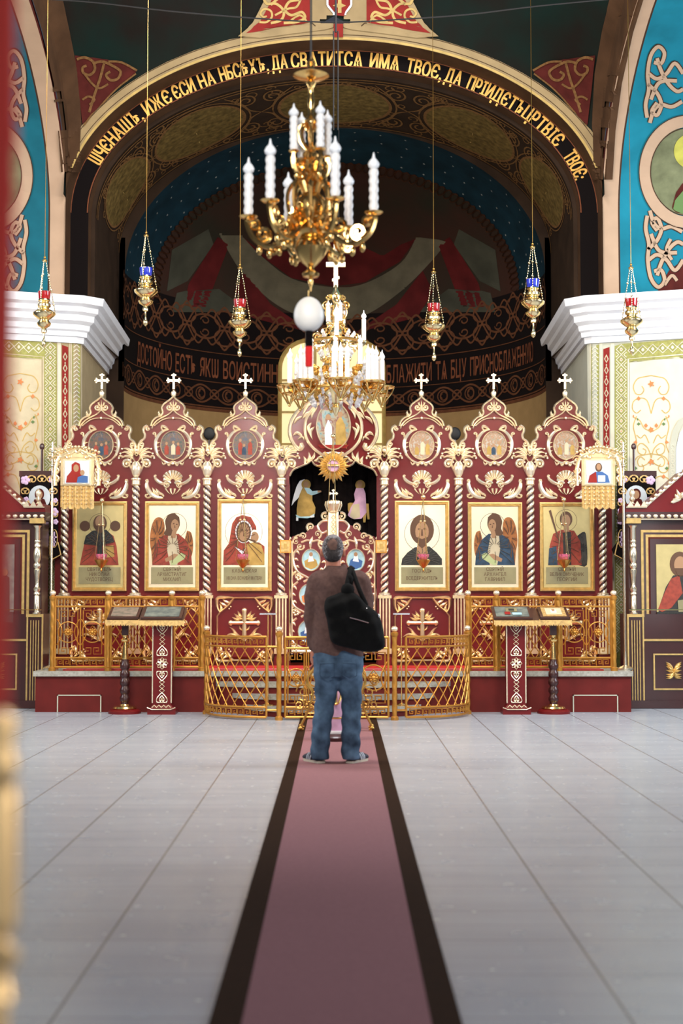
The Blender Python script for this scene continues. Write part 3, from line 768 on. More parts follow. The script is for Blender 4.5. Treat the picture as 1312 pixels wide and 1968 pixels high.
# painted ornament on the piers
def pierpaint(sgn, h, h2, h3):
    def fn(mb):
        g = (lambda P: P) if sgn > 0 else (lambda P: [(1290 - x, y - 4) for x, y in P])
        # edge strip of olive leaves
        pfill(mb, g([(1136, 664), (1151, 662), (1151, 1300), (1136, 1300)]), h, 1)
        for k in range(40):
            y = 672 + k * 8; pstroke(mb, g([(1138, y), (1143.5, y - 5), (1149, y)]), 2, h2, 0)
        for x in (1134.5, 1153, 1156): pstroke(mb, g([(x, 660), (x, 1290)]), 2.2, h2, 2)
        # red strip
        pfill(mb, g([(1159, 668), (1171, 667), (1171, 1290), (1159, 1290)]), h, 3)
        for k in range(22):
            y = 690 + k * 22
            mb_p = [(1165, y - 9), (1169.5, y), (1165, y + 8), (1160.5, y)]
            pfill(mb, g(mb_p), h2, 4, step=3); pfill(mb, g([(1165, y - 5), (1167.5, y), (1165, y + 5), (1162.5, y)]), h3, 3, step=3)
            pfill(mb, g([(1165, y + 9), (1167, y + 11.5), (1165, y + 14), (1163, y + 11.5)]), h2, 4, step=3)
        pfill(mb, g([(1173, 660), (1180, 660), (1180, 1290), (1173, 1290)]), h, 0)
        # lattice border
        pfill(mb, g([(1181, 662), (1400, 645), (1400, 690), (1206, 694), (1206, 1290), (1181, 1290)]), h, 1)
        for k in range(30):
            y = 672 + k * 19.6
            pstroke(mb, g([(1193.5, y - 9.5), (1203, y), (1193.5, y + 9.5), (1184, y)]), 2.0, h2, 0, closed=True)
            pfill(mb, g([(1193.5, y - 4), (1197.5, y), (1193.5, y + 4), (1189.5, y)]), h3, 0, step=2.5)
            pfill(mb, g([(1193.5, y - 1.6), (1195, y), (1193.5, y + 1.6), (1192, y)]), hitter([PIER[sgn]], .014), 5, step=1.6)
            for s in (-1, 1):
                pstroke(mb, g([(1193.5 + s * 10, y + 5), (1193.5 + s * 5, y + 9.8), (1193.5 + s * 10, y + 14.6)]), 1.8, h2, 0)
        for k in range(8):
            x = 1216 + k * 19; yy = 675 - (x - 1206) * .085
            pstroke(mb, g([(x - 9.5, yy), (x, yy - 9), (x + 9.5, yy), (x, yy + 9)]), 2.0, h2, 0, closed=True)
            pfill(mb, g([(x, yy - 4), (x + 4, yy), (x, yy + 4), (x - 4, yy)]), h3, 0, step=2.5)
        pstroke(mb, g([(1207, 1290), (1207, 690), (1400, 674)]), 3, h2, 2)
        # flowered panel
        pfill(mb, g([(1210, 694), (1400, 678), (1400, 1290), (1210, 1290)]), h, 2)
        for dy in (0, 150):
            for s in (-1, 1):
                def q(P): return g([(1251 + s * x, y + dy) for x, y in P])
                for P in ([(0, 722), (12, 724), (26, 728), (34, 742), (30, 756), (20, 758), (14, 750), (18, 742)], [(0, 795), (8, 770), (22, 765), (34, 772), (36, 786), (28, 794), (20, 788)],
                          [(0, 830), (14, 822), (22, 808), (34, 802)], [(0, 880), (6, 862), (18, 852), (26, 858), (24, 870), (14, 874), (10, 866), (16, 862)],
                          [(0, 882), (8, 892), (22, 896), (26, 886), (20, 878), (12, 884)], [(28, 800), (34, 820), (28, 850), (34, 870)], [(4, 852), (12, 836), (20, 842), (28, 836)]):
                    pstroke(mb, q(cr(P, 5)), 1.8, h2, 6)
                for x, y, r, mi in ((24, 766, 5, 5), (24, 815, 4, 7), (10, 818, 5, 5), (30, 850, 4, 5), (34, 800, 3, 5), (26, 806, 3, 7), (30, 900, 4, 7), (33, 890, 3, 5)):
                    pfill(mb, q([(x, y - r), (x + r * .35, y - r * .35), (x + r, y), (x + r * .3, y + r * .4), (x, y + r), (x - r * .3, y + r * .4), (x - r, y), (x - r * .35, y - r * .35)]), h3, mi, step=2)
            pfill(mb, g([(1251 + r * cos(a), 738 + dy + r * sin(a)) for a, r in [(pi * k / 5, 8 if k % 2 else 3) for k in range(10)]]), h3, 5, step=2)
            pfill(mb, g([(1251 + r * cos(a), 826 + dy + r * sin(a)) for a, r in [(pi * k / 5, 7 if k % 2 else 3) for k in range(10)]]), h3, 5, step=2)
        # blue niche edge with its border, far right
        if sgn > 0:
            arc_ = [(1292, 1000), (1292, 860), (1298, 830), (1308, 812), (1330, 800)]
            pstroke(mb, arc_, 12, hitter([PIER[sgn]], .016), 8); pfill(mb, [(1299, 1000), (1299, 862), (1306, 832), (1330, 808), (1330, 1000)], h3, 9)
            for k in range(14): pstroke(mb, g(circ(1292, 858 + k * 9.5, 3, 3.6, 8)), 1.2, hitter([PIER[sgn]], .020), 0, closed=True)
    return fn
for sgn, n in ((-1, 'left'), (1, 'right')):
    o = PIER[sgn]; mural('wall_' + n + '_pier_painting', ['cream', 'olive', 'lacecream' if sgn < 0 else 'cream', 'redpaint', 'lacecream', 'orangepaint', 'goldpaint', 'leafgreen', 'plasterpale', 'paneblue'], pierpaint(sgn, hitter([o], .004), hitter([o], .008), hitter([o], .012)))  # left panel ground is a darker cream, the shaded side as colour
# line of red under the capital on the jambs
# window in the apse
wx0, wx1 = Xp(538, 760, 22.12), Xp(737, 760, 22.12); wz0, wz1 = 2.2, Zp(655, 22.12)
P = [(wx0, wz0), (wx1, wz0), (wx1, wz1 - .45)] + [(wx1 - .45 + .45 * cos(a * pi / 16), wz1 - .45 + .45 * sin(a * pi / 16)) for a in range(1, 9)] + [(wx0 + .45 - .45 * sin(a * pi / 16), wz1 - .45 + .45 * cos(a * pi / 16)) for a in range(0, 9)]
m = MB(); m.prism(P, 22.10, 22.14, 0)
fr = [(P[i][0], 22.08, P[i][1]) for i in range(len(P))]; m.tube(fr + [fr[0]], .035, 6, 1)
for x in (wx0 + .55, wx1 - .55): m.box(x - .02, x + .02, 22.06, 22.10, wz0, wz1 - .03, 1)
for k in range(5): m.box(wx0, wx1, 22.06, 22.10, 2.6 + k * .5, 2.63 + k * .5, 1)
m.build('window_1', ['winglow', 'goldpaint'], **S)
# ================================================================ ICONOSTASIS
YI = 16.6; U = .00609
def zi(py): return Zp(py, YI)
ICX = -0.005
def q2(P, cx=0): return [((cx + x) * U, zi(y)) for x, y in P]
def rib(mb, P, w, mi=0, kind='c', h=.02, y=0, sm=5, mirror=True, cx=0):
    P = cr(P, sm) if sm else P; w *= 1.3; h *= 1.25
    mb.ribbon(q2(P, cx), w * U / 2 if not hasattr(w, '__len__') else [a * U / 2 for a in w], y, h, mi, kind)
    if mirror: mb.ribbon(q2([(-a, b) for a, b in P], cx), w * U / 2, y, h, mi, kind)
def volute(mb, x, y, r, a0, turns, w, h=.024, mirror=True, mi=0, yy=0):
    P = spiral(x, y, r, r * .15, a0, turns, 12); w *= 1.35
    mb.ribbon(q2(P), wprof('taper', w * U / 2, len(P)), yy, h, mi)
    mb.sph(((x) * U, yy - h * .4, zi(y)), r * .28 * U, mi, 6)
    if mirror:
        P = [(-a, b) for a, b in P]; mb.ribbon(q2(P), wprof('taper', w * U / 2, len(P)), yy, h, mi)
        mb.sph((-x * U, yy - h * .4, zi(y)), r * .28 * U, mi, 6)
ico = thing('iconostasis', 'dark red icon screen with gilded carving and six cross-topped gables across the altar arch', 'iconostasis', (ICX, YI, 0))
BAYS = [-2.722, -1.878, -1.034, 1.034, 1.884, 2.722]; COLS = [-3.13, -2.303, -1.472, -.606, .596, 1.462, 2.297, 3.135]
ZSOL = .44
# red board of one bay
OUT = [(0, 763), (6, 768), (13, 773), (19, 778), (22, 785), (20, 793), (24, 799), (33, 803), (40, 810), (43, 819), (50, 818), (56, 822), (57, 829), (54, 836), (56, 844), (62, 848), (66, 856), (66, 866), (69, 872)]
OUTS = cr(OUT, 3)
bp = MB(); poly = [(x, y) for x, y in OUTS] + [(69.5, 1262)]; poly = poly + [(-x, y) for x, y in poly[::-1]][:-1]
bp.prism(q2(poly), 0, .05, 0)
panel0 = bp.build('bay_panel', ['red'], ico, loc=(BAYS[0], 0, 0), smooth=False)
# gable carving
gc = MB()
rib(gc, OUT[:10], 3.2, h=.03); rib(gc, OUT[10:], 4.2, h=.03)
volute(gc, 26, 797, 4, 200, -1.2, 3); volute(gc, 48, 824, 5, 270, 1.3, 3.4); volute(gc, 60, 853, 5.5, 300, 1.4, 3.6)
rib(gc, [(24, 799), (28, 794), (27, 789)], 3.6, kind='leaf')
rib(gc, [(0, 788), (7, 795), (18, 801), (29, 807), (37, 815), (41, 824)], 2.6, h=.024)
rib(gc, [(3, 804), (12, 804.5), (24, 809), (36, 819)], 2.2)
volute(gc, 8, 783, 6, 180, -1.4, 3.6)
rib(gc, [(0, 790), (0, 780), (0, 769)], 4.5, kind='taper', mirror=False, h=.028)
for a in (18, 38): rib(gc, [(1, 783), (4 + a * .05, 776), (a * .18, 771 + a * .05)], 2.4, kind='leaf')
gc.sph((0, -.02, zi(804)), .017, 0, 8)
gablecarv0 = gc.build('gable_carving', ['giltpale'], ico, loc=(BAYS[0], -.005, 0))
# wreath around the medallion
wr = MB()
wr.ribbon(q2(circ(0, 856, 23.5, 27, 30) + [(23.5, 856)]), 2.8 * U / 2, 0, .03)
rib(wr, [(9, 826), (18, 828), (27, 836), (33, 848), (33, 863), (28, 876), (18, 886)], 6, kind='bulge', h=.028)
rib(wr, [(8, 826), (14, 822), (21, 819), (22, 825), (14, 828)], 4.6, kind='leaf', h=.03)
rib(wr, [(12, 822), (17, 817)], 3, kind='taper')
volute(wr, 37, 834, 4, 120, 1.2, 3); rib(wr, [(30, 842), (35, 839)], 3)
for y in (850, 858, 866): rib(wr, [(25, y), (30, y + 2), (33, y + 7)], 2.6, kind='leaf')
rib(wr, [(0, 886), (7, 890), (14, 888), (20, 883)], 4.4, kind='bulge'); rib(wr, [(3, 890), (8, 895), (12, 890)], 3.4, kind='leaf')
rib(wr, [(12, 889), (18, 893), (22, 886)], 3.4, kind='leaf'); wr.sph((0, -.02, zi(891)), .02, 0, 8)
wreath0 = wr.build('medallion_frame', ['giltpale'], ico, loc=(BAYS[0], -.005, 0))
# palmette and corner leaves
pf = MB()
for k in range(-4, 5):
    a = k * 20; L = 21 if abs(k) < 4 else 18
    x, y = L * sin(radians(a)), 925 - L * cos(radians(a))
    rib(pf, [(sin(radians(a)) * 4, 925 - 4 * cos(radians(a))), ((x) * .6, 925 + (y - 925) * .62), (x, y)], 5.6, kind='grow', mirror=False, h=.024)
    pf.sph((x * U * .95, -.014, zi(925 + (y - 925) * .95)), .010, 0, 6)
volute(pf, 11, 932, 7.5, 200, 1.6, 4); rib(pf, [(8, 930), (18, 930), (27, 926), (33, 920), (34, 914)], 6, kind='bulge', h=.03)
rib(pf, [(4, 939), (3, 946), (0, 951)], 4, kind='taper'); volute(pf, 33, 915, 3.4, 90, -1.1, 3)
rib(pf, [(14, 939), (9, 946), (4, 950)], 3.2, kind='taper')
for P, w in (([(18, 957), (30, 956), (41, 950), (48, 940), (50, 930), (47, 924)], 8), ([(20, 952), (27, 946), (33, 938)], 4.4), ([(26, 953), (34, 946), (40, 936)], 5), ([(16, 955), (20, 950), (24, 946)], 3.6), ([(40, 955), (48, 957), (54, 955)], 3.6)):
    rib(pf, P, w, kind='bulge' if w > 6 else 'leaf', h=.026)
volute(pf, 49, 924, 3.4, 60, -1.2, 3); volute(pf, 51, 953, 3, 200, 1.2, 2.6)
palm0 = pf.build('frieze_carving', ['giltpale'], ico, loc=(BAYS[0], -.005, 0))
# lower panel
lp = MB()
rib(lp, [(0, 1149), (19, 1149), (22, 1152), (27, 1160), (36, 1168), (46, 1176), (52, 1184), (52, 1245), (46, 1250), (34, 1258), (24, 1266), (20, 1269), (0, 1269)], 3, sm=0, h=.025)
for s, f in ((1, lambda y: y), (-1, lambda y: 2409 + 9 - y)):
    rib(lp, [(18, f(1149)), (34, f(1148)), (50, f(1149)), (53, f(1158)), (51, f(1170)), (46, f(1178))], 5.4, kind='bulge', h=.03)
    rib(lp, [(26, f(1160)), (34, f(1157)), (42, f(1152))], 5, kind='leaf'); rib(lp, [(32, f(1166)), (40, f(1162)), (48, f(1156))], 5, kind='leaf')
    rib(lp, [(24, f(1152)), (30, f(1162)), (38, f(1170))], 3.4, kind='leaf'); rib(lp, [(46, f(1178)), (44, f(1168)), (48, f(1160))], 4, kind='leaf')
    for x, y in ((26, 1166), (29, 1170)): lp.sph((x * U, -.014, zi(f(y))), .011, 0, 6); lp.sph((-x * U, -.014, zi(f(y))), .011, 0, 6)
rib(lp, [(0, 1174), (0, 1232)], 7, sm=2, mirror=False, h=.034); rib(lp, [(0, 1197), (25, 1197)], 6.4, sm=2, h=.032)
lp.sph((0, -.01, zi(1173)), (.032, .024, .03), 0, 8)
for s in (-1, 1): lp.sph((s * 26 * U, -.01, zi(1197)), (.03, .024, .032), 0, 8)
for P, w in (([(4, 1190), (12, 1186), (20, 1179)], 5), ([(5, 1186), (10, 1180), (13, 1174)], 4), ([(8, 1191), (16, 1190), (24, 1186)], 4), ([(3, 1226), (14, 1220), (22, 1210), (29, 1205)], 4.4), ([(3, 1229), (14, 1222), (27, 1219), (38, 1225)], 4.6), ([(3, 1230), (10, 1226), (16, 1231)], 4), ([(4, 1212), (8, 1208), (10, 1202)], 3)):
    rib(lp, P, w, kind='leaf', h=.026)
low0 = lp.build('lower_panel_carving', ['gilt'], ico, loc=(BAYS[0], -.005, 0))
# gable cross
cx_ = MB()
def cross_poly(cy, s, arm=14, top=16, bot=24):
    return None
def trefoil(mb, x, z, s, y0, y1, mi=0):
    b = .16
    P = [(-b, -1.5), (-b, -.2), (-.75, -.2), (-.85, -.42), (-1.05, -.42), (-1.05, -.24), (-1.3, 0), (-1.05, .24), (-1.05, .42), (-.85, .42), (-.75, .2), (-b, .2), (-b, .75), (-.42, .85), (-.42, 1.02), (-.24, 1.05), (0, 1.3)]
    P = P + [(-a, c) for a, c in P[::-1]][1:] + [(b, -1.5)] if 0 else P + [(-a, c) for a, c in P[:-1][::-1]]
    mb.prism([(x + a * s, z + c * s) for a, c in P], y0, y1, mi)
    for a, c in ((0, 1.0), (-1.0, 0), (1.0, 0)): mb.sph((x + a * s, (y0 + y1) / 2, z + c * s), (s * .3, abs(y1 - y0) * .8, s * .3), mi, 8)
    mb.sph((x, (y0 + y1) / 2, z), (s * .28, abs(y1 - y0) * .9, s * .28), mi, 8)
trefoil(cx_, 0, zi(731), .068, .008, .032)
cx_.lathe([(.012, 0), (.02, .012), (.028, .03), (.028, .045), (.012, .062), (.016, .075), (.01, .09)], (0, .02, zi(764)), 12)
cx_.sph((0, .02, zi(755)), (.032, .024, .03), 0, 8)
cross0 = cx_.build('gable_cross', ['giltpale'], ico, loc=(BAYS[0], 0, 0))
for i, b in enumerate(BAYS):
    if i:
        for o in (panel0, gablecarv0, wreath0, palm0, low0, cross0): inst(o, ico, (b, o.location.y, 0))
    md = MB(); md.add([(x, -.012, z) for x, z in q2(circ(0, 856, 22.5, 26, 30))], [tuple(range(30))], 0)
    k = 'scene_dark' if i < 3 else 'scene_pale'
    md.v = [(v[0] + 0, v[1], v[2]) for v in md.v]
    random.seed(i + 20)
    for w_ in range(3):
        xx = -11 + 11 * w_ + random.uniform(-2, 2); yy = 852 + random.uniform(-5, 6)
        md.prism(q2([(xx - 4, 874), (xx - 4, yy + 5), (xx, yy), (xx + 4, yy + 5), (xx + 4, 874)]), -.0145 - w_ * .0006, -.012, 1 + w_ % 2); md.add([(x, -.017, z) for x, z in q2(circ(xx, yy - 2, 2.6, 3.2, 10))], [tuple(range(10))], 3)
    o = md.build('medallion', [k, 'robe_red' if i < 3 else 'ochre', 'lacecream' if i % 2 else 'robe_blue', 'faceskin'], ico, loc=(b, 0, 0), smooth=False)
# columns
col = MB()
def column(mb, hand):
    mb.twist(0, -.04, zi(1139), zi(934), .048, 0, hand=hand, strands=2, pitch=.078, depth=.42)
    mb.twist(0, -.04, zi(1139), zi(934), .036, 1, strands=2, pitch=.078, depth=0)
    zb = zi(1139); mb.lathe([(.05, 0), (.068, -.01), (.068, -.03), (.058, -.04)], (0, -.04, zb), 16)
    zt = zi(934); mb.lathe([(.045, 0), (.058, .01), (.048, .02), (.048, .06), (.060, .07), (.060, .085), (.04, .095)], (0, -.04, zt), 16)
    mb.lathe([(.03, 0), (.05, .03), (.062, .08), (.058, .13), (.036, .17), (.028, .18)], (0, -.04, zi(917)), 14)
for nm, hand in (('twisted_column', 1), ('twisted_column', -1)):
    c = MB(); column(c, hand)
    if hand > 0: colL = c.build(nm, ['giltpale', 'reddark'], ico, loc=(COLS[0], 0, 0))
    else: colR = c.build(nm, ['giltpale', 'reddark'], ico, loc=(COLS[-1], 0, 0))
pl = MB()
pl.box(-.065, .065, -.075, 0, ZSOL, zi(1143), 1)
for k in range(-1, 3): pl.box(-.062 + (k + 1) * .036, -.062 + (k + 1) * .036 + .018, -.09, -.07, zi(1246), zi(1150), 0)
pl.box(-.078, .078, -.1, 0, zi(1150), zi(1144), 0); pl.box(-.078, .078, -.1, 0, zi(1256), zi(1246), 0); pl.box(-.075, .075, -.09, 0, ZSOL, zi(1262), 1)
pil0 = pl.build('fluted_pilaster', ['gilt', 'red'], ico, loc=(COLS[0], 0, 0), angle=30)
ct = MB()
volute(ct, 19, 892, 9, 190, 1.7, 5, h=.03)
rib(ct, [(5, 915), (9, 904), (13, 892), (10, 880), (5, 872)], 4, kind='bulge', h=.03)
for P, w in (([(6, 884), (12, 878), (22, 877), (30, 882)], 5), ([(6, 880), (12, 872), (22, 869), (32, 872)], 5), ([(6, 876), (12, 866), (21, 862), (28, 863)], 4.6), ([(5, 872), (9, 862), (15, 856)], 4), ([(24, 879), (32, 877), (36, 882)], 4)):
    rib(ct, P, w, kind='leaf', h=.028)
for x, y in ((31, 872), (34, 881), (28, 863)): ct.sph((x * U, -.014, zi(y)), .013, 0, 6); ct.sph((-x * U, -.014, zi(y)), .013, 0, 6)
rib(ct, [(0, 890), (5, 884), (7, 877), (4, 873), (0, 877)], 2.2, h=.03); ct.sph((0, -.02, zi(866)), .024, 0, 8)
rib(ct, [(0, 862), (2, 858), (3, 866)], 3, kind='leaf')
for a in (-1, 0, 1): rib(ct, [(a * 4, 914), (a * 5, 904), (a * 3, 896)], 4.5, kind='leaf', mirror=False, h=.05)
cap0 = ct.build('column_capital_carving', ['giltpale'], ico, loc=(COLS[0], -.008, 0))
for i, x in enumerate(COLS):
    if i not in (0, 7): inst(colL if x < 0 else colR, ico, (x, 0, 0))
    if i:
        inst(pil0, ico, (x, 0, 0)); inst(cap0, ico, (x, -.008, 0))
# narrow filler boards behind the columns
fb = MB()
for x in COLS:
    if abs(x) > .7: fb.box(x - .12, x + .12, .006, .045, ZSOL, zi(872))
    else:
        s = -1 if x < 0 else 1; a, b_ = sorted((x + s * .12, x - s * .09)); fb.box(a, b_, .006, .045, ZSOL, zi(880))
fb.box(-3.15, -.5, .003, .05, ZSOL, ZSOL + .06, 0); fb.box(.5, 3.16, .003, .05, ZSOL, ZSOL + .06, 0)
fb.build('backing_board', ['red'], ico, smooth=False)
# central part above the doors
cc = MB(); R = cr([(0, 762), (24, 764), (48, 774), (66, 788), (80, 808), (84, 832), (78, 850), (70, 862), (72, 868), (96, 868)], 5)
low = cr([(86, 932), (84, 915), (77, 903), (62, 896), (50, 890), (42, 884), (36, 893), (22, 898), (0, 900)], 4)
P = R + [(96, 932)] + low; P = P + [(-x, y) for x, y in P[::-1]][1:-1]
cc.prism(q2(P, 0), 0, .05, 0); cc.build('arched_crest_panel', ['red'], ico, smooth=False)
cg = MB()
rib(cg, [(0, 764), (24, 765), (48, 774), (66, 788), (80, 808), (84, 832), (78, 850), (66, 864), (60, 860), (62, 852)], 6, h=.035)
rib(cg, [(20, 770), (40, 786), (54, 812), (52, 842), (38, 862), (16, 878)], 5, h=.03)
rib(cg, [(30, 768), (50, 780), (60, 800)], 6, kind='leaf', h=.03)
for P, w in (([(40, 790), (52, 796), (60, 806)], 5), ([(60, 800), (70, 806), (76, 816)], 5), ([(42, 812), (48, 822), (46, 836)], 5), ([(36, 820), (44, 830), (40, 846)], 5), ([(60, 838), (70, 832), (78, 838)], 6), ([(70, 846), (60, 840), (56, 848)], 4), ([(30, 782), (40, 794), (42, 806)], 5), ([(18, 772), (10, 776), (6, 784)], 4)):
    rib(cg, P, w, kind='leaf', h=.028)
volute(cg, 62, 858, 6, 40, 1.4, 4)
cg.ribbon(q2(circ(0, 819, 32.5, 45, 40) + [(32.5, 819)]), 3.4 * U / 2, -.004, .035)
rib(cg, [(10, 876), (24, 878), (30, 884), (24, 890)], 5, kind='bulge'); rib(cg, [(0, 868), (10, 872), (20, 870)], 5, kind='bulge')
for P, w in (([(46, 886), (38, 878), (36, 868)], 5), ([(50, 890), (46, 878), (48, 868)], 5), ([(56, 893), (54, 884), (58, 876)], 5), ([(38, 886), (30, 884), (26, 876)], 5)):
    rib(cg, P, w, kind='leaf', h=.03)
rib(cg, [(84, 915), (77, 903), (62, 896), (50, 891), (42, 886), (36, 893), (22, 898)], 3, h=.025)
cg.build('crest_carving', ['giltpale'], ico, loc=(0, -.005, 0))
md = MB(); md.add([(x, -.012, z) for x, z in q2(circ(0, 819, 31.5, 44, 40))], [tuple(range(40))], 0)
md.prism(q2([(-16, 862), (-17, 825), (-10, 806), (-3, 820), (-2, 862)]), -.016, -.012, 1); md.prism(q2([(4, 862), (5, 812), (14, 800), (22, 816), (26, 862)]), -.016, -.012, 2)
md.add([(x, -.017, z) for x, z in q2(circ(13, 797, 5, 6, 12))], [tuple(range(12))], 3); md.add([(x, -.017, z) for x, z in q2(circ(-10, 802, 5, 6, 12))], [tuple(range(12))], 3)
md.prism(q2([(-30, 855), (30, 855), (24, 862), (-24, 862)]), -.018, -.012, 4)
md.build('oval_icon', ['scene_centre', 'robe_white', 'ochre', 'faceskin', 'redpaint'], ico, smooth=False)
# sunburst
sb = MB()
for k in range(24):
    a = 2 * pi * k / 24; L = 34 if k % 2 == 0 else 29; w = 4.2
    for s in (0,):
        x, z = L * U * cos(a), L * U * sin(a); c = Vector((0, 0)); t = Vector((-sin(a), cos(a))) * w * U
        b0 = Vector((cos(a), sin(a))) * 8 * U; e = Vector((x, z)); mid = b0.lerp(e, .55)
        V = [(b0.x - t.x * .5, 0, b0.y - t.y * .5), (b0.x + t.x * .5, 0, b0.y + t.y * .5), (mid.x + t.x, 0, mid.y + t.y), (e.x, 0, e.y), (mid.x - t.x, 0, mid.y - t.y), (mid.x, -.03, mid.y), (b0.x, -.03, b0.y)]
        sb.add(V, [(1, 2, 5, 6), (2, 3, 5), (3, 4, 5), (4, 0, 6, 5)], 0)
sb.lathe([(.085, -.006), (.085, .006), (.07, .02), (.066, .008)], (0, 0, 0), 24)
sbm = sb.build('sunburst', ['framegold'], ico, loc=(0, -.07, zi(897)), angle=20)
md = MB(); md.add([(.066 * cos(a), -.035, .066 * sin(a)) for a in [2 * pi * k / 20 for k in range(20)]], [tuple(range(20))], 0)
md.ribbon([(.07 * cos(2 * pi * k / 24), .07 * sin(2 * pi * k / 24)) for k in range(25)], .008, -.028, .02, 1)
md.build('sunburst_medallion', ['mauve', 'gilt'], sbm, smooth=False)
# ---- royal doors
def vine(mb, X0, X1, Y0, Y1, hand):
    pass
for sgn in (-1, 1):
    d = MB(); T = cr([(2, 985), (10, 988), (18, 1000), (30, 1008), (44, 1012), (52, 1022), (62, 1030), (78, 1030), (82, 1040)], 4)
    P = T + [(82, 1258), (2, 1258)]; d.prism(q2([(sgn * x, y) for x, y in P]), .07, .10, 0)
    leaf = d.build('royal_door', ['red'], ico, smooth=False)
    g = MB()
    def R2(P, w, kind='c', h=.022, sm=5):
        P = cr(P, sm) if sm else P; g.ribbon(q2([(sgn * x, y) for x, y in P]), w * 1.35 * U / 2, .07, h * 1.2, 0, kind)
    def V2(x, y, r, a0, t, w=3.4):
        P = [(sgn * a, b) for a, b in spiral(x, y, r, r * .15, a0, t, 12)]; g.ribbon(q2(P), wprof('taper', w * 1.35 * U / 2, len(P)), .07, .028); g.sph((sgn * x * U, .055, zi(y)), r * .25 * U, 0, 6)
    V2(16, 992, 8, 250, 1.4, 4); V2(44, 1012, 8, 60, -1.5, 4); V2(30, 1026, 8, 100, 1.4); V2(58, 1030, 7, 10, -1.4); V2(72, 1040, 7, 240, 1.4)
    R2([(10, 1000), (22, 1002), (30, 1012), (22, 1024), (12, 1020)], 4); R2([(40, 1030), (44, 1044), (44, 1056)], 5, 'leaf'); R2([(76, 1033), (68, 1028), (60, 1030)], 3)
    R2([(20, 1042), (30, 1038), (40, 1040), (50, 1038), (62, 1042)], 3.4)
    V2(22, 1046, 8, 300, 1.4); V2(64, 1050, 8, 200, -1.4)
    for yy in (1076, 1144, 1214):
        cxm = 43 if yy == 1076 else (48 if yy == 1144 else 50)
        # oval frame with swirling leaves
        g.ribbon(q2([(sgn * a, b) for a, b in circ(cxm, yy, 17.5, 21, 26)] + [(sgn * (cxm + 17.5), yy)]), 2.6 * U / 2, .068, .03)
        R2([(cxm + 20, yy - 26), (cxm + 32, yy - 14), (cxm + 34, yy + 4), (cxm + 26, yy + 22), (cxm + 10, yy + 32), (cxm - 4, yy + 40)], 4)
        R2([(cxm - 16, yy - 24), (cxm - 28, yy - 12), (cxm - 30, yy + 8), (cxm - 20, yy + 26), (cxm - 2, yy + 34), (cxm + 14, yy + 42)], 4)
        for dx, dy, ex, ey in ((30, -16, 22, -10), (33, 0, 24, 2), (30, 14, 22, 16), (-28, -10, -20, -8), (-29, 6, -20, 6), (-24, 20, -16, 20), (28, 24, 34, 30), (-22, 30, -30, 34), (14, 34, 24, 40), (0, 36, -8, 30)):
            R2([(cxm + dx, yy + dy), (cxm + (dx + ex) / 2, yy + (dy + ey) / 2 - 3), (cxm + ex, yy + ey)], 4.4, 'leaf')
        V2(cxm + 26, yy + 32, 7, 120, 1.4); V2(cxm - 24, yy - 30, 6, 0, -1.4); V2(cxm - 20, yy + 34, 6, 60, 1.3)
        for k in range(5): g.sph((sgn * (cxm + 24 + 4 * cos(k * 1.26)) * U, .055, zi(yy + 34 + 4 * sin(k * 1.26))), .016, 0, 6)
    R2([(80, 1040), (80, 1258)], 4, sm=0, h=.03); R2([(84, 1035), (86, 1140), (86, 1258)], 2.4, sm=0, h=.03)
    g.sph((sgn * 84 * U, .05, zi(1034)), .02, 0, 8)
    # lower rail with beading
    R2([(6, 1252), (80, 1252)], 5, sm=0)
    carv = g.build('door_carving', ['giltpale'], leaf)
    for yy, mm in ((1076, 'ochre' if sgn < 0 else 'midblue'), (1144, 'orangepaint'), (1214, 'midblue')):
        cxm = 43 if yy == 1076 else (48 if yy == 1144 else 50)
        v = MB(); v.add([(x, .062, z) for x, z in q2([(sgn * a, b) for a, b in circ(cxm, yy, 17, 20, 24)])], [tuple(range(24))], 0)
        v.prism(q2([(sgn * a, b) for a, b in [(cxm - 13, yy + 10), (cxm - 10, yy), (cxm - 4, yy - 4), (cxm, yy - 8), (cxm + 6, yy - 2), (cxm + 13, yy + 2), (cxm + 11, yy + 13), (cxm, yy + 18), (cxm - 8, yy + 15)]]), .058, .062, 1)
        v.prism(q2([(sgn * a, b) for a, b in [(cxm - 6, yy + 2), (cxm - 2, yy - 10), (cxm + 3, yy - 12), (cxm + 6, yy + 4)]]), .056, .06, 2)
        v.add([(x, .055, z) for x, z in q2(circ(sgn * (cxm + 0), yy - 11, 3.6, 4.2, 12))], [tuple(range(12))], 3)
        v.build('oval_medallion', ['paleblue', mm, 'robe_white', 'faceskin'], leaf, smooth=False)
cp = MB(); cp.box(-10 * U, 10 * U, .04, .10, zi(1258), zi(984), 0)
for s in (-1, 1): cp.box(s * 8.5 * U - .008, s * 8.5 * U + .008, .03, .05, zi(1258), zi(984), 1)
for k in range(30): rib(cp, [(0, 990 + k * 9), (3.5, 994 + k * 9), (0, 998 + k * 9)], 1.6, mi=1, h=.012, y=.04, sm=0)
cp.lathe([(.05, 0), (.06, .01), (.05, .02), (.075, .06), (.095, .105), (.092, .13), (.07, .145), (.03, .15)], (0, .05, zi(985)), 20, 1)
for k in range(8):
    a = k * pi / 4; cp.tube([(.07 * cos(a), .05 + .07 * sin(a), zi(982)), (.098 * cos(a), .05 + .098 * sin(a), zi(970)), (.09 * cos(a), .05 + .09 * sin(a), zi(963))], .008, 5, 1)
trefoil(cp, 0, zi(948), .042, .04, .055, 1); cp.tube([(0, .048, zi(962)), (0, .048, zi(950))], .007, 6, 1)
cp.build('door_post', ['gilt', 'giltpale'], ico, angle=30)
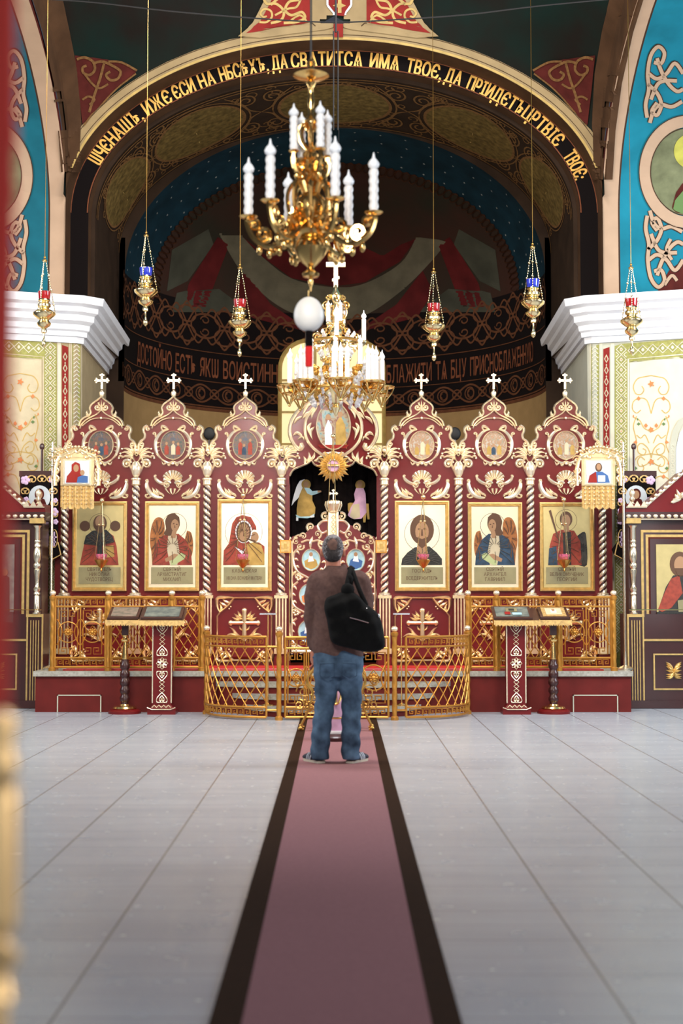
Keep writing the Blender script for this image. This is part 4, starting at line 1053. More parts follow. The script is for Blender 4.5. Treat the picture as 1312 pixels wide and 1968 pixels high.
# jambs beside the doors
for s in (-1, 1):
    j = MB(); j.box(s * .545 - .035, s * .545 + .035, .02, .06, ZSOL, zi(930), 0)
    for x in (-.03, .0, .03): j.box(s * .545 + x - .005, s * .545 + x + .005, .012, .03, ZSOL + .05, zi(1035), 1)
    j.build('door_jamb', ['red', 'framegold'], ico, smooth=False)
    j = MB(); j.box(-.065, .065, -.03, 0, -.075, .075, 0); j.box(-.05, .05, -.036, -.03, -.06, .06, 1); j.box(-.02, .02, -.038, -.036, -.03, .03, 2)
    j.build('small_plaque', ['fencegold', 'embroid', 'ochre'], ico, loc=(s * .555, -.09, zi(1051)), smooth=False)
# ---- curtain with applied angel and seated figure
cu = MB(); V = []; nx = 60
for k in range(nx + 1):
    x = -.72 + 1.44 * k / nx; y = 17.0 + .014 * sin(k * 1.1) + .006 * sin(k * 2.7); V += [(x, y, ZSOL + .02), (x, y, zi(872))]
cu.add(V, [(2 * k, 2 * k + 2, 2 * k + 3, 2 * k + 1) for k in range(nx)], 0)
o = cu.build('altar_curtain', ['velvet']); o['label'] = 'black altar curtain hanging behind the gilded royal doors'; o['category'] = 'curtain'
YC_ = 16.965
def cpt(P, cx): return [(Xp(x, y, YC_), Zp(y, YC_)) for x, y in P]
def applique(parts, name, label):
    m = MB(); mats = []
    for q, (P, mt) in enumerate(parts):
        if mt not in mats: mats.append(mt)
        m.prism(cpt(P, 0), YC_ - .004 - q * .002, YC_ + .012, mats.index(mt))
    o = m.build(name, mats, smooth=False); o['label'] = label; o['category'] = 'embroidery'; return o
applique([([(585, 921), (576, 924), (570, 934), (565, 950), (562, 962), (560, 972), (566, 964), (572, 958), (580, 948), (588, 938)], 'robe_white'), (circ(588, 931, 9, 9.5, 18), 'ochre'), ([(581, 938), (576, 950), (572, 964), (570, 978), (570, 990), (578, 993), (596, 992), (605, 988), (606, 975), (600, 962), (600, 945), (594, 938)], 'ochre'),
          ([(584, 937), (594, 938), (600, 944), (610, 943), (616, 946), (606, 950), (598, 952), (590, 948)], 'paleblue'), ([(610, 943), (617, 943), (617, 946), (610, 947)], 'faceskin'), ([(568, 989), (578, 993), (596, 992), (604, 987), (604, 993), (590, 996), (570, 995)], 'paleblue'),
          ([(569, 994), (573, 995), (573, 1001), (569, 1001)], 'robe_white'), ([(595, 992), (603, 990), (604, 994), (597, 995)], 'robe_white'), (circ(588, 931, 5, 6, 12), 'faceskin')], 'angel_applique', 'winged angel in ochre robe sewn on the left of the black curtain')
applique([([(668, 968), (672, 966), (708, 968), (710, 998), (706, 998), (704, 984), (702, 1004), (698, 1004), (696, 984), (672, 990), (668, 980)], 'ochre'), (circ(692, 932, 9.5, 9.5, 18), 'ochre'), ([(684, 938), (680, 950), (682, 962), (674, 975), (668, 990), (672, 994), (680, 998), (694, 997), (704, 985), (703, 965), (702, 948), (698, 938)], 'mauve'),
          ([(678, 970), (690, 968), (692, 994), (680, 998), (672, 992)], 'lacecream'), (circ(691, 931, 5, 6.5, 12), 'faceskin')], 'seated_figure_applique', 'haloed seated figure in pink robe sewn on the right of the black curtain')
# ================================================================ ICONS
def icon(cx, labels, figs, gold, y0=966, y1=1136, hw=52, pan=0, frame='framegold', hh=44, Y=YI, name='icon_painting', dark=False):
    t = thing(name, labels, 'icon', (ICX + cx, Y, 0), group='large icons on the icon screen')
    f = MB(); zt, zb = zi(y0), zi(y1); W = hw * U
    prof = [(0, -.012), (.0, -.045), (.016, -.05), (.022, -.03), (.034, -.034), (.044, -.022), (.046, -.006)]
    V = []
    for o, y in prof:
        V += [(-W + o, y, zb + o), (W - o, y, zb + o), (W - o, y, zt - o), (-W + o, y, zt - o)]
    f.add(V, [(j * 4 + i, j * 4 + (i + 1) % 4, (j + 1) * 4 + (i + 1) % 4, (j + 1) * 4 + i) for j in range(len(prof) - 1) for i in range(4)], 0)
    f.add([(-W, 0, zb), (W, 0, zb), (W, 0, zt), (-W, 0, zt)] + V[:4], [(0, 1, 5, 4), (1, 2, 6, 5), (2, 3, 7, 6), (3, 0, 4, 7)], 0)
    f.build('frame', [frame], t, smooth=False)
    b = MB(); Wp = W - .045; b.box(-Wp, Wp, -.012, -.004, zb + .045, zt - .045, 0)
    b.build('gold_ground', [gold], t, smooth=False)
    mats = []; m = MB()
    for q, (P, mt) in enumerate(figs):
        if mt not in mats: mats.append(mt)
        P = q2(P); P = [(max(-Wp, min(Wp, x)), z) for x, z in P]
        m.prism(P, -.014 - q * .0008, -.012, mats.index(mt))
    q = len(figs)
    for P, mt in figs:
        if not (mt.startswith('robe_') or mt == 'wing') or len(P) > 20 and mt != 'wing': continue
        ln = 'foldgrey' if mt in ('robe_dark', 'robe_blue') else 'facebrown'
        if ln not in mats: mats.append(ln)
        c = Vector((sum(p[0] for p in P) / len(P), sum(p[1] for p in P) / len(P)))
        if max(p[0] for p in P) - min(p[0] for p in P) < 18: continue
        for i in range(0, len(P) if mt != 'wing' else len(P), 1 if mt != 'wing' else 3):
            e = Vector(P[i]); e2 = Vector(P[(i + 1) % len(P)])
            for tt in (0, .5):
                w_ = e.lerp(e2, tt); a = c.lerp(w_, .25); b = c.lerp(w_, .88); md = a.lerp(b, .5) + Vector((1.5, 1)); m.ribbon(q2([a, md, b]), .0032, -.0135 - q * .0008, .0012, mats.index(ln))
    m.build('painted_figure', mats, t, smooth=False)
    return t
def plaque(t, y0, y1, hw, lines, yb=1085):
    m = MB(); m.box(-hw * U, hw * U, -.018, -.012, zi(y1), zi(y0), 0); zc0 = zi(y0); n = len(lines)
    for k, tx in enumerate(lines):
        ws = [glyph(c)[2] for c in tx]; tot = sum(ws) + .1 * len(tx); wmax = hw * 1.7 * U * min(1, len(tx) / 15 + .1); kx = wmax / tot; s = -wmax / 2
        zc = zc0 - (zc0 - zi(y1)) * (k + .75) / (n + .3)
        for c, gw in zip(tx, ws):
            V, Fs, _ = glyph(c); m.add([(s + v[0] * kx, -.019, zc + v[1] * .052 / .73 * .8) for v in V], Fs, 1); s += (gw + .1) * kx
    m.build('inscription_plaque', ['plaque', 'textdark'], t, smooth=False)
def halo_ring(cx, cy, r): 
    A = circ(cx, cy, r, r, 28); B = circ(cx, cy, r - 1.1, r - 1.1, 28); return A + [A[0]] + [B[0]] + B[::-1]
def bust(cx, dark):
    return []
def hl(cx, cy, r, gold): return [(circ(cx, cy, r, r, 28), 'textdark'), (circ(cx, cy, r - .8, r - .8, 28), gold)]
ANG = lambda s, robe, sash: hl(s * 4, 1010, 24, 'icongold') + [
    (cr([(s * -40, 1060), (s * -43, 1040), (s * -40, 1012), (s * -32, 996), (s * -20, 996), (s * -15, 1010), (s * -16, 1030), (s * -22, 1050), (s * -30, 1075), (s * -38, 1086)], 3), 'wing'),
    (cr([(s * 28, 1020), (s * 36, 1024), (s * 40, 1044), (s * 38, 1066), (s * 30, 1080), (s * 22, 1060), (s * 24, 1036)], 3), 'wing'),
    ([(s * -14, 1028), (s * -26, 1036), (s * -34, 1052), (s * -38, 1086), (s * 38, 1086), (s * 36, 1060), (s * 26, 1038), (s * 12, 1026)], robe),
    ([(s * -8, 1030), (s * 8, 1028), (s * 14, 1060), (s * 10, 1086), (s * -4, 1086), (s * -10, 1056)], 'lacecream'),
    ([(s * -4, 1076), (s * 18, 1062), (s * 26, 1066), (s * 24, 1074), (s * 4, 1086), (s * -2, 1086)], 'leafpale'), ([(s * -14, 1074), (s * 4, 1064), (s * 12, 1066), (s * 2, 1076), (s * -12, 1080)], 'faceskin'),
    (cr([(s * 4, 986), (s * -8, 990), (s * -14, 1002), (s * -12, 1016), (s * -16, 1026), (s * -6, 1030), (s * 6, 1024), (s * 14, 1010), (s * 13, 994)], 3), 'facebrown'),
    (circ(s * 5, 1010, 7.5, 12, 18), 'faceskin'), ([(s * 0, 1020), (s * 8, 1022), (s * 6, 1034), (s * -3, 1034)], 'faceskin'),
    ([(s * 1, 1006), (s * 4, 1005), (s * 4, 1007), (s * 1, 1008)], 'facebrown'), ([(s * 7, 1007), (s * 10, 1007), (s * 10, 1009), (s * 7, 1009)], 'facebrown'), ([(s * 4, 1008), (s * 6, 1014), (s * 4, 1015)], 'facebrown')]
t = icon(BAYS[1], 'gilded icon of a haloed angel in red robe, on the left half of the screen', ANG(1, 'robe_red', 0), 'icongold', y0=964); plaque(t, 1090, 1122, 40, ['СВЯТЫЙ', 'АРХИСТРАТИГ', 'МИХАИЛ'])
t = icon(BAYS[4], 'gilded icon of a haloed angel in blue robe, on the right half of the screen', ANG(-1, 'robe_blue', 0), 'icongold', y0=966); plaque(t, 1090, 1122, 40, ['СВЯТЫЙ', 'АРХАНГЕЛ', 'ГАВРИИЛ'])
t = icon(BAYS[2], 'gilded icon of mother and child in a dark red veil, left of the royal doors', hl(-2, 1022, 36, 'icongold') + [
    ([(-4, 990), (-16, 994), (-24, 1006), (-27, 1024), (-30, 1044), (-40, 1058), (-41, 1086), (38, 1086), (38, 1050), (24, 1040), (22, 1012), (12, 994)], 'robe_red'), (circ(18, 1032, 13, 14, 20), 'icongold'),
    (circ(19, 1032, 8, 10, 16), 'faceskin'), ([(4, 1046), (18, 1042), (32, 1048), (38, 1066), (38, 1086), (8, 1086)], 'ochre'),
    (circ(-2, 1022, 16, 22, 22), 'robe_white'), (circ(-2, 1023, 14, 20, 22), 'facebrown'), (circ(-2, 1023, 11, 17, 22), 'faceskin'),
    ([(-8, 1018), (-4, 1017), (-4, 1020), (-8, 1020)], 'facebrown'), ([(2, 1018), (6, 1018), (6, 1020), (2, 1020)], 'facebrown'), ([(-2, 1020), (0, 1030), (-3, 1031)], 'facebrown'), ([(-20, 1050), (-4, 1066), (4, 1050), (-2, 1060)], 'robe_white')], 'icongold', y0=960, y1=1136); plaque(t, 1090, 1122, 40, ['КАЗАНСКАЯ', 'ИКОНА БОЖИЕЙ МАТЕРИ'])
t = icon(BAYS[3], 'gilded icon of a bearded haloed man in dark robe, right of the royal doors', hl(0, 1026, 34, 'icongold') + [
    ([(-14, 1052), (-28, 1062), (-38, 1074), (-40, 1086), (38, 1086), (38, 1074), (28, 1062), (14, 1050)], 'robe_dark'), (circ(0, 1018, 23, 29, 24), 'facebrown'), ([(-8, 1040), (8, 1040), (12, 1070), (-12, 1070)], 'faceskin'),
    (circ(0, 1022, 13, 19, 22), 'faceskin'), ([(-11, 1032), (0, 1036), (11, 1032), (8, 1048), (0, 1054), (-8, 1048)], 'facebrown'), ([(-8, 1016), (-3, 1015), (-3, 1018), (-8, 1018)], 'facebrown'), ([(3, 1015), (8, 1016), (8, 1018), (3, 1018)], 'facebrown'), ([(-1, 1017), (1, 1017), (2, 1030), (-2, 1030)], 'facebrown')], 'icongold', y0=963, y1=1136); plaque(t, 1090, 1122, 40, ['ГОСПОДЬ', 'ВСЕДЕРЖИТЕЛЬ'])
t = icon(BAYS[0], 'dim gilded icon of a bishop holding a book, leftmost on the screen', hl(0, 1008, 21, 'icongold2') + [
    (circ(-29, 1011, 10, 10, 18), 'facebrown'), (circ(29, 1011, 10, 10, 18), 'facebrown'), ([(-12, 1022), (-26, 1030), (-33, 1060), (-38, 1086), (36, 1086), (32, 1050), (26, 1030), (12, 1020)], 'robe_red'), ([(-14, 1020), (-27, 1030), (-31, 1046), (0, 1050), (28, 1042), (24, 1030), (12, 1018)], 'robe_dark'),
    ([(-5, 1030), (5, 1030), (5, 1086), (-5, 1086)], 'robe_dark'), ([(8, 1050), (26, 1048), (28, 1070), (10, 1072)], 'ochre'), (circ(0, 1006, 13, 16, 20), 'facebrown'), (circ(0, 1003, 9, 12, 20), 'faceskin'), ([(-8, 1010), (8, 1010), (6, 1022), (0, 1026), (-6, 1022)], 'facebrown')], 'icongold2', y0=964); plaque(t, 1090, 1122, 40, ['СВЯТИТЕЛЬ', 'НИКОЛАЙ', 'ЧУДОТВОРЕЦ'])
t = icon(BAYS[5], 'dim gilded icon of a young soldier with spear, rightmost on the screen', hl(-1, 1000, 21, 'icongold2') + [
    (cr([(20, 1030), (34, 1022), (38, 1040), (38, 1086), (22, 1086)], 3), 'robe_dark'), ([(-10, 1018), (-26, 1026), (-33, 1050), (-32, 1086), (28, 1086), (26, 1040), (14, 1020)], 'robe_red'), ([(-34, 1054), (-20, 1050), (-18, 1086), (-36, 1086)], 'robe_blue'), ([(-8, 1024), (8, 1022), (8, 1086), (-6, 1086)], 'robe_dark'),
    ([(-34, 982), (-30, 980), (-14, 1040), (-16, 1040)], 'facebrown'), (circ(-1, 998, 12, 15, 20), 'facebrown'), (circ(-1, 1001, 8, 12, 20), 'faceskin'), ([(-5, 1010), (4, 1010), (5, 1022), (-6, 1022)], 'faceskin')], 'icongold2', y0=966); plaque(t, 1090, 1122, 40, ['СВЯТЫЙ', 'ВЕЛИКОМУЧЕНИК', 'ГЕОРГИЙ'])
for o in [o for o in COL.objects if o.name.startswith('icon_painting')]: o.location.y = YI - .002
# ================================================================ SOLEA, STEPS, BALUSTRADES
YS = 15.47
def capslab(mb, P, z, mi): mb.slab(P, z - .055, z, mi)
s_ = MB()
def halfell(a, b, y, n=24): return [(a * cos(pi * k / n), y - b * sin(pi * k / n)) for k in range(n + 1)]
SP = [(3.22, 16.7)] + [(3.22, YS)] + [(-3.22, YS)] + [(-3.22, 16.7)]
s_.slab(SP, 0, ZSOL - .055, 0); s_.slab([(3.22, 19), (3.04, YS - .03), (-3.04, YS - .03), (-3.22, 19)] if 0 else [(3.24, 16.7), (3.24, YS - .03), (-3.24, YS - .03), (-3.24, 16.7)], ZSOL - .055, ZSOL, 1)
for a, b, z in ((1.25, .30, .33), (1.10, .55, .215), (.98, .80, .105)):
    P = halfell(a, b, YS) ; s_.slab(P, 0, z - .05, 0); P2 = halfell(a + .02, b + .02, YS); s_.slab(P2, z - .05, z, 1)
s_.build('floor_solea', ['redstep', 'stone'], smooth=False, **S)
b_ = MB(); b_.slab([(3.06, 17.0), (3.0, 19.4), (-3.0, 19.4), (-3.06, 17.0)], 0, ZSOL - .01, 0); b_.slab([(3.06, 16.68), (3.06, 17.02), (-3.06, 17.02), (-3.06, 16.68)], 0, ZSOL - .01, 0)
b_.build('floor_altar', ['redcarpet'], smooth=False, **S)
c = MB(); c.box(-2.95, 2.95, YS + .12, 16.47, ZSOL, ZSOL + .012, 0); c.box(-2.95, 2.95, YS + .16, YS + .19, ZSOL + .012, ZSOL + .014, 1); c.box(-2.95, 2.95, YS + .22, YS + .235, ZSOL + .012, ZSOL + .014, 1)
o = c.build('red_carpet', ['redcarpet', 'mauve'], smooth=False); o['label'] = 'bright red carpet laid on the raised step before the icon screen'; o['category'] = 'carpet'
for px0, px1, w in ((110, 195, 'left'), (1100, 1187, 'right')):
    m = MB(); x0, x1 = Xp(px0, 1350, YS), Xp(px1, 1350, YS); z1 = Zp(1335, YS)
    m.box(x0, x1, YS - .012, YS - .001, .002, z1, 0)
    for a in ((x0, x0 + .012, .002, z1), (x1 - .012, x1, .002, z1), (x0, x1, z1 - .012, z1)): m.box(a[0], a[1], YS - .016, YS - .012, a[2], a[3], 1)
    o = m.build('vent_panel', ['redstep', 'plasterpale'], smooth=False); o['label'] = 'red rectangular panel with thin pale border low on the %s end of the step' % w; o['category'] = 'panel'
# ---- balustrade building blocks: local frame s along, z up, mapped by f(s, z) -> point
def greek(mb, f, s0, s1, z0, z1, r, mi=0):
    h = z1 - z0; n = max(1, int((s1 - s0) / (h * 1.15))); w = (s1 - s0) / n
    for k in range(n):
        a = s0 + k * w; P = [(a, z0), (a, z1), (a + w * .8, z1), (a + w * .8, z0 + h * .28), (a + w * .35, z0 + h * .28), (a + w * .35, z0 + h * .62), (a + w * .58, z0 + h * .62)]
        mb.tube([f(*p) for p in P], r, 4, mi)
        mb.tube([f(a, z0), f(a + w, z0)], r, 4, mi) if 0 else None
def bar(mb, f, s0, z0, s1, z1, r, mi=0, n=1):
    mb.tube([f(s0 + (s1 - s0) * k / n, z0 + (z1 - z0) * k / n) for k in range(n + 1)], r, 5, mi)
def frame4(mb, f, s0, s1, z0, z1, r, n=1):
    bar(mb, f, s0, z0, s1, z0, r, n=n); bar(mb, f, s0, z1, s1, z1, r, n=n); bar(mb, f, s0, z0, s0, z1, r); bar(mb, f, s1, z0, s1, z1, r)
def lattice(mb, f, s0, s1, z0, z1, cw, r, slope=None):
    H = z1 - z0; W = s1 - s0; run = H / 2.0
    k = -int(H / cw) - 2
    def clip(sa, za, sb, zb):
        t0, t1 = 0, 1
        for p, q in ((-(sb - sa), sa - s0), (sb - sa, s1 - sa)):
            if abs(p) < 1e-9:
                if q < 0: return
            else:
                t = q / p
                if p < 0: t0 = max(t0, t)
                else: t1 = min(t1, t)
        if t0 < t1:
            n = 4; mb.tube([f(sa + (sb - sa) * (t0 + (t1 - t0) * j / n), za + (zb - za) * (t0 + (t1 - t0) * j / n)) for j in range(n + 1)], r, 4)
    x = s0 - run * 2
    while x < s1 + run * 2:
        clip(x, z0, x + run * 1.3, z1); clip(x + run * 1.3, z0, x, z1); x += cw
def circmotif(mb, f, s0, s1, z0, z1, r):
    c = (s0 + s1) / 2; W = (s1 - s0); R = W * .46; zc = (z0 + z1) / 2
    for q in (z0 + (z1 - z0) * .04, z1 - (z1 - z0) * .04):
        sg = 1 if q < zc else -1; h = (z1 - z0) * .13
        for s in (-1, 1):
            a = c + s * W * .42; P = [(a, zc), (a, q), (c + s * W * .06, q), (c + s * W * .06, q + sg * h), (c + s * W * .28, q + sg * h), (c + s * W * .28, q + sg * h * .5), (c + s * W * .16, q + sg * h * .5)]
            mb.tube([f(*p) for p in P], r, 4)
    mb.tube([f(c + R * cos(t), zc + R * sin(t)) for t in [2 * pi * k / 24 for k in range(24)]], r, 5, closed=True)
    for s in (-1, 1): mb.tube([f(c + s * W * (.5 - .22 * sin(pi * t)), zc + R * 1.25 * (2 * t - 1)) for t in [k / 12 for k in range(13)]], r, 4)
    d = R * .62; mb.tube([f(c + a * d * .75, zc + b * d) for a, b in ((1, 0), (0, 1), (-1, 0), (0, -1))], r, 4, closed=True)
    p = f(c, zc); n_ = (f(c, zc + .01) - p).cross(f(c + .01, zc) - p).normalized()
    for k in range(8):
        a = k * pi / 4; e = f(c + d * .42 * cos(a), zc + d * .42 * sin(a)); mb.sph(e, d * .2, 0, 5)
    mb.sph(p - n_ * 0, d * .34, 0, 6)
def post(parent, x, y, z0, z1, r=.028, ball=.036, name='post'):
    m = MB(); m.twist(x, y, z0, z1, r, 0, strands=2, pitch=.12, depth=.22, n=12, dz=.02)
    m.lathe([(r * 1.4, 0), (r * 1.4, .03), (r, .04)], (x, y, z0), 12); m.lathe([(r, -.05), (r * 1.35, -.03), (r * 1.35, -.01), (r * .6, 0)], (x, y, z1), 12)
    p = m.build(name, ['fencegold'], parent)
    b = MB(); b.sph((x, y, z1 + ball * .75), (ball, ball, ball * .85), 0, 10); b.build('ball_finial', ['giltpale'], p)
    return p
def fence_panel(parent, f, s0, s1, z0, z1, kind, n=1, name='railing_panel'):
    m = MB(); H = z1 - z0; r = .0065
    frame4(m, f, s0, s1, z0, z1, .013, n=n)
    kb = .065
    bar(m, f, s0, z0 + kb + .035, s1, z0 + kb + .035, .011, n=n); bar(m, f, s0, z1 - kb - .035, s1, z1 - kb - .035, .011, n=n)
    greek(m, f, s0 + .02, s1 - .02, z0 + .02, z0 + kb + .015, .0065); greek(m, f, s0 + .02, s1 - .02, z1 - kb - .015, z1 - .02, .0065)
    a, b = z0 + kb + .035, z1 - kb - .035
    if kind == 'lattice': lattice(m, f, s0, s1, a, b, .095, r)
    elif kind == 'amblat': lattice(m, f, s0, s1, a, b, .115, .0065)
    elif kind == 'two':
        mid = (s0 + s1) / 2; bar(m, f, mid, a, mid, b, .009); circmotif(m, f, s0 + .02, mid - .01, a + .02, b - .02, r); circmotif(m, f, mid + .01, s1 - .02, a + .02, b - .02, r)
    elif kind == 'one': circmotif(m, f, s0 + .03, s1 - .03, a + .02, b - .02, r)
    elif kind == 'mix':
        mid = s0 + (s1 - s0) * .72; bar(m, f, mid, a, mid, b, .009); lattice(m, f, s0, mid, a, b, .095, r); 
        q = (s1 + mid) / 2; bar(m, f, q, a, q, b, .007)
    return m.build(name, ['fencegold'], parent)
YF = YS + .06; ZT = Zp(1148, YF)
for side in (-1, 1):
    w = 'left' if side < 0 else 'right'
    t = thing('balustrade', 'tall gold openwork balustrade standing on the %s half of the raised step' % w, 'balustrade', (0, YF, 0), group='gold balustrades on the step')
    pxs = [101, 208, 330, 388] if side < 0 else [1179, 1073, 954, 899]
    xs = [Xp(p, 1200, YF) for p in pxs]
    for x in xs: post(t, x, 0, ZSOL, ZT + .02)
    for i, kd in enumerate(('two', 'lattice', 'lattice')):
        a, b = sorted((xs[i], xs[i + 1])); fence_panel(t, lambda s, z: Vector((s, 0, z)), a + .03, b - .03, ZSOL + .04, ZT, kd)
# curved rail around the steps
for side in (-1, 1):
    w = 'left' if side < 0 else 'right'
    t = thing('step_railing', 'curved gold lattice railing around the %s side of the ambo steps' % w, 'railing', (0, 0, 0), group='curved railings round the steps')
    YG = 14.46
    xo = Xp(398 if side < 0 else 897, 1300, 15.3); xi = Xp(512 if side < 0 else 780, 1300, YG + .02)
    xg = Xp(536 if side < 0 else 758, 1300, YG)
    p0 = Vector((xo, 15.18)); p1 = Vector((xi, YG + .0))
    def f(s, z, p0=p0, p1=p1):
        a = s * pi / 2; return Vector((p0.x + (p1.x - p0.x) * sin(a) if 0 else p1.x + (p0.x - p1.x) * cos(a), p0.y + (p1.y - p0.y) * sin(a), z))
    L = 1.05
    g = lambda s, z: f(s / L, z)
    zt = Zp(1224, YG); fence_panel(t, g, 0.03, L, .03, zt, 'amblat', n=14)
    post(t, xo, 15.22, 0, Zp(1212, 15.2)); post(t, xg, YG, 0, Zp(1214, YG))
    m = MB(); 
    for z in (.1, zt - .1): m.tube([(xi, YG, z), (xg, YG, z)], .012, 5)
    m.tube([(xi, YG, zt - .1), (xi + (xg - xi) * .35, YG - .02, zt - .22), (xg - (xg - xi) * .2, YG, zt - .42)], .005, 4); m.build('link_bar', ['fencegold'], t)
for side in (-1, 1):
    w = 'left' if side < 0 else 'right'
    t = thing('gate', 'low gold openwork gate leaf on the %s, in front of the royal doors' % w, 'gate', (0, YG, 0), group='gate leaves before the steps')
    a, b = sorted((Xp(548 if side < 0 else 746, 1300, YG), side * .012 - .04)); zt = Zp(1225, YG)
    m = MB(); ff = lambda s, z: Vector((s, 0, z))
    frame4(m, ff, a, b, .03, zt, .013); bar(m, ff, a, .13, b, .13, .011); bar(m, ff, a, zt - .11, b, zt - .11, .011)
    greek(m, ff, a + .02, b - .02, .05, .11, .0075); greek(m, ff, a + .02, b - .02, zt - .09, zt - .02, .0075)
    o = m.build('gate_frame', ['fencegold'], t)
    m = MB(); mid = (a + b) / 2; circmotif(m, ff, a + .01, mid - .005, .15, zt - .13, .0085); circmotif(m, ff, mid + .005, b - .01, .15, zt - .13, .0085); bar(m, ff, mid, .13, mid, zt - .11, .009)
    m.build('gate_ornament', ['fencegold'], t)
# ---- runner carpet
YE = 14.62
def fl(px, py):
    d = ray(px, py); t = -CAM.z / d.z; return CAM + d * t
def quad(mb, P, z0, z1, mi): mb.slab([(p.x, p.y) for p in P], z0, z1, mi)
A0, A1, A2, A3 = fl(402, 1968), fl(465, 1968), fl(828, 1968), fl(887, 1968)
B0, B1, B2, B3 = fl(575, 1389), fl(590, 1389), fl(711, 1389), fl(725, 1389)
def ext(a, b, y): return a + (b - a) * ((y - a.y) / (b.y - a.y))
m = MB()
for (a, b), (c_, d), mi in (((A0, B0), (A1, B1), 1), ((A1, B1), (A2, B2), 0), ((A2, B2), (A3, B3), 1)):
    quad(m, [ext(a, b, 2.6), ext(a, b, YE), ext(c_, d, YE), ext(c_, d, 2.6)], .001, .010 if mi else .011, mi)
o = m.build('runner_carpet', ['carpet', 'carpetedge'], smooth=False); o['label'] = 'long mauve runner carpet with dark brown edges on the tiled floor'; o['category'] = 'carpet'
# ================================================================ LECTERNS on the floor before the step
def heart(mb, x, z, s, y, up=1):
    P = [(0, -.9 * up), (.9, .1 * up), (1.0, .8 * up), (.5, 1.0 * up), (.1, .65 * up), (.1, .1 * up)]
    for sg in (-1, 1): mb.ribbon([(x + sg * a * s, z + b * s) for a, b in cr([(p[0], p[1]) for p in P], 3)], s * .1, y, .008, 1)
    mb.ribbon([(x - s, z + up * s), (x + s, z + up * s)], s * .09, y, .008, 1)
    for sg in (-1, 1): mb.ribbon([(x + a * s, z + b * s) for a, b in cr([(0, -.3 * up), (sg * .4, .2 * up), (sg * .45, .6 * up), (sg * .2, .6 * up)], 4)], s * .1, y, .008, 1)
def pillar_lectern(px, label, Y):
    x = Xp(px, 1300, Y); t = thing('pillar_lectern', label, 'lectern', (x, Y, 0), group='carved pillar lecterns')
    m = MB(); m.lathe([(.21, 0), (.21, .05), (.17, .07), (.135, .10)], (0, 0, 0), 4, 0, sx=1, sy=.8); V = m.v
    rot = []
    for v in V: a = pi / 4; rot.append((v[0] * cos(a) / cos(a) if 0 else (v[0] - v[1] / .8) * .707, (v[0] * .8 + v[1]) * .707, v[2]))
    m.v = rot; m.build('foot', ['red'], t, smooth=False)
    m = MB(); zt = Zp(1197, Y); m.box(-.10, .10, -.08, .08, .09, zt, 0)
    for s in (-1, 1): m.box(s * .10 - .006, s * .10 + .006, -.086, -.07, .12, zt - .02, 1)
    m.build('pillar', ['red', 'giltpale'], t, smooth=False)
    m = MB(); yy = -.081
    for zc in (zt - .17, .30):
        heart(m, 0, zc + .10, .055, yy, 1); heart(m, 0, zc - .12, .055, yy, -1)
        for k in range(3): 
            z = zc - .05 + k * .045
            for sg in (-1, 1): m.ribbon([(sg * a, z + b) for a, b in ((0, .022), (.028, 0), (0, -.022))], .005, yy, .008, 1)
    zc = (zt - .17 + .30) / 2 - .01
    for k in range(8):
        a = k * pi / 4; m.ribbon([(.012 * cos(a), zc + .012 * sin(a)), (.05 * cos(a - .3), zc + .05 * sin(a - .3)), (.062 * cos(a), zc + .062 * sin(a)), (.05 * cos(a + .3), zc + .05 * sin(a + .3)), (.012 * cos(a), zc + .012 * sin(a))], .005, yy, .008, 1)
    m.ribbon([(-.15, .075), (-.10, .055), (.10, .055), (.15, .075)], .006, -.125, .01, 1)
    for k in range(5): m.ribbon([(-.10 + k * .05, .075), (-.075 + k * .05, .10), (-.05 + k * .05, .075)], .006, -.12, .01, 1) if k < 4 else None
    m.build('pillar_carving', ['red', 'giltpale'], t)
    return t, x, zt
def desk(t, w, d, zt, ang=22):
    # sloping desk top; returns matrix of the board
    M = Matrix.Translation((0, -.02, zt + .075)) @ Matrix.Rotation(radians(ang), 4, 'X')
    m = MB(); m.box(-w, w, -d, d, -.02, .02); m.v = [tuple(M @ Vector(v)) for v in m.v]; m.build('desk_top', ['reddark'], t, smooth=False)
    c = MB(); n = 40
    for k in range(n):
        x0 = -w - .01 + (2 * w + .02) * k / n; x1 = x0 + (2 * w + .02) / n; dz = .045 + .015 * abs(sin(k * 1.1))
        a = M @ Vector((x0, -d - .012, .022)); b = M @ Vector((x1, -d - .012, .022)); q = a + Vector((0, -.004, -dz)); r = b + Vector((0, -.004, -dz - .004 * sin(k)))
        c.add([a, b, r, q], [(0, 1, 2, 3)]); c.add([a + Vector((0, .05, .012)), b + Vector((0, .05, .012)), b, a], [(0, 1, 2, 3)])
    c.build('lace_cloth', ['embroid'], t, smooth=False)
    return M
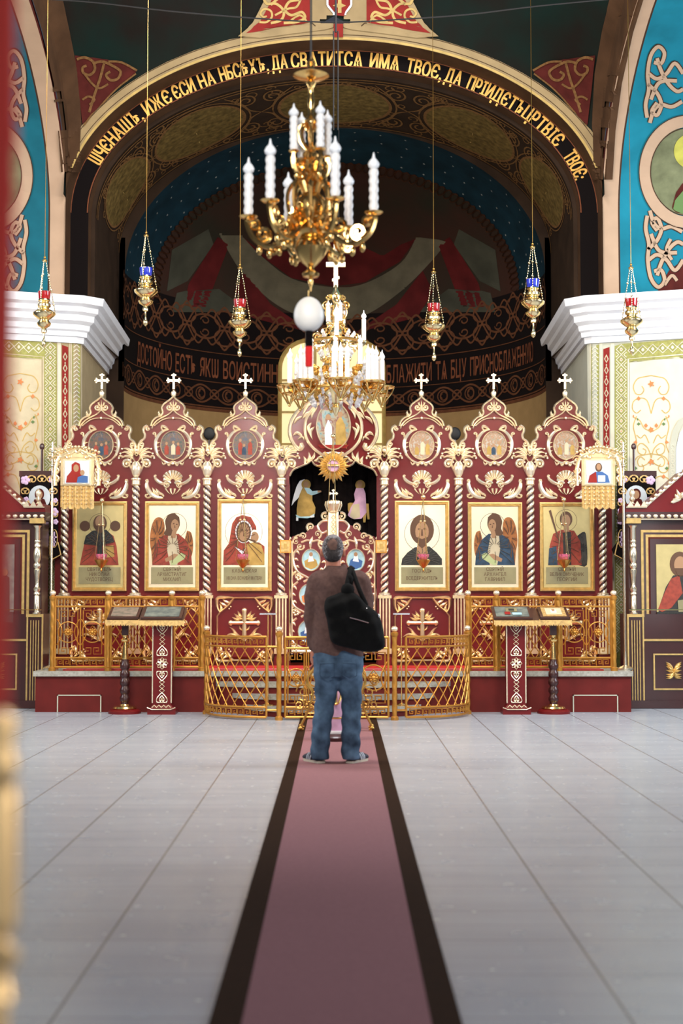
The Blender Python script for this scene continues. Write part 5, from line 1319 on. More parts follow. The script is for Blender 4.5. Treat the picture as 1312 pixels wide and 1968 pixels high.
def turned_lectern(px, label, Y):
    x = Xp(px, 1300, Y); t = thing('turned_lectern', label, 'lectern', (x, Y, 0), group='turned pole lecterns')
    m = MB(); m.lathe([(.175, 0), (.175, .025), (.15, .045), (.06, .05)], (0, 0, 0), 28); m.build('foot', ['red'], t)
    m = MB(); m.lathe([(.12, .045), (.13, .055), (.115, .075), (.06, .085), (.05, .10)], (0, 0, 0), 28); m.build('brass_collar', ['brass'], t)
    zb, zk = Zp(1267, Y), Zp(1229, Y)
    m = MB(); n = 5; pr = [(.045, .09)]
    for k in range(n):
        z = .12 + (zb - .14) * k / n; pr += [(.040, z), (.054, z + .02), (.054, z + .05), (.042, z + .07)]
    m.lathe(pr + [(.04, zb)], (0, 0, 0), 20); m.build('pole', ['reddark'], t)
    m = MB(); m.lathe([(.034, zb), (.036, zb + .02), (.022, zk - .05), (.02, zk - .03), (.045, zk - .02), (.05, zk), (.03, zk + .015), (.028, zk + .03), (.034, zk + .045), (.02, zk + .06)], (0, 0, 0), 20); m.build('brass_sleeve', ['brass'], t)
    m = MB(); zt = Zp(1197, Y); m.box(-.035, .035, -.03, .03, zk + .05, zt + .02); m.build('neck', ['reddark'], t, smooth=False)
    return t, x, zt
def desk_icon(name, x, Y, M, hw, hd, picture, label, frame='reddark', inner=None, extra=None):
    t = thing(name, label, 'icon', (x, Y, 0))
    m = MB(); m.box(-hw, hw, -hd, hd, .022, .045, 0); m.v = [tuple(M @ Vector(v)) for v in m.v]; m.build('board', [frame], t, smooth=False)
    m = MB(); m.box(-hw + .03, hw - .03, -hd + .03, hd - .03, .045, .049, 0)
    mats = [picture]
    if inner: m.box(-hw + .07, hw - .07, -hd + .07, hd - .06, .049, .052, 1); mats.append(inner)
    if extra:
        for k, (a, b, c, d, mt) in enumerate(extra):
            if mt not in mats: mats.append(mt)
            m.box(a, b, c, d, .0525 + k * .001, .0545 + k * .001, mats.index(mt))
    m.v = [tuple(M @ Vector(v)) for v in m.v]; m.build('picture', mats, t, smooth=False)
    return t
YL = 15.25
t, x, zt = pillar_lectern(313, 'dark red pillar lectern with gold heart carving, left of the steps', YL); M = desk(t, .235, .17, zt)
desk_icon('lectern_icon', x, YL, M, .215, .16, 'oldpaint2', 'dark greenish icon lying on the left pillar lectern')
t, x, zt = turned_lectern(240, 'slim turned lectern with brass sleeve, left of the left pillar lectern', YL + .05); M = desk(t, .175, .16, zt)
desk_icon('lectern_icon', x, YL + .05, M, .165, .15, 'oldpaint', 'worn pinkish icon lying on the left turned lectern')
t, x, zt = pillar_lectern(990, 'dark red pillar lectern with gold heart carving, right of the steps', YL); M = desk(t, .235, .17, zt)
desk_icon('lectern_icon', x - .04, YL, M, .205, .16, 'oldpaint2', 'dark icon with a small white card, lying on the right pillar lectern', extra=[(-.06, .06, -.01, .09, 'plaque'), (-.03, .03, .01, .07, 'robe_dark'), (.0, .10, -.10, -.04, 'paleblue'), (-.08, -.02, -.09, -.02, 'redpaint')])
t, x, zt = turned_lectern(1063, 'slim turned lectern with brass sleeve, right of the right pillar lectern', YL + .05); M = desk(t, .165, .16, zt)
desk_icon('lectern_icon', x, YL + .05, M, .155, .15, 'embroid', 'pale gold framed icon lying on the right turned lectern', inner='lacecream', extra=[(-.03, .03, -.04, .04, 'robe_white'), (-.015, .015, .0, .06, 'faceskin')])
# ---- stand and lectern before the gate
t = thing('iron_lectern', 'ornate gold wrought lectern behind the standing man, before the gate', 'lectern', ((Xp(646, 1400, 13.3)), 13.3, .014))
m = MB()
for s in (-1, 1):
    for yy in (-.12, .12):
        m.tube(cr([(s * .30, yy, .015), (s * .33, yy, .03), (s * .27, yy, .16), (s * .22, yy, .34), (s * .27, yy, .46), (s * .18, yy, .62), (s * .10, yy, .9), (s * .12, yy, 1.0)], 6), .011, 6)
        m.sph((s * .33, yy, .025), .022, 0, 6)
m.build('leg', ['brassdark'], t)
m = MB()
for s in (-1, 1):
    for (cx, cz, r, a0, tr) in ((.30, .36, .07, 0, 1.6), (.24, .22, .06, 180, -1.6), (.34, .24, .05, 90, 1.5), (.20, .52, .06, 0, 1.5), (.36, .44, .035, 0, 1.4)):
        m.tube([(s * a, -.12, b) for a, b in spiral(cx, cz, r, .01, a0, tr, 12)], .007, 5)
    for k in range(7): m.sph((s * (.24 + .05 * cos(k * .9)), -.12, .28 + .05 * sin(k * .9)), .014, 0, 5)
m.tube([(-.27, -.12, .16), (.27, -.12, .16)], .008, 5); m.tube([(-.22, .12, .34), (.22, .12, .34)], .008, 5)
m.build('scrollwork', ['brassdark'], t)
m = MB(); Mx = Matrix.Translation((0, 0, 1.03)) @ Matrix.Rotation(radians(25), 4, 'X'); m.box(-.2, .2, -.17, .17, -.015, .015); m.v = [tuple(Mx @ Vector(v)) for v in m.v]; m.build('desk_top', ['reddark'], t, smooth=False)
t = thing('floor_vase_stand', 'tall pinkish conical floor stand with gold ornament seen between the man legs', 'stand', (Xp(645, 1430, 12.4), 12.4, 0))
m = MB(); m.lathe([(.17, 0), (.175, .03), (.15, .055), (.13, .06)], (0, 0, 0.012), 28); m.build('foot', ['reddark'], t)
m = MB(); m.lathe([(.128, .07), (.132, .085), (.128, .10)], (0, 0, 0), 28); m.build('white_ring', ['robe_white'], t)
m = MB(); m.lathe([(.125, .10), (.122, .22), (.115, .30), (.10, .45), (.065, .62), (.04, .68)], (0, 0, 0), 28); m.build('body', ['mauve'], t)
m = MB(); m.lathe([(.123, .20), (.126, .208), (.122, .216)], (0, 0, 0), 28); m.tube([(.045 * cos(a), -.128 + .0 + .03 * (sin(a) > 2), .41 + .085 * sin(a)) for a in [2 * pi * k / 20 for k in range(20)]], .010, 5, closed=True)
m.tube([(0, -.115, .33), (0, -.11, .45), (0, -.08, .58), (0, -.055, .66)], .014, 6); m.lathe([(.035, .67), (.05, .69), (.03, .71), (.022, .74), (.028, .76), (.012, .80), (.015, .83), (.005, .87)], (0, 0, 0), 18)
m.build('gold_ornament', ['brass'], t)
for px, w in ((402, 'left'), (874, 'right')):
    t = thing('altar_fan', 'dark round head on a pole, glimpsed between the %s gables before the apse wall' % w, 'altar fan', (Xp(px, 832, 18.2), 18.2, ZSOL - .01), group='dark round heads on poles')
    z = Zp(832, 18.2) - ZSOL; m = MB(); m.tube([(0, 0, 0), (0, 0, z - .06)], .012, 8); m.lathe([(.10, 0), (.10, .02), (.02, .04)], (0, 0, 0), 16); m.build('pole', ['reddark'], t)
    m = MB(); m.sph((0, 0, z), (.075, .03, .085), 0, 12); m.build('round_head', ['black'], t)
# little candle trays by the doors
for px, w in ((515, 'left'), (771, 'right')):
    t = thing('candle_tray', 'small pale tray on a thin pole, %s of the royal doors' % w, 'tray', (Xp(px, 1179, 15.0), 15.0, 0), group='thin pole trays')
    z = Zp(1180, 15.0); m = MB(); m.box(-.085, .085, -.06, .06, z - .006, z + .008); m.build('tray', ['silver'], t, smooth=False)
    m = MB(); m.tube([(.0, 0, .17), (0, 0, z)], .007, 6); m.lathe([(.07, .165 - .06 + .0), (.07, .118), (.01, .135), (.008, .2)], (0, 0, .0), 16); m.build('pole', ['brass'], t)
# ================================================================ ICON CASES (left and right)
def kiot(sgn, label, ilabel):
    Y = 15.95; w = 'left' if sgn < 0 else 'right'
    g = (lambda px: Xp(px, 1144, Y)) if sgn > 0 else (lambda px: Xp(1288 - px, 1144, Y))
    z = lambda py: Zp(py, Y)
    X = lambda px: (g(px) - x0)
    x0 = g(1290); t = thing('icon_case', label, 'icon case', (x0, Y, 0))
    def bx(m, a, b, y0, y1, p0, p1, mi=0):
        u, v = sorted((X(a), X(b))); m.box(u, v, y0, y1, z(p1), z(p0), mi)
    m = MB(); bx(m, 1204, 1420, 0, .4, 1180, 1352, 0); bx(m, 1200, 1424, -.02, .42, 1346, 1361, 0); m.v = [(a, b, max(c, 0)) for a, b, c in m.v]
    bx(m, 1210, 1414, .06, .4, 998, 1180, 0); bx(m, 1202, 1422, -.02, .4, 984, 1000, 0)
    P = [(1202, 985), (1206, 968), (1244, 968), (1316, 905), (1388, 968), (1420, 968), (1422, 985)]
    m.prism([(X(a), z(b)) for a, b in (P if sgn > 0 else P)], .0, .4, 1)
    m.build('body', ['reddark', 'red'], t, smooth=False)
    m = MB()
    # gold framing of the base
    for a, b, c_, d in ((1204, 1237, 1180, 1186), (1204, 1420, 1350, 1356), (1204, 1207, 1186, 1352), (1233, 1236, 1186, 1352)): bx(m, a, b, -.012, 0, c_, d)
    for k in range(4): bx(m, 1212 + k * 5, 1213.6 + k * 5, -.01, 0, 1192, 1346)
    for a, b, c_, d in ((1253, 1380, 1256, 1259), (1253, 1380, 1323, 1326), (1253, 1256, 1259, 1323), (1377, 1380, 1259, 1323), (1236, 1420, 1228, 1232)): bx(m, a, b, -.014, 0, c_, d)
    m.build('gilt_moulding', ['framegold'], t, smooth=False)
    m = MB()
    for k in range(7):
        a = radians(-150 + k * 50)
        for s in (-1, 1):
            P = cr([(X(1292), z(1290)), (X(1292 + s * (4 + k * .6)), z(1290 - 12 * sin(a))), (X(1292 + s * 15), z(1290 - 16 * sin(a) - 2))], 4); m.ribbon(P, .016, -.002, .025, 0, 'leaf')
    m.build('leaf_carving', ['framegold'], t)
    # nested frames and icon
    m = MB(); y = .055
    for q, (o, mi) in enumerate(((0, 1), (5, 0), (9, 1), (14, 2), (17, 0))):
        bx(m, 1234 + o, 1398 - o, y - .004 * q - .01, y, 1018 + o, 1232 - o - 2, mi)
    m.build('icon_frame', ['reddark', 'framegold', 'redpaintdark'], t, smooth=False)
    it = thing('large_icon', ilabel, 'icon', (x0, Y, 0)); m = MB(); yy = .016
    def pr(P, q, mi): m.prism([(X(a), z(b)) for a, b in P], yy - .002 * q, yy + .004, mi)
    pr([(1262, 1046), (1370, 1046), (1370, 1196), (1262, 1196)], 0, 0)
    if sgn > 0:
        pr([(1264, 1196), (1266, 1168), (1280, 1128), (1294, 1106), (1330, 1102), (1356, 1130), (1366, 1196)], 1, 1); pr([(1264, 1172), (1276, 1142), (1290, 1112), (1306, 1106), (1312, 1140), (1290, 1168), (1272, 1176)], 2, 2)
        pr(circ(1307, 1084, 19, 24, 24), 2, 3); pr(circ(1308, 1086, 12, 17, 20), 3, 4); pr([(1297, 1092), (1318, 1092), (1313, 1106), (1303, 1106)], 4, 3); pr([(1302, 1154), (1330, 1150), (1332, 1182), (1304, 1184)], 4, 5)
        pr([(1262, 1176), (1370, 1176), (1370, 1196), (1262, 1196)], 5, 1)
    else:
        for k, (cx, h, mt) in enumerate(((1280, 1100, 1), (1300, 1092, 2), (1322, 1096, 5), (1344, 1102, 1))):
            pr([(cx - 10, 1180), (cx - 9, h + 10), (cx, h + 4), (cx + 9, h + 10), (cx + 10, 1180)], 1 + k, mt); pr(circ(cx, h, 6, 7, 14), 5 + k, 4)
        pr([(1262, 1176), (1370, 1176), (1370, 1196), (1262, 1196)], 9, 1)
    m.build('painted_board', ['icongold2' if sgn > 0 else 'oldpaint2', 'robe_dark', 'robe_red', 'facebrown', 'faceskin', 'plaque'], it, smooth=False)
    # turned column on each pilaster
    for pc in (1218, 1406):
        zb, zt = z(1180), z(1010); H = zt - zb; m = MB()
        pr_ = [(.045, 0), (.048, .015), (.03, .02), (.026, .05), (.032, .055), (.030, .2), (.024, .21), (.036, .22), (.036, .235), (.026, .25), (.038, .27), (.038, .29), (.026, .30), (.020, .33), (.028, .43), (.036, .48), (.036, .50), (.026, .51), (.040, .53), (.040, .56), (.026, .58), (.040, .62), (.042, .68), (.034, .73), (.026, .75), (.036, .76), (.036, .78), (.026, .80), (.034, .81), (.034, .83), (.026, .84), (.032, .85), (.030, .97), (.05, 1.0)]
        m.lathe([(r, q * H) for r, q in pr_], (X(pc), .02, zb), 18); m.build('turned_column', ['silvergilt'], t)
        m = MB(); bx(m, pc - 14, pc + 14, -.03, .06, 996, 1006); m.build('column_block', ['framegold'], t, smooth=False)
    # bead rows
    m = MB()
    for k in range(17):
        c = (X(1208 + k * 13), -.03, z(992)); m.sph(c, (.028, .016, .022), 0, 6)
    for k in range(3): m.prism([(X(1206 + k * 13) if sgn > 0 else X(1219 + k * 13), z(974)), (X(1212.5 + k * 13), z(963)), (X(1219 + k * 13) if sgn > 0 else X(1206 + k * 13), z(974))], -.03, 0)
    for s in (0, 1):
        for k in range(9):
            a = 1244 + k * 9; b = 968 - k * 7.9; a = a if s == 0 else 2632 - a
            m.sph((X(a), -.02, z(b)), (.024, .018, .022), 0, 6)
        A = (1244, 972); B = (1316, 909); 
        if s: A = (1388, 972)
        m.tube([(X(A[0]), -.012, z(A[1])), (X(B[0]), -.012, z(B[1]))], .012, 5)
    m.tube([(X(1204), -.02, z(975)), (X(1244), -.02, z(975))], .008, 5); m.tube([(X(1204), -.02, z(998)), (X(1420), -.02, z(998))], .008, 5)
    m.build('bead_moulding', ['giltpale'], t)
    m = MB(); m.lathe([(.03, 0), (.015, .02), (.035, .05), (.02, .08), (.03, .10), (.035, .13), (.02, .155), (.004, .17)], (X(1218), .04, z(968)), 14); m.build('finial', ['giltpale'], t)
    m = MB()   # winged head on the gable
    if True:
        for s in (-1, 1):
            for k in range(4): m.ribbon(cr([(X(1314 + s * 3), z(960)), (X(1314 + s * (8 + 4 * k)), z(950 + 5 * k)), (X(1314 + s * (12 + 3 * k)), z(940 + 9 * k))], 4), .02, -.004, .02, 0, 'leaf')
        m.sph((X(1314), -.02, z(952)), .04, 0, 8); m.build('winged_ornament', ['giltpale'], t)
    m = MB(); m.tube([(X(1208), -.06, z(1172)), (X(1420), -.06, z(1171))], .005, 5); m.tube([(X(1208), -.06, z(1172)), (X(1208), 0, z(1172))], .005, 5); m.tube([(X(1418), -.06, z(1171)), (X(1418), 0, z(1172))], .005, 5); m.build('rail', ['brass'], t)
kiot(-1, 'tall dark red icon case with gilded mouldings at the left edge, cut by the frame', 'dim icon of several standing figures inside the left icon case')
kiot(1, 'tall dark red icon case with beaded gable at the right edge, cut by the frame', 'icon of a haloed man in red and dark robe inside the right icon case')
# ================================================================ PROCESSIONAL BANNERS
for sgn, w in ((-1, 'left'), (1, 'right')):
    Y = 15.75
    G = (lambda px: px) if sgn < 0 else (lambda px: 1298 - px)
    X = lambda px: Xp(G(px), 1000, Y) - xb; xb = 0
    xb = Xp(G(100), 1000, Y); z = lambda py: Zp(py, Y)
    fig = 'mother and child' if sgn < 0 else 'man holding a book'
    t = thing('gold_banner', 'gold embroidered banner with a small icon of a %s on top' % fig, 'banner', (xb, Y, 0))
    m = MB(); m.tube([(0, 0, ZSOL + .03), (0, 0, z(850))], .012, 8); m.lathe([(.09, 0), (.09, .02), (.02, .05), (.013, .2)], (0, 0, ZSOL), 16)
    m.tube([(0, 0, z(895)), (X(120), 0, z(895))], .008, 6); m.tube([(0, 0, z(917)), (X(120), 0, z(917))], .008, 6)
    for p in (868, 895, 917, 945): m.sph((0, 0, z(p)), .024, 0, 8)
    m.build('pole', ['silvergilt'], t)
    m = MB(); a, b = sorted((X(117), X(181))); ym = -.05
    m.box(a, b, ym, -.015, z(934), z(880), 0)
    c = (a + b) / 2; hw = (b - a) / 2; top_ = z(872); zc = z(906)
    random.seed(11 + sgn)
    for s in (-1, 1):
        for (dx, py, r, a0, tr) in ((.0, 866, .04, 90, 1.2), (.08, 868, .05, 60, 1.4), (.17, 874, .055, 30, 1.4), (.235, 884, .05, 0, 1.3), (.235, 905, .04, 0, -1.3), (.24, 922, .055, 330, 1.3), (.10, 878, .035, 200, -1.3)):
            m.ribbon(spiral(c + s * dx, z(py), r, .012, a0 if s > 0 else 180 - a0, tr * s, 10), .014, ym, .02, 0, 'bulge')
        m.ribbon(cr([(c, z(862)), (c + s * .1, z(872)), (c + s * .2, z(880)), (c + s * .24, z(905)), (c + s * .24, z(934))], 4), .022, ym, .02)
    m.box(c - .11, c + .11, ym - .006, ym, z(880), z(872), 0)
    for k in range(14): m.sph((c - .24 + k * .037, ym - .02, z(872) + .06 * sin(pi * k / 13) + .01), .018, 0, 6)
    m.build('icon_surround', ['gilt'], t)
    m = MB(); q = .155
    m.box(c - q, c + q, ym - .012, ym, z(932), z(884), 0); m.box(c - q + .02, c + q - .02, ym - .016, ym - .012, z(930), z(887), 1)
    def pz(P, k, mi): m.prism([(c + a_, zc + b_) for a_, b_ in P], ym - .018 - .001 * k, ym - .012, mi)
    if sgn < 0:
        pz([(-.12, -.13), (-.11, -.06), (-.06, .0), (-.06, .07), (-.02, .10), (.03, .08), (.04, .0), (.07, -.06), (.09, -.13)], 1, 2); pz(circ(-.01, .03, .03, .042, 16), 2, 4); pz(circ(.06, -.02, .025, .03, 14), 3, 4); pz([(.0, -.13), (.01, -.07), (.06, -.05), (.12, -.06), (.12, -.13)], 3, 3)
    else:
        pz([(-.12, -.13), (-.10, -.05), (-.04, -.01), (.04, -.01), (.10, -.05), (.12, -.13)], 1, 3); pz([(-.12, -.13), (-.10, -.05), (-.03, -.01), (-.02, -.13)], 2, 2); pz(circ(0, .04, .038, .05, 16), 2, 5); pz(circ(0, .045, .024, .036, 16), 3, 4); pz([(-.01, -.12), (.07, -.12), (.07, -.05), (-.01, -.05)], 4, 6)
    m.build('small_icon', ['giltpale', 'paleblue2', 'redpaint', 'midblue', 'faceskin', 'facebrown', 'robe_white'], t, smooth=False)
    m = MB(); n = 30; zt_ = z(934); zl = z(975)
    for k in range(n):
        x0 = a + (b - a) * k / n; x1 = a + (b - a) * (k + 1) / n; e = .025 * abs(sin(k * .52)); y0 = -.035 + .010 * sin(k * 1.3); y1 = -.035 + .010 * sin((k + 1) * 1.3)
        m.add([(x0, y0, zt_), (x1, y1, zt_), (x1, y1, zl - e), (x0, y0, zl - e)], [(0, 1, 2, 3)], 0)
    for j in range(5):
        for k in range(7): m.sph((a + .03 + (b - a - .06) * k / 6, -.05, zt_ - .03 - j * .042), .010, 1, 5)
    m.build('embroidered_cloth', ['embroid', 'gilt'], t, smooth=False)
    # dark flowered velvet banner
    t = thing('velvet_banner', 'black velvet banner with gold scrolls and pale flowers behind the %s gold banner' % w, 'banner', (xb, Y + .75, 0), group='velvet banners')
    Y2 = Y + .75; X2 = lambda px: Xp(G(px), 1000, Y2) - xb; z2 = lambda py: Zp(py, Y2)
    m = MB(); m.tube([(X2(78), .03, 0), (X2(78), .03, z2(862))], .014, 8); m.sph((X2(78), .03, z2(858)), (.03, .02, .04), 0, 8)
    m.box(*sorted((X2(36), X2(112))), -.015, .04, z2(916), z2(905), 1); m.build('pole', ['reddark', 'reddark'], t, smooth=False)
    m = MB(); P = [(38, 914), (112, 914), (112, 1040), (124, 1056), (118, 1068), (100, 1078), (97, 1064), (97, 1000), (38, 1000)]
    m.prism([(X2(p), z2(q)) for p, q in P], -.01, .005, 0); cl = m.build('cloth', ['velvet'], t, smooth=False)
    m = MB(); yb = -.011
    random.seed(4)
    for (px, py, r) in ((60, 922, 9), (80, 921, 9), (98, 922, 8), (48, 945, 8), (102, 945, 8), (50, 970, 9), (104, 968, 7), (104, 990, 7)):
        for s in (-1, 1):
            Pp = [(px + s * a_, py + b_) for a_, b_ in spiral(2, 0, r, 1, 200, 1.3, 10)]
            m.ribbon([(X2(p), z2(q)) for p, q in Pp], .007, yb, .006)
    m.ribbon([(X2(p), z2(q)) for p, q in [(97, 1030), (97, 1066), (100, 1076), (118, 1066), (112, 1042)]], .008, yb, .006)
    for y0, y1 in ((1018, 1052),): m.ribbon([(X2(p), z2(q)) for p, q in circ(105, 1035, 6, 17, 18) + [(111, 1035)]], .006, yb, .006)
    m.build('gold_embroidery', ['embroid'], cl)
    for px, py, r in ((48, 923, .05), (100, 922, .04), (106, 962, .028), (104, 984, .045), (107, 1003, .03), (50, 960, .03)):
        m = MB()
        for k in range(5): m.sph((X2(px) + r * .6 * cos(k * 1.257), yb, z2(py) + r * .6 * sin(k * 1.257)), (r * .55, .008, r * .55), 0, 6)
        m.build('flower', ['flower'], cl)
    m = MB(); m.box(X2(105) - .008, X2(105) + .008, yb - .006, yb, z2(1050), z2(1022)); m.box(X2(105) - .03, X2(105) + .03, yb - .006, yb, z2(1034), z2(1031)); m.box(X2(105) - .02, X2(105) + .02, yb - .006, yb, z2(1043), z2(1040))
    m.build('small_cross', ['flower'], cl)
    m = MB(); m.add([(X2(p), yb - .006, z2(q)) for p, q in circ(76, 956, 21, 23, 24)], [tuple(range(24))], 0)
    m.prism([(X2(p), z2(q)) for p, q in [(62, 972), (66, 960), (76, 956), (86, 960), (90, 972), (76, 979)]], yb - .009, yb - .006, 1)
    m.add([(X2(p), yb - .011, z2(q)) for p, q in circ(76, 950, 9, 11, 16)], [tuple(range(16))], 1); m.add([(X2(p), yb - .012, z2(q)) for p, q in circ(76, 951, 6, 8, 16)], [tuple(range(16))], 2)
    m.build('round_icon', ['paleblue2', 'redpaintdark', 'faceskin'], cl, smooth=False)
for nm in ('small_icon', 'round_icon'):
    pass
# ================================================================ HANGING LAMPS
HB = BVHTree.FromPolygons([v.co for v in PEND.data.vertices], [tuple(q.vertices) for q in PEND.data.polygons])
def lampada(px, py_top, Y, k, glass, label, name='oil_lamp', group=None):
    """py_top = where the three chains meet; k = scale"""
    p = at(px, py_top, Y); t = thing(name, label, 'oil lamp', p)
    if group: t['group'] = group
    m = MB(); H = .60 * k
    prof = [(.006, -1.02), (.022, -1.00), (.026, -.97), (.018, -.94), (.010, -.92), (.010, -.86), (.03, -.85), (.034, -.825), (.026, -.80), (.04, -.79), (.07, -.77), (.082, -.74), (.06, -.715), (.055, -.70), (.085, -.68), (.125, -.645), (.13, -.62), (.09, -.59), (.06, -.575), (.055, -.56), (.075, -.545), (.075, -.52), (.055, -.50), (.05, -.49), (.07, -.475), (.065, -.46)]
    m.lathe([(r * k, z * k) for r, z in prof], (0, 0, 0), 20); m.build('brass_body', ['brass2'], t)
    m = MB(); m.lathe([(.055 * k, -.47 * k), (.066 * k, -.45 * k), (.074 * k, -.37 * k), (.070 * k, -.37 * k), (.05 * k, -.45 * k)], (0, 0, 0), 18, cap=False); m.build('glass_cup', [glass], t)
    for j in range(3):
        a = radians(20 + 120 * j); m = MB(); e = Vector((.128 * k * cos(a), .128 * k * sin(a), -.625 * k)); s0 = Vector((.015 * cos(a), .015 * sin(a), -.01))
        n = 22
        for q in range(n + 1):
            c = s0.lerp(e, q / n); m.sph(c, (.006 * k ** .5, .006 * k ** .5, .010 * k ** .5) if q % 6 else .014 * k, 0, 4)
        m.tube([s0, e], .0035, 4); m.build('chain', ['brass2'], t)
    m = MB(); m.lathe([(.03 * k, -.012), (.028 * k, .0), (.008, .012)], (0, 0, 0), 12); m.sph((0, 0, .03), .014, 0, 6)
    hb = HB.ray_cast(Vector(p), Vector((0, 0, 1)))[0]; top_z = (hb.z if hb is not None else 9.5) - p.z; m.tube([(0, 0, .02), (0, 0, top_z)], .0034, 5); m.build('suspension', ['brassdark'], t)
    return t
lampada(281, 452, 15.6, 1.0, 'blueglass', 'hanging gilt oil lamp with blue glass, left of the apse')
lampada(1023, 474, 15.6, 1.0, 'blueglass', 'hanging gilt oil lamp with blue glass, right of the apse')
lampada(461, 514, 15.9, 1.0, 'redglass', 'hanging gilt oil lamp with red glass, just left of the chandeliers')
lampada(833, 522, 15.9, 1.0, 'redglass', 'hanging gilt oil lamp with red glass, right of the chandeliers')
lampada(86, 500, 15.0, .92, 'redglass', 'hanging gilt oil lamp with red glass before the left pier')
lampada(1212, 514, 15.0, .92, 'redglass', 'hanging gilt oil lamp with red glass before the right pier')
def small_lamp(px, pz, label):
    Y = 16.3; p = at(px, pz, Y); t = thing('icon_lamp', label, 'oil lamp', p, group='small lamps before the icons')
    m = MB(); ky = (Zp(1070, Y) - p.z)
    m.lathe([(.004, ky - .17), (.012, ky - .155), (.006, ky - .13), (.02, ky - .125), (.05, ky - .09), (.075, ky - .05), (.08, ky - .04), (.06, ky - .03), (.04, ky - .025)], (0, 0, 0), 12); m.build('brass_body', ['brassdark'], t, angle=20)
    m = MB(); m.lathe([(.04, ky - .03), (.062, ky + .0), (.066, ky + .03), (.060, ky + .03), (.04, ky - .02)], (0, 0, 0), 12, cap=False); m.build('glass_cup', ['redglass2'], t, angle=15)
    for j in range(3):
        a = radians(60 + 120 * j); m = MB(); e = Vector((.08 * cos(a), .08 * sin(a), ky - .04)); mid = Vector((.03 * cos(a), .03 * sin(a), -.28)); m.tube([(0, 0, -.02), mid, e], .004, 4); m.sph(mid, .014, 0, 5); m.build('chain', ['brass2'], t)
    m = MB(); m.sph((0, 0, 0), .028, 0, 8); m.tube([(0, 0, .02), (0, .28, .06)], .008, 5); m.build('bracket', ['brass2'], t)
small_lamp(196, 962, 'small faceted red lamp hanging before the leftmost icon of the screen')
small_lamp(467, 952, 'small faceted red lamp hanging before the mother and child icon')
small_lamp(813, 955, 'small faceted red lamp hanging before the icon right of the royal doors')
small_lamp(1083, 960, 'small faceted red lamp hanging before the rightmost icon of the screen')
small_lamp(640, 838, 'small gilt lamp hanging before the oval icon above the royal doors')
# ================================================================ CHANDELIERS
def candle(t, x, y, z, h, r, mats=('wax', 'bulb', 'brass'), twist=True):
    m = MB(); 
    if twist: m.twist(x, y, z, z + h, r, 0, strands=2, pitch=h / 5, depth=.18, n=10, dz=h / 24)
    else: m.lathe([(r, 0), (r, h)], (x, y, z), 10)
    c = m.build('candle', [mats[0]], t)
    m = MB(); m.lathe([(r * .45, 0), (r * 1.05, h * .07), (r * 1.22, h * .14), (r * .95, h * .21), (r * .35, h * .29), (r * .12, h * .42)], (x, y, z + h), 10); m.build('flame_bulb', [mats[1]], c)
def arm(t, ang, R, z0, zt, r, s, mt, mb=None):
    c, q = cos(ang), sin(ang)
    def P(L): return [(c * a, q * a, b) for a, b in L]
    m = MB(); d = R
    L = cr([(.05 * s, z0), (.18 * d, z0 - .02 * s), (.40 * d, z0 - .16 * s), (.66 * d, z0 - .22 * s), (.92 * d, z0 - .14 * s), (1.02 * d, z0 - .02 * s), (d, zt)], 6)
    m.tube(P([(p[0], p[1]) for p in L]), r, 6)
    for (a, b, rr, a0, tr) in ((.45 * d, z0 - .06 * s, .07 * s, 200, 1.5), (.76 * d, z0 - .12 * s, .07 * s, 300, -1.5), (.90 * d, z0 - .04 * s, .045 * s, 0, 1.4), (.22 * d, z0 + .06 * s, .05 * s, 250, 1.4), (.60 * d, z0 - .24 * s, .045 * s, 90, 1.3)):
        m.tube(P(spiral(a, b, rr, rr * .2, a0, tr, 10)), [r * .8] * len(spiral(a, b, rr, rr * .2, a0, tr, 10)), 5)
    for (a, b) in ((.66 * d, z0 - .27 * s), (.5 * d, z0 - .25 * s), (.82 * d, z0 - .24 * s)): m.sph((c * a, q * a, b), (r * 1.0, r * 1.0, r * 1.9), 0, 5)
    m.lathe([(.012 * s, -.06 * s), (.03 * s, -.04 * s), (.015 * s, -.02 * s), (.06 * s, -.012 * s), (.075 * s, 0), (.06 * s, .004), (.03 * s, .006), (.03 * s, .03 * s)], (c * d, q * d, zt), 12)
    return m.build('arm', [mt], t)
YC = 8.0
pb = at(597, 400, YC); t = thing('near_chandelier', 'blurred brass chandelier with white candle bulbs, nearer and higher of the two', 'chandelier', (pb.x, YC, pb.z))
zz = lambda py: Zp(py, YC) - pb.z
u = zz(0) - zz(100); u = u / 100
m = MB(); prof = []
for r, py in ((1, 560), (3, 548), (5, 542), (3, 535), (14, 532), (16, 526), (8, 520), (6, 514), (16, 505), (26, 492), (32, 478), (28, 466), (20, 458), (30, 452), (34, 446), (22, 440), (16, 436), (26, 424), (32, 408), (32, 392), (24, 378), (12, 370), (8, 362), (14, 352), (10, 344), (7, 336), (14, 328), (12, 318), (6, 312), (13, 306), (10, 298), (5, 290), (5, 250), (11, 242), (14, 234), (8, 226), (5, 220), (5, 206), (7, 196), (5, 186), (4, 170), (10, 160), (4, 154)):
    prof.append((r * u, zz(py)))
m.lathe(prof, (0, 0, 0), 24); m.build('stem', ['brassnear'], t)
for k in range(6):
    a = radians(-67 + 60 * k); R = 118 * u; arm(t, a, R, zz(420), zz(412), 5.5 * u, .72, 'brassnear'); candle(t, R * cos(a), R * sin(a), zz(410), 78 * u, 9 * u)
for k in range(4):
    a = radians(-150 + 90 * k); R = 36 * u; arm(t, a, R, zz(308), zz(296), 5 * u, .42, 'brassnear'); candle(t, R * cos(a), R * sin(a), zz(294), 62 * u, 8 * u)
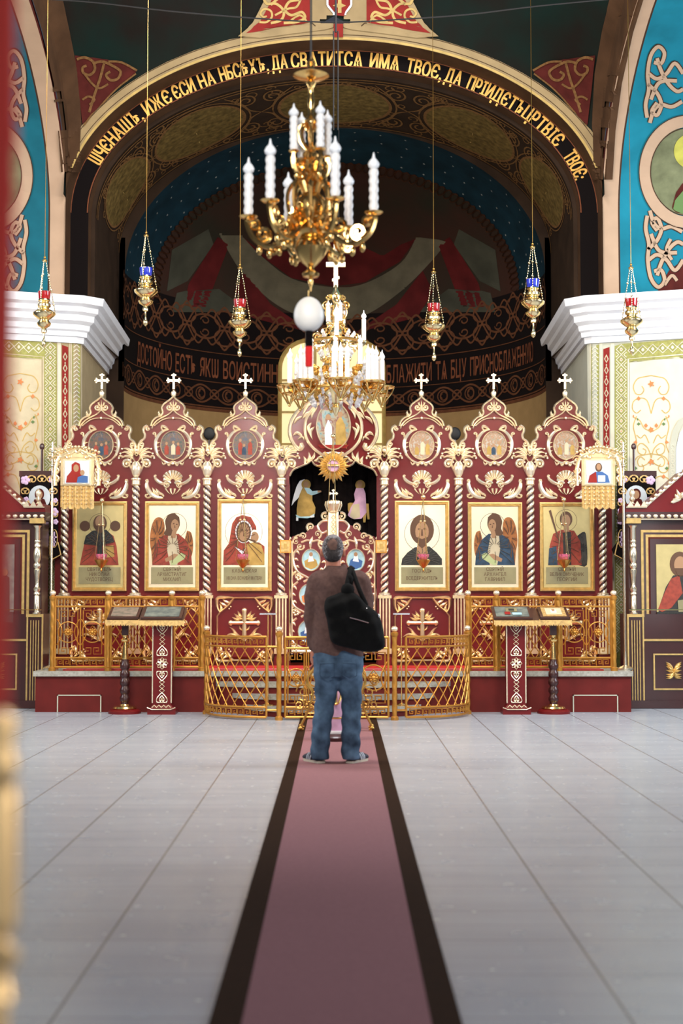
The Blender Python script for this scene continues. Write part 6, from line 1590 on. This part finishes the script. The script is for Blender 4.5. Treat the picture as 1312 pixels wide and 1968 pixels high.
for k in range(8):
    a = k * pi / 4; m = MB()
    m.tube([(q * cos(a) * u, q * sin(a) * u, zz(p)) for q, p in cr([(10, 378), (22, 350), (36, 356), (44, 378), (40, 410), (30, 430)], 5)], 4 * u, 5)
    m.build('scroll_bracket', ['brassnear'], t); m = MB()
    m.tube([(q * cos(a) * u, q * sin(a) * u, zz(p)) for q, p in cr([(8, 250), (16, 240), (24, 252), (20, 274), (8, 288)], 5)], 2.6 * u, 5)
    m.build('scroll_bracket', ['brassnear'], t)
    m = MB(); m.lathe([(.001, zz(450)), (4 * u, zz(444)), (4 * u, zz(436)), (1 * u, zz(430))], (41 * u * cos(a), 41 * u * sin(a), 0), 8); m.build('pendant_drop', ['brassnear'], t)
m = MB(); m.lathe([(5 * u, zz(154)), (26 * u, zz(150)), (34 * u, zz(146)), (20 * u, zz(140)), (6 * u, zz(134)), (5 * u, zz(128)), (9 * u, zz(122)), (2 * u, zz(112))], (0, 0, 0), 20); m.build('canopy', ['brassnear'], t)
m = MB(); m.tube([(0, 0, zz(116)), (0, 0, 5.4)], .006, 6); m.build('suspension_rod', ['black'], t)
pe = at(593, 604, YC); t = thing('hanging_egg', 'cream ostrich egg hung below the nearer chandelier', 'ornament', (pb.x - .01, YC, pe.z))
m = MB(); k = 28 * u; m.lathe([(max(.001, k * sin(pi * j / 16) * (1 + .06 * cos(pi * j / 16))), -1.16 * k * cos(pi * j / 16)) for j in range(17)], (0, 0, 0), 24); m.build('egg', ['egg'], t)
m = MB(); m.tube([(0, 0, 1.1 * k), (0, 0, zz(560) + pb.z - pe.z + .005)], .004, 5); m.build('cord', ['brassnear'], t)
m = MB(); m.tube([(0, 0, -1.1 * k), (0, 0, -2.2 * k)], .022, 8); m.build('tassel_stem', ['velvet'], t)
m = MB(); m.lathe([(.018, -2.1 * k), (.022, -2.2 * k), (.021, -3.3 * k), (.02, -3.5 * k)], (0, 0, 0), 14); m.build('red_tassel', ['tasselred'], t)
# far chandelier above the steps
YC2 = 13.9; pb = at(645, 740, YC2); t = thing('far_chandelier', 'tiered gilt chandelier with crystals, many candles and a cross on top, above the gates', 'chandelier', (pb.x, YC2, pb.z))
zz = lambda py: Zp(py, YC2) - pb.z; u = (zz(0) - zz(100)) / 100
prof = [(r * u, zz(py)) for r, py in ((1, 800), (5, 792), (9, 784), (5, 778), (14, 770), (24, 758), (30, 744), (24, 732), (14, 726), (20, 716), (24, 704), (18, 692), (10, 686), (16, 678), (20, 666), (14, 656), (8, 650), (14, 640), (11, 630), (6, 624), (8, 612), (10, 602), (6, 592), (4, 584), (8, 576), (9, 566), (4, 556), (3, 548))]
m = MB(); m.lathe(prof, (0, 0, 0), 24); m.build('stem', ['brass2'], t)
m = MB()
s = u
m.box(-4 * s, 4 * s, -.01, .01, zz(552), zz(470)); m.box(-18 * s, 18 * s, -.012, .012, zz(513), zz(504)); m.box(-8 * s, 8 * s, -.012, .012, zz(490), zz(484)); m.prism([(-7 * s, zz(541)), (7 * s, zz(536)), (7 * s, zz(531)), (-7 * s, zz(536))], -.012, .012)
m.build('top_cross', ['giltpale'], t, smooth=False)
def candles_tier(R, n, py, hh, off=0, cr_=7, scr=True, cnd=3):
    for k in range(n):
        a = radians(off + 360 / n * k)
        arm(t, a, R * u, zz(py) + .0, zz(py), 4 * u, .40 * R / 100 + .05, 'brassdark' if k % 2 else 'brass2')
        for q in range(cnd):
            da = (q - (cnd - 1) / 2) * 12 * u / (R * u); candle(t, R * u * cos(a + da), R * u * sin(a + da), zz(py) + .01, hh * u, 4.2 * u, ('wax', 'bulb'), twist=False)
candles_tier(86, 8, 742, 46, 6, cnd=3)
candles_tier(52, 6, 706, 38, 30, cnd=1)
candles_tier(52, 4, 656, 40, 2, cnd=1)
candles_tier(16, 4, 622, 28, 30, cnd=1)
m = MB()
for tier, (R, py, n, L) in enumerate(((66, 744, 16, 30), (44, 716, 14, 30), (30, 676, 12, 24), (48, 764, 14, 24), (26, 734, 12, 24), (34, 640, 8, 16), (74, 716, 8, 26))):
    for k in range(n):
        a = 2 * pi * k / n
        for q in range(3):
            r = (R - q * 3) * u; z = zz(py + q * L / 4)
            m.lathe([(.001, -7 * u), (3.4 * u, -3 * u), (2.2 * u, 2 * u), (.001, 4 * u)], (r * cos(a), r * sin(a), z), 6)
m.build('crystal_drops', ['crystal'], t, smooth=False, kind='stuff')
m = MB()
for k in range(4):
    a = k * pi / 2 + .1; c, q = cos(a), sin(a)
    for (x, py, r, a0, tr) in ((17, 586, 10, 180, 1.6), (12, 608, 7, 0, -1.4), (20, 636, 8, 180, 1.4), (34, 648, 9, 0, 1.5), (14, 572, 5, 90, 1.4)):
        m.tube([(x_ * u * c, x_ * u * q, zz(py) + b_ * u) for x_, b_ in spiral(x, 0, r, 2, a0, tr, 12)], 1.7 * u, 5)
    m.tube([(x * u * c, x * u * q, zz(py)) for x, py in cr([(3, 560), (14, 575), (20, 600), (14, 620), (22, 640), (40, 655)], 5)], 1.6 * u, 5)
m.build('scrollwork', ['brass'], t)
for k in range(8):          # openwork gilt baskets under the candle groups
    a = radians(6 + 45 * k); bxx, byy = 86 * u * cos(a), 86 * u * sin(a); m = MB()
    for j in range(6):
        b = j * pi / 3; m.tube([(bxx + q * u * cos(b), byy + q * u * sin(b), zz(p)) for q, p in cr([(22, 744), (18, 754), (9, 766), (2, 778)], 4)], 1.5 * u, 4)
    m.lathe([(21 * u, zz(745)), (24 * u, zz(742)), (21 * u, zz(740))], (bxx, byy, 0), 16); m.lathe([(13 * u, zz(760)), (15 * u, zz(758)), (13 * u, zz(756))], (bxx, byy, 0), 12)
    m.sph((bxx, byy, zz(780)), 3 * u, 0, 6); m.build('candle_basket', ['brass'], t)
for k in range(12):
    a = k * pi / 6; m = MB(); m.sph((34 * u * cos(a), 34 * u * sin(a), zz(724)), 6 * u, 0, 8); m.build('gilt_ball', ['brass2'], t); m = MB(); m.sph((24 * u * cos(a), 24 * u * sin(a), zz(690)), 5 * u, 0, 8); m.build('gilt_ball', ['brass2'], t)
for R, py in ((84, 752), (50, 656)):
    m = MB(); m.tube([(R * u * .82 * cos(a), R * u * .82 * sin(a), zz(py)) for a in [2 * pi * k / 40 for k in range(40)]], 2.6 * u, 6, closed=True); m.build('ring', ['brassdark'], t)
m = MB()
for dx in (-.022, .022): m.tube([(dx, 0, zz(250)), (dx, 0, zz(60))], .008, 5)
m.tube([(0.03, 0, zz(470)), (0.03, 0, zz(250))], .003, 4); m.tube([(0, 0, zz(62)), (0, 0, 9.9 - pb.z)], .012, 5); m.tube([(0.0, 0, zz(470)), (0.03, 0, zz(440))], .004, 4)
m.build('suspension_cable', ['black'], t)
m = MB(); Yw = 14.6; P = [at(px, py, Yw) for px, py in cr([(-40, -6), (150, 2), (330, 22), (500, 36), (640, 43), (760, 38), (900, 28), (1050, 10), (1330, -16)], 4)]
m.tube(P, .008, 5); o = m.build('tie_wire', ['black'])
o['label'] = 'thin black wire sagging across the top below the arch crown'; o['category'] = 'wire'
# ================================================================ FOREGROUND at the left edge
Yf = 1.5
m = MB(); V = []; N = 40
for k in range(N + 1):
    py = -60 + (1362 + 60) * k / N
    e = 24 - 4 * min(1, max(0, (py - 230) / 170)) - 4 * min(1, max(0, (py - 450) / 250)) - 5 * min(1, max(0, (py - 900) / 400)) + (3 * sin(py / 18.) if 190 < py < 420 else 0)
    for j in range(7):
        p = at(e - j * 30, py, Yf); y = p.y + .012 * sin(j * 1.9) ; V.append((p.x, y, p.z))
m.add(V, [(k * 7 + j, k * 7 + j + 1, (k + 1) * 7 + j + 1, (k + 1) * 7 + j) for k in range(N) for j in range(6)], 0)
o = m.build('red_drapery', ['redcloth']); o['label'] = 'blurred red cloth edge hanging at the far left of the view'; o['category'] = 'drapery'
mod = o.modifiers.new('s', 'SOLIDIFY'); mod.thickness = .006
p0 = at(-3, 1650, 1.45); zq = lambda py: Zp(py, 1.45); uu = 1.45 / F
t = thing('brass_stand', 'shiny blurred brass floor stand close at the lower left edge', 'stand', (p0.x - .0, 1.45, 0))
m = MB(); m.lathe([(.01, 0), (20 * uu, zq(1930)), (36 * uu, zq(1918)), (30 * uu, zq(1890)), (22 * uu, zq(1872)), (40 * uu, zq(1850)), (42 * uu, zq(1832)), (24 * uu, zq(1812)), (22 * uu, zq(1800)), (36 * uu, zq(1785)), (38 * uu, zq(1760)), (38 * uu, zq(1540)), (34 * uu, zq(1510)), (26 * uu, zq(1500)), (34 * uu, zq(1480)), (36 * uu, zq(1462)), (30 * uu, zq(1448)), (26 * uu, zq(1430)), (34 * uu, zq(1400)), (30 * uu, zq(1376)), (14 * uu, zq(1366))], (0, 0, 0), 32)
m.v = [v for v in m.v]; m.build('column', ['brass3'], t)
m = MB(); m.lathe([(.12, 0), (.12, .02), (.03, .04), (.012, .06), (.012, zq(1928))], (-.0, 0, 0.012), 24); m.build('foot', ['brass3'], t)
m.v = m.v
# ================================================================ THE STANDING MAN
YM = 10.72
def remesh(parts, name, mats, parent, vox=.012, smooth=6, mfn=None, post=None):
    m = MB()
    for f in parts: f(m)
    me = m.mesh(name + '_src', mats[0]); o = bpy.data.objects.new('tmp', me); COL.objects.link(o)
    r = o.modifiers.new('r', 'REMESH'); r.mode = 'VOXEL'; r.voxel_size = vox
    s = o.modifiers.new('s', 'SMOOTH'); s.factor = .5; s.iterations = smooth
    dg = bpy.context.evaluated_depsgraph_get(); me2 = bpy.data.meshes.new_from_object(o.evaluated_get(dg)); bpy.data.objects.remove(o)
    if post:
        for v in me2.vertices: v.co = post(v.co.copy())
    me2.materials.clear()
    for x in mats: me2.materials.append(MATS[x])
    if mfn:
        for p in me2.polygons: p.material_index = mfn(p.center)
    me2.polygons.foreach_set('use_smooth', [True] * len(me2.polygons))
    q = bpy.data.objects.new(name, me2); COL.objects.link(q); q.parent = parent; return q
def limb(pts, radii, n=10, sy=1):
    def f(m):
        k = len(pts)
        P = cr(pts, 4); R = [x[0] for x in cr([(r, 0) for r in radii], 4)]
        m.tube(P, R, 12); m.sph(P[0], R[0] * .98, 0, 8); m.sph(P[-1], R[-1] * .98, 0, 8)
    return f
def ball(c, r): return lambda m: m.sph(c, r, 0, 12)
def rings(L, n=20):      # L: (z, cx, cy, rx, ry)
    def f(m):
        V = []; 
        for z, cx, cy, rx, ry in L:
            for i in range(n):
                a = 2 * pi * i / n; c_, s_ = cos(a), sin(a); e = .85
                V.append((cx + rx * math.copysign(abs(c_) ** e, c_), cy + ry * math.copysign(abs(s_) ** e, s_), z))
        Fs = [(j * n + i, j * n + (i + 1) % n, (j + 1) * n + (i + 1) % n, (j + 1) * n + i) for j in range(len(L) - 1) for i in range(n)]
        Fs += [tuple(range(n - 1, -1, -1)), tuple((len(L) - 1) * n + i for i in range(n))]
        m.add(V, Fs)
    return f
um = YM / F * .972; mx = lambda px: (px - 648) * um * 1.0; pm = at(648, 1468, YM)
zm = lambda py: (1468 - py) * um * 1.0
man = thing('person', 'grey-haired man seen from behind in brown sweater and jeans, standing on the runner carpet', 'person', (pm.x, YM, .011))
def hand(side, wx, wy, wz, dx, dy, dz):   # relaxed hand with five fingers; d = pointing direction
    d = Vector((dx, dy, dz)).normalized(); s = Vector((0, 1, 0)); fan = s - d * s.dot(d); fan.normalize(); nrm = d.cross(fan)
    w = Vector((wx, wy, wz)); out = []
    pc = w + d * .05
    out.append(limb([w, w + d * .03, w + d * .085], [.026, .030, .034]))
    out.append(limb([w + fan * .02 + d * .03, w + fan * .018 + d * .085], [.022, .020])); out.append(limb([w - fan * .02 + d * .03, w - fan * .018 + d * .085], [.022, .020]))
    inn = nrm * (-side)
    for k, L in enumerate((.068, .078, .074, .058)):
        b = w + d * .085 + fan * (.028 - .0185 * k)
        out.append(limb([b, b + d * L * .4 + inn * .006, b + d * L * .75 + inn * .022, b + d * L * .95 + inn * .038], [.0095, .009, .0085, .0075]))
    b = w + d * .03 + fan * .028; out.append(limb([b, b + fan * .022 + d * .03, b + fan * .026 + d * .062 + inn * .01], [.012, .0105, .009]))
    return out
# left arm hangs (viewer left), right arm bent forward
SHL, ELL, WRL = Vector((mx(606), 0, zm(1112))), Vector((mx(598), .01, zm(1180))), Vector((mx(602), -.05 + .09, zm(1246)))
SHR, ELR, WRR = Vector((mx(696), 0, zm(1112))), Vector((mx(703), .05, zm(1172))), Vector((mx(690), .24, zm(1180)))
zh = zm(1051); hx = mx(639)
def headshape(m):
    m.sph((hx, .02, zh + .012), (.079, .098, .108), 0, 16)          # cranium
    m.sph((hx, .065, zh - .055), (.060, .065, .075), 0, 14)          # jaw
    m.sph((hx, .125, zh - .03), (.012, .024, .024), 0, 8)            # nose
    m.sph((hx, .115, zh + .03), (.045, .02, .014), 0, 8)             # brow
    m.sph((hx, .112, zh - .065), (.024, .014, .012), 0, 8); m.sph((hx, .105, zh - .10), (.022, .018, .016), 0, 8)
    for s in (-1, 1):
        m.sph((hx + s * .083, .015, zh - .022), (.011, .022, .034), 0, 8); m.sph((hx + s * .088, .0, zh - .02), (.008, .018, .03), 0, 8)
        m.sph((hx + s * .03, .108, zh + .008), (.012, .010, .009), 0, 8)
body = [headshape, limb([(hx, .03, zh - .02), (hx + .004, .012, zm(1086)), (hx + .008, .005, zm(1105))], [.058, .060, .066]),
        rings([(zm(1265), mx(650), .0, .15, .10), (zm(1235), mx(650), 0, .165, .105), (zm(1200), mx(650), 0, .15, .10), (zm(1150), mx(650), .01, .175, .11), (zm(1110), mx(651), .005, .175, .10), (zm(1094), mx(650), .0, .11, .07)]),
        limb([SHL, ELL, WRL], [.05, .040, .026]), limb([SHR, ELR, WRR], [.05, .040, .026])] + hand(1, WRL.x, WRL.y, WRL.z, .02, .05, -1) + hand(-1, WRR.x, WRR.y, WRR.z, -.3, .25, .55)
for s, hx_, kx, fx in ((-1, 631, 620, 612), (1, 669, 678, 677)):
    body.append(limb([(mx(hx_), 0, zm(1262)), (mx(kx), .02, zm(1350)), (mx(fx), -.01, zm(1455))], [.085, .055, .038]))
remesh(body, 'body', ['skin'], man, vox=.0085, smooth=3)
# hair : receding grey with a dark bald crown turned to the camera
def hairf(m):
    m.sph((hx, .005, zh + .014), (.083, .092, .106), 0, 18)
    m.sph((hx, -.028, zh - .035), (.070, .062, .060), 0, 14)
hair = remesh([hairf], 'hair', ['hair', 'hairgrey', 'skincrown'], man, vox=.008, smooth=3, mfn=lambda c: 2 if (c.x - hx) ** 2 / .040 ** 2 + (c.z - zh - .040) ** 2 / .045 ** 2 < random.uniform(.5, 1.3) and c.y < .05 else (1 if abs(c.x - hx) > random.uniform(.035, .085) or c.z > zh + random.uniform(.075, .10) else 0))
# sweater
torso = rings([(zm(1262), mx(650), .0, .182, .125), (zm(1250), mx(650), .0, .196, .135), (zm(1225), mx(650), 0, .198, .138), (zm(1190), mx(650), .005, .190, .135), (zm(1150), mx(650), .01, .200, .135), (zm(1120), mx(651), .005, .212, .128), (zm(1103), mx(651), .0, .195, .112), (zm(1092), mx(650), .0, .125, .092), (zm(1084), mx(646), .004, .078, .072)], 28)
def folds(v):
    v.x += .005 * sin(v.z * 38 + v.x * 20) * (1 if v.z < zm(1130) else .3); v.y += .006 * sin(v.z * 30 + v.x * 34); return v
sw = remesh([torso, limb([SHL + Vector((.03, 0, .01)), SHL + Vector((0, 0, -.04)), ELL, WRL + Vector((0, 0, .015))], [.075, .078, .062, .045]), limb([SHR + Vector((-.03, 0, .01)), SHR + Vector((0, 0, -.04)), ELR, WRR], [.075, .078, .064, .046])], 'sweater', ['sweater'], man, vox=.010, smooth=5, post=folds)
m = MB(); m.tube([(mx(646) + .066 * cos(a), .006 + .066 * sin(a), zm(1083) + .010 * sin(a)) for a in [2 * pi * k / 24 for k in range(24)]], .012, 6, closed=True); m.build('collar', ['sweater'], man)
# jeans
def jf(v):
    k = 1 if v.z < zm(1290) else .3
    v.x += .004 * sin(v.z * 55 + v.y * 30) * k; v.y += .007 * sin(v.z * 42 + v.x * 25) * k; return v
jean = [rings([(zm(1300), mx(650), 0, .18, .13), (zm(1275), mx(650), -.008, .190, .138), (zm(1255), mx(650), -.004, .186, .130), (zm(1242), mx(650), .0, .178, .122)], 24)]
for s, a, b, c, d in ((-1, 627, 624, 617, 614), (1, 673, 676, 675, 674)):
    jean.append(rings([(zm(1461), mx(d), .0, .066, .080), (zm(1440), mx(d), 0, .071, .080), (zm(1400), mx(c), .0, .072, .080), (zm(1350), mx(b), .015, .076, .086), (zm(1310), mx(a), .01, .092, .104), (zm(1280), mx(a), .0, .100, .118), (zm(1262), mx(a), 0, .09, .11)], 20))
jo = remesh(jean, 'jeans', ['denim'], man, vox=.010, smooth=3, post=jf)
m = MB()
for s in (-1, 1):
    cx = mx(650) + s * .085; P = [(cx - .055, zm(1272)), (cx + .055, zm(1272)), (cx + .052, zm(1296)), (cx, zm(1304)), (cx - .052, zm(1296))]
    m.ribbon(P + [P[0]], .003, -.142, .006)
m.tube([(mx(650) + .186 * cos(a), .128 * sin(a) - .002, zm(1262)) for a in [2 * pi * k / 30 for k in range(30)]], .010, 5, closed=True)
m.build('pocket_seams', ['denim'], jo)
for s in (-1, 1):
    ax = mx(613 if s < 0 else 676); dirx, diry = s * .5, .86; L = .27
    d = Vector((dirx, diry, 0)).normalized(); heel = Vector((ax - s * .015, -.03, 0)); nn = Vector((-d.y, d.x, 0))
    def shoe(m):
        m.sph(heel + d * .035 + Vector((0, 0, .052)), (.046, .046, .05), 0, 10); m.sph(heel + d * .10 + Vector((0, 0, .042)), (.052, .048, .04), 0, 10); m.sph(heel + d * .16 + Vector((0, 0, .034)), (.054, .048, .033), 0, 10); m.sph(heel + d * .205 + Vector((0, 0, .028)), (.045, .04, .026), 0, 10)
        m.tube([heel + d * .035 + Vector((0, 0, .05)), heel + d * .045 + Vector((0, 0, .09))], [.044, .044], 12)
    sh = remesh([shoe], 'shoe', ['shoe'], man, vox=.007, smooth=3)
    m = MB(); P = [heel + d * q + nn * w for q, w in ((-.012, 0), (.0, .034), (.06, .036), (.12, .044), (.18, .046), (.225, .032), (.245, 0), (.225, -.032), (.18, -.046), (.12, -.044), (.06, -.036), (.0, -.034))]
    P = [Vector((p.x, p.y, 0)) for p in cr(P, 3, closed=True)]; m.slab([(p.x, p.y) for p in P], .0, .018, 0); m.build('sole', ['shoesole'], sh, smooth=False)
    m = MB()
    for k in range(3):
        q = .085 + k * .026
        for sd in (-1, 1): m.tube([heel + d * (q + .012) + nn * sd * .046 + Vector((0, 0, .022)), heel + d * q + nn * sd * .047 + Vector((0, 0, .045)), heel + d * (q - .008) + nn * sd * .034 + Vector((0, 0, .070))], .0055, 5)
    m.build('stripes', ['shoestripe'], sh)
# ---- shoulder bag
bag = thing('shoulder_bag', 'large slouchy black bag slung from the man right shoulder', 'bag', (pm.x + mx(685), YM - .215, .011 + zm(1200)))
bx_ = mx(685); bz = zm(1200)
def bp_(px, py, y=0): return Vector((mx(px) - bx_, y, zm(py) - bz))
def bagf(m):
    P = [(626, 1146), (640, 1140), (668, 1130), (688, 1140), (708, 1160), (722, 1170), (732, 1185), (738, 1210), (741, 1236), (736, 1244), (722, 1250), (700, 1250), (672, 1243), (645, 1236), (634, 1225), (628, 1190), (622, 1165)]
    P = cr(P, 3, closed=True); c = bp_(682, 1195); V = []; n = len(P); lay = [(-.085, .72), (-.06, .93), (0, 1.0), (.05, .95), (.075, .75)]
    for y, s_ in lay:
        for p in P:
            v = bp_(p[0], p[1]); V.append((c.x + (v.x - c.x) * s_, y, c.z + (v.z - c.z) * s_))
    Fs = [(j * n + i, j * n + (i + 1) % n, (j + 1) * n + (i + 1) % n, (j + 1) * n + i) for j in range(4) for i in range(n)] + [tuple(range(n - 1, -1, -1)), tuple(4 * n + i for i in range(n))]
    m.add(V, Fs)
def bfold(v):
    v.y += .010 * sin(v.x * 40 + v.z * 18) + .006 * sin(v.z * 55 - v.x * 20); return v
bb = remesh([bagf], 'bag_body', ['bag'], bag, vox=.011, smooth=6, post=bfold)
m = MB()
m.tube([tuple(p) for p in cr([bp_(664, 1136, -.02), bp_(668, 1112, .01), bp_(673, 1092, .10), bp_(675, 1087, .19), bp_(678, 1094, .28), bp_(700, 1130, .32)], 6)], .017, 8)
m.tube([tuple(p) for p in cr([bp_(704, 1160, -.02), bp_(690, 1128, .0), bp_(680, 1100, .08), bp_(675, 1086, .19), bp_(672, 1094, .28)], 6)], .017, 8)
m.sph(bp_(675, 1088, .17), (.03, .06, .018), 0, 8); m.sph(bp_(668, 1130, -.02), (.05, .03, .05), 0, 8); m.sph(bp_(672, 1112, .03), (.028, .03, .05), 0, 8)
m.build('strap', ['bag'], bag)
m = MB(); m.tube([bp_(672, 1183, -.108), bp_(688, 1187, -.112), bp_(708, 1193, -.105)], .003, 5); m.build('zip', ['silver'], bag)
m = MB(); m.sph(bp_(704, 1170, -.075), (.012, .01, .022), 0, 8); m.sph(bp_(728, 1180, -.04), (.009, .01, .014), 0, 8); m.build('buckle', ['silver'], bag)
# ================================================================ LIGHT
def area(name, loc, rot, sx, sy, e, col=(1, 1, 1)):
    l = bpy.data.lights.new(name, 'AREA'); l.shape = 'RECTANGLE'; l.size = sx; l.size_y = sy; l.energy = e; l.color = col
    o = bpy.data.objects.new(name, l); COL.objects.link(o); o.location = loc; o.rotation_euler = rot; return o
def look(o, t): o.rotation_euler = (Vector(t) - Vector(o.location)).to_track_quat('-Z', 'Y').to_euler()
w = bpy.data.worlds.new('world'); scn.world = w; w.use_nodes = True
w.node_tree.nodes['Background'].inputs['Color'].default_value = (.75, .80, 1, 1); w.node_tree.nodes['Background'].inputs['Strength'].default_value = .06
o = area('daylight_nave', (.6, -4, 2.3), (0, 0, 0), 4, 3.6, 85, (.90, .94, 1)); look(o, (0, 12, 2.0))
o = area('daylight_south', (7.5, 12.5, 4.5), (0, 0, 0), 3, 3.5, 420, (.80, .88, 1)); look(o, (-2, 15, 2.5))
o = area('daylight_north', (-7.5, 12.0, 4.5), (0, 0, 0), 3, 3.5, 230, (.85, .9, 1)); look(o, (2, 15, 2.2))
o = area('daylight_dome', (0, 11.5, 9.5), (0, 0, 0), 2.5, 2.5, 420, (.95, .95, 1)); look(o, (0, 14, 0))
for s in (-1, 1):
    o = area('lamp_warm', (s * 3.0, 10.6, 5.2), (0, 0, 0), .9, .7, 165, (1, .84, .62)); look(o, (s * .8, 16.6, 2.2))
o = area('daylight_west', (-1.2, .5, 5.6), (0, 0, 0), 2, 1.4, 85, (1, .97, .92)); look(o, (-.1, 8, 4.0)); o.data.spread = radians(70)  # added narrow-beam fill that brightens the near chandelier and egg, no real opening
o = area('daylight_south_west', (6.5, 1.6, 2.2), (0, 0, 0), 2.6, 3.0, 150, (.95, .96, 1)); look(o, (-1, 2.2, 1.0))  # added side light, makes the highlight on the brass stand; no window known there
vs = scn.view_settings
vs.view_transform = 'Standard'; vs.look = 'None'; vs.gamma = 1; vs.use_curve_mapping = False; vs.exposure = .32
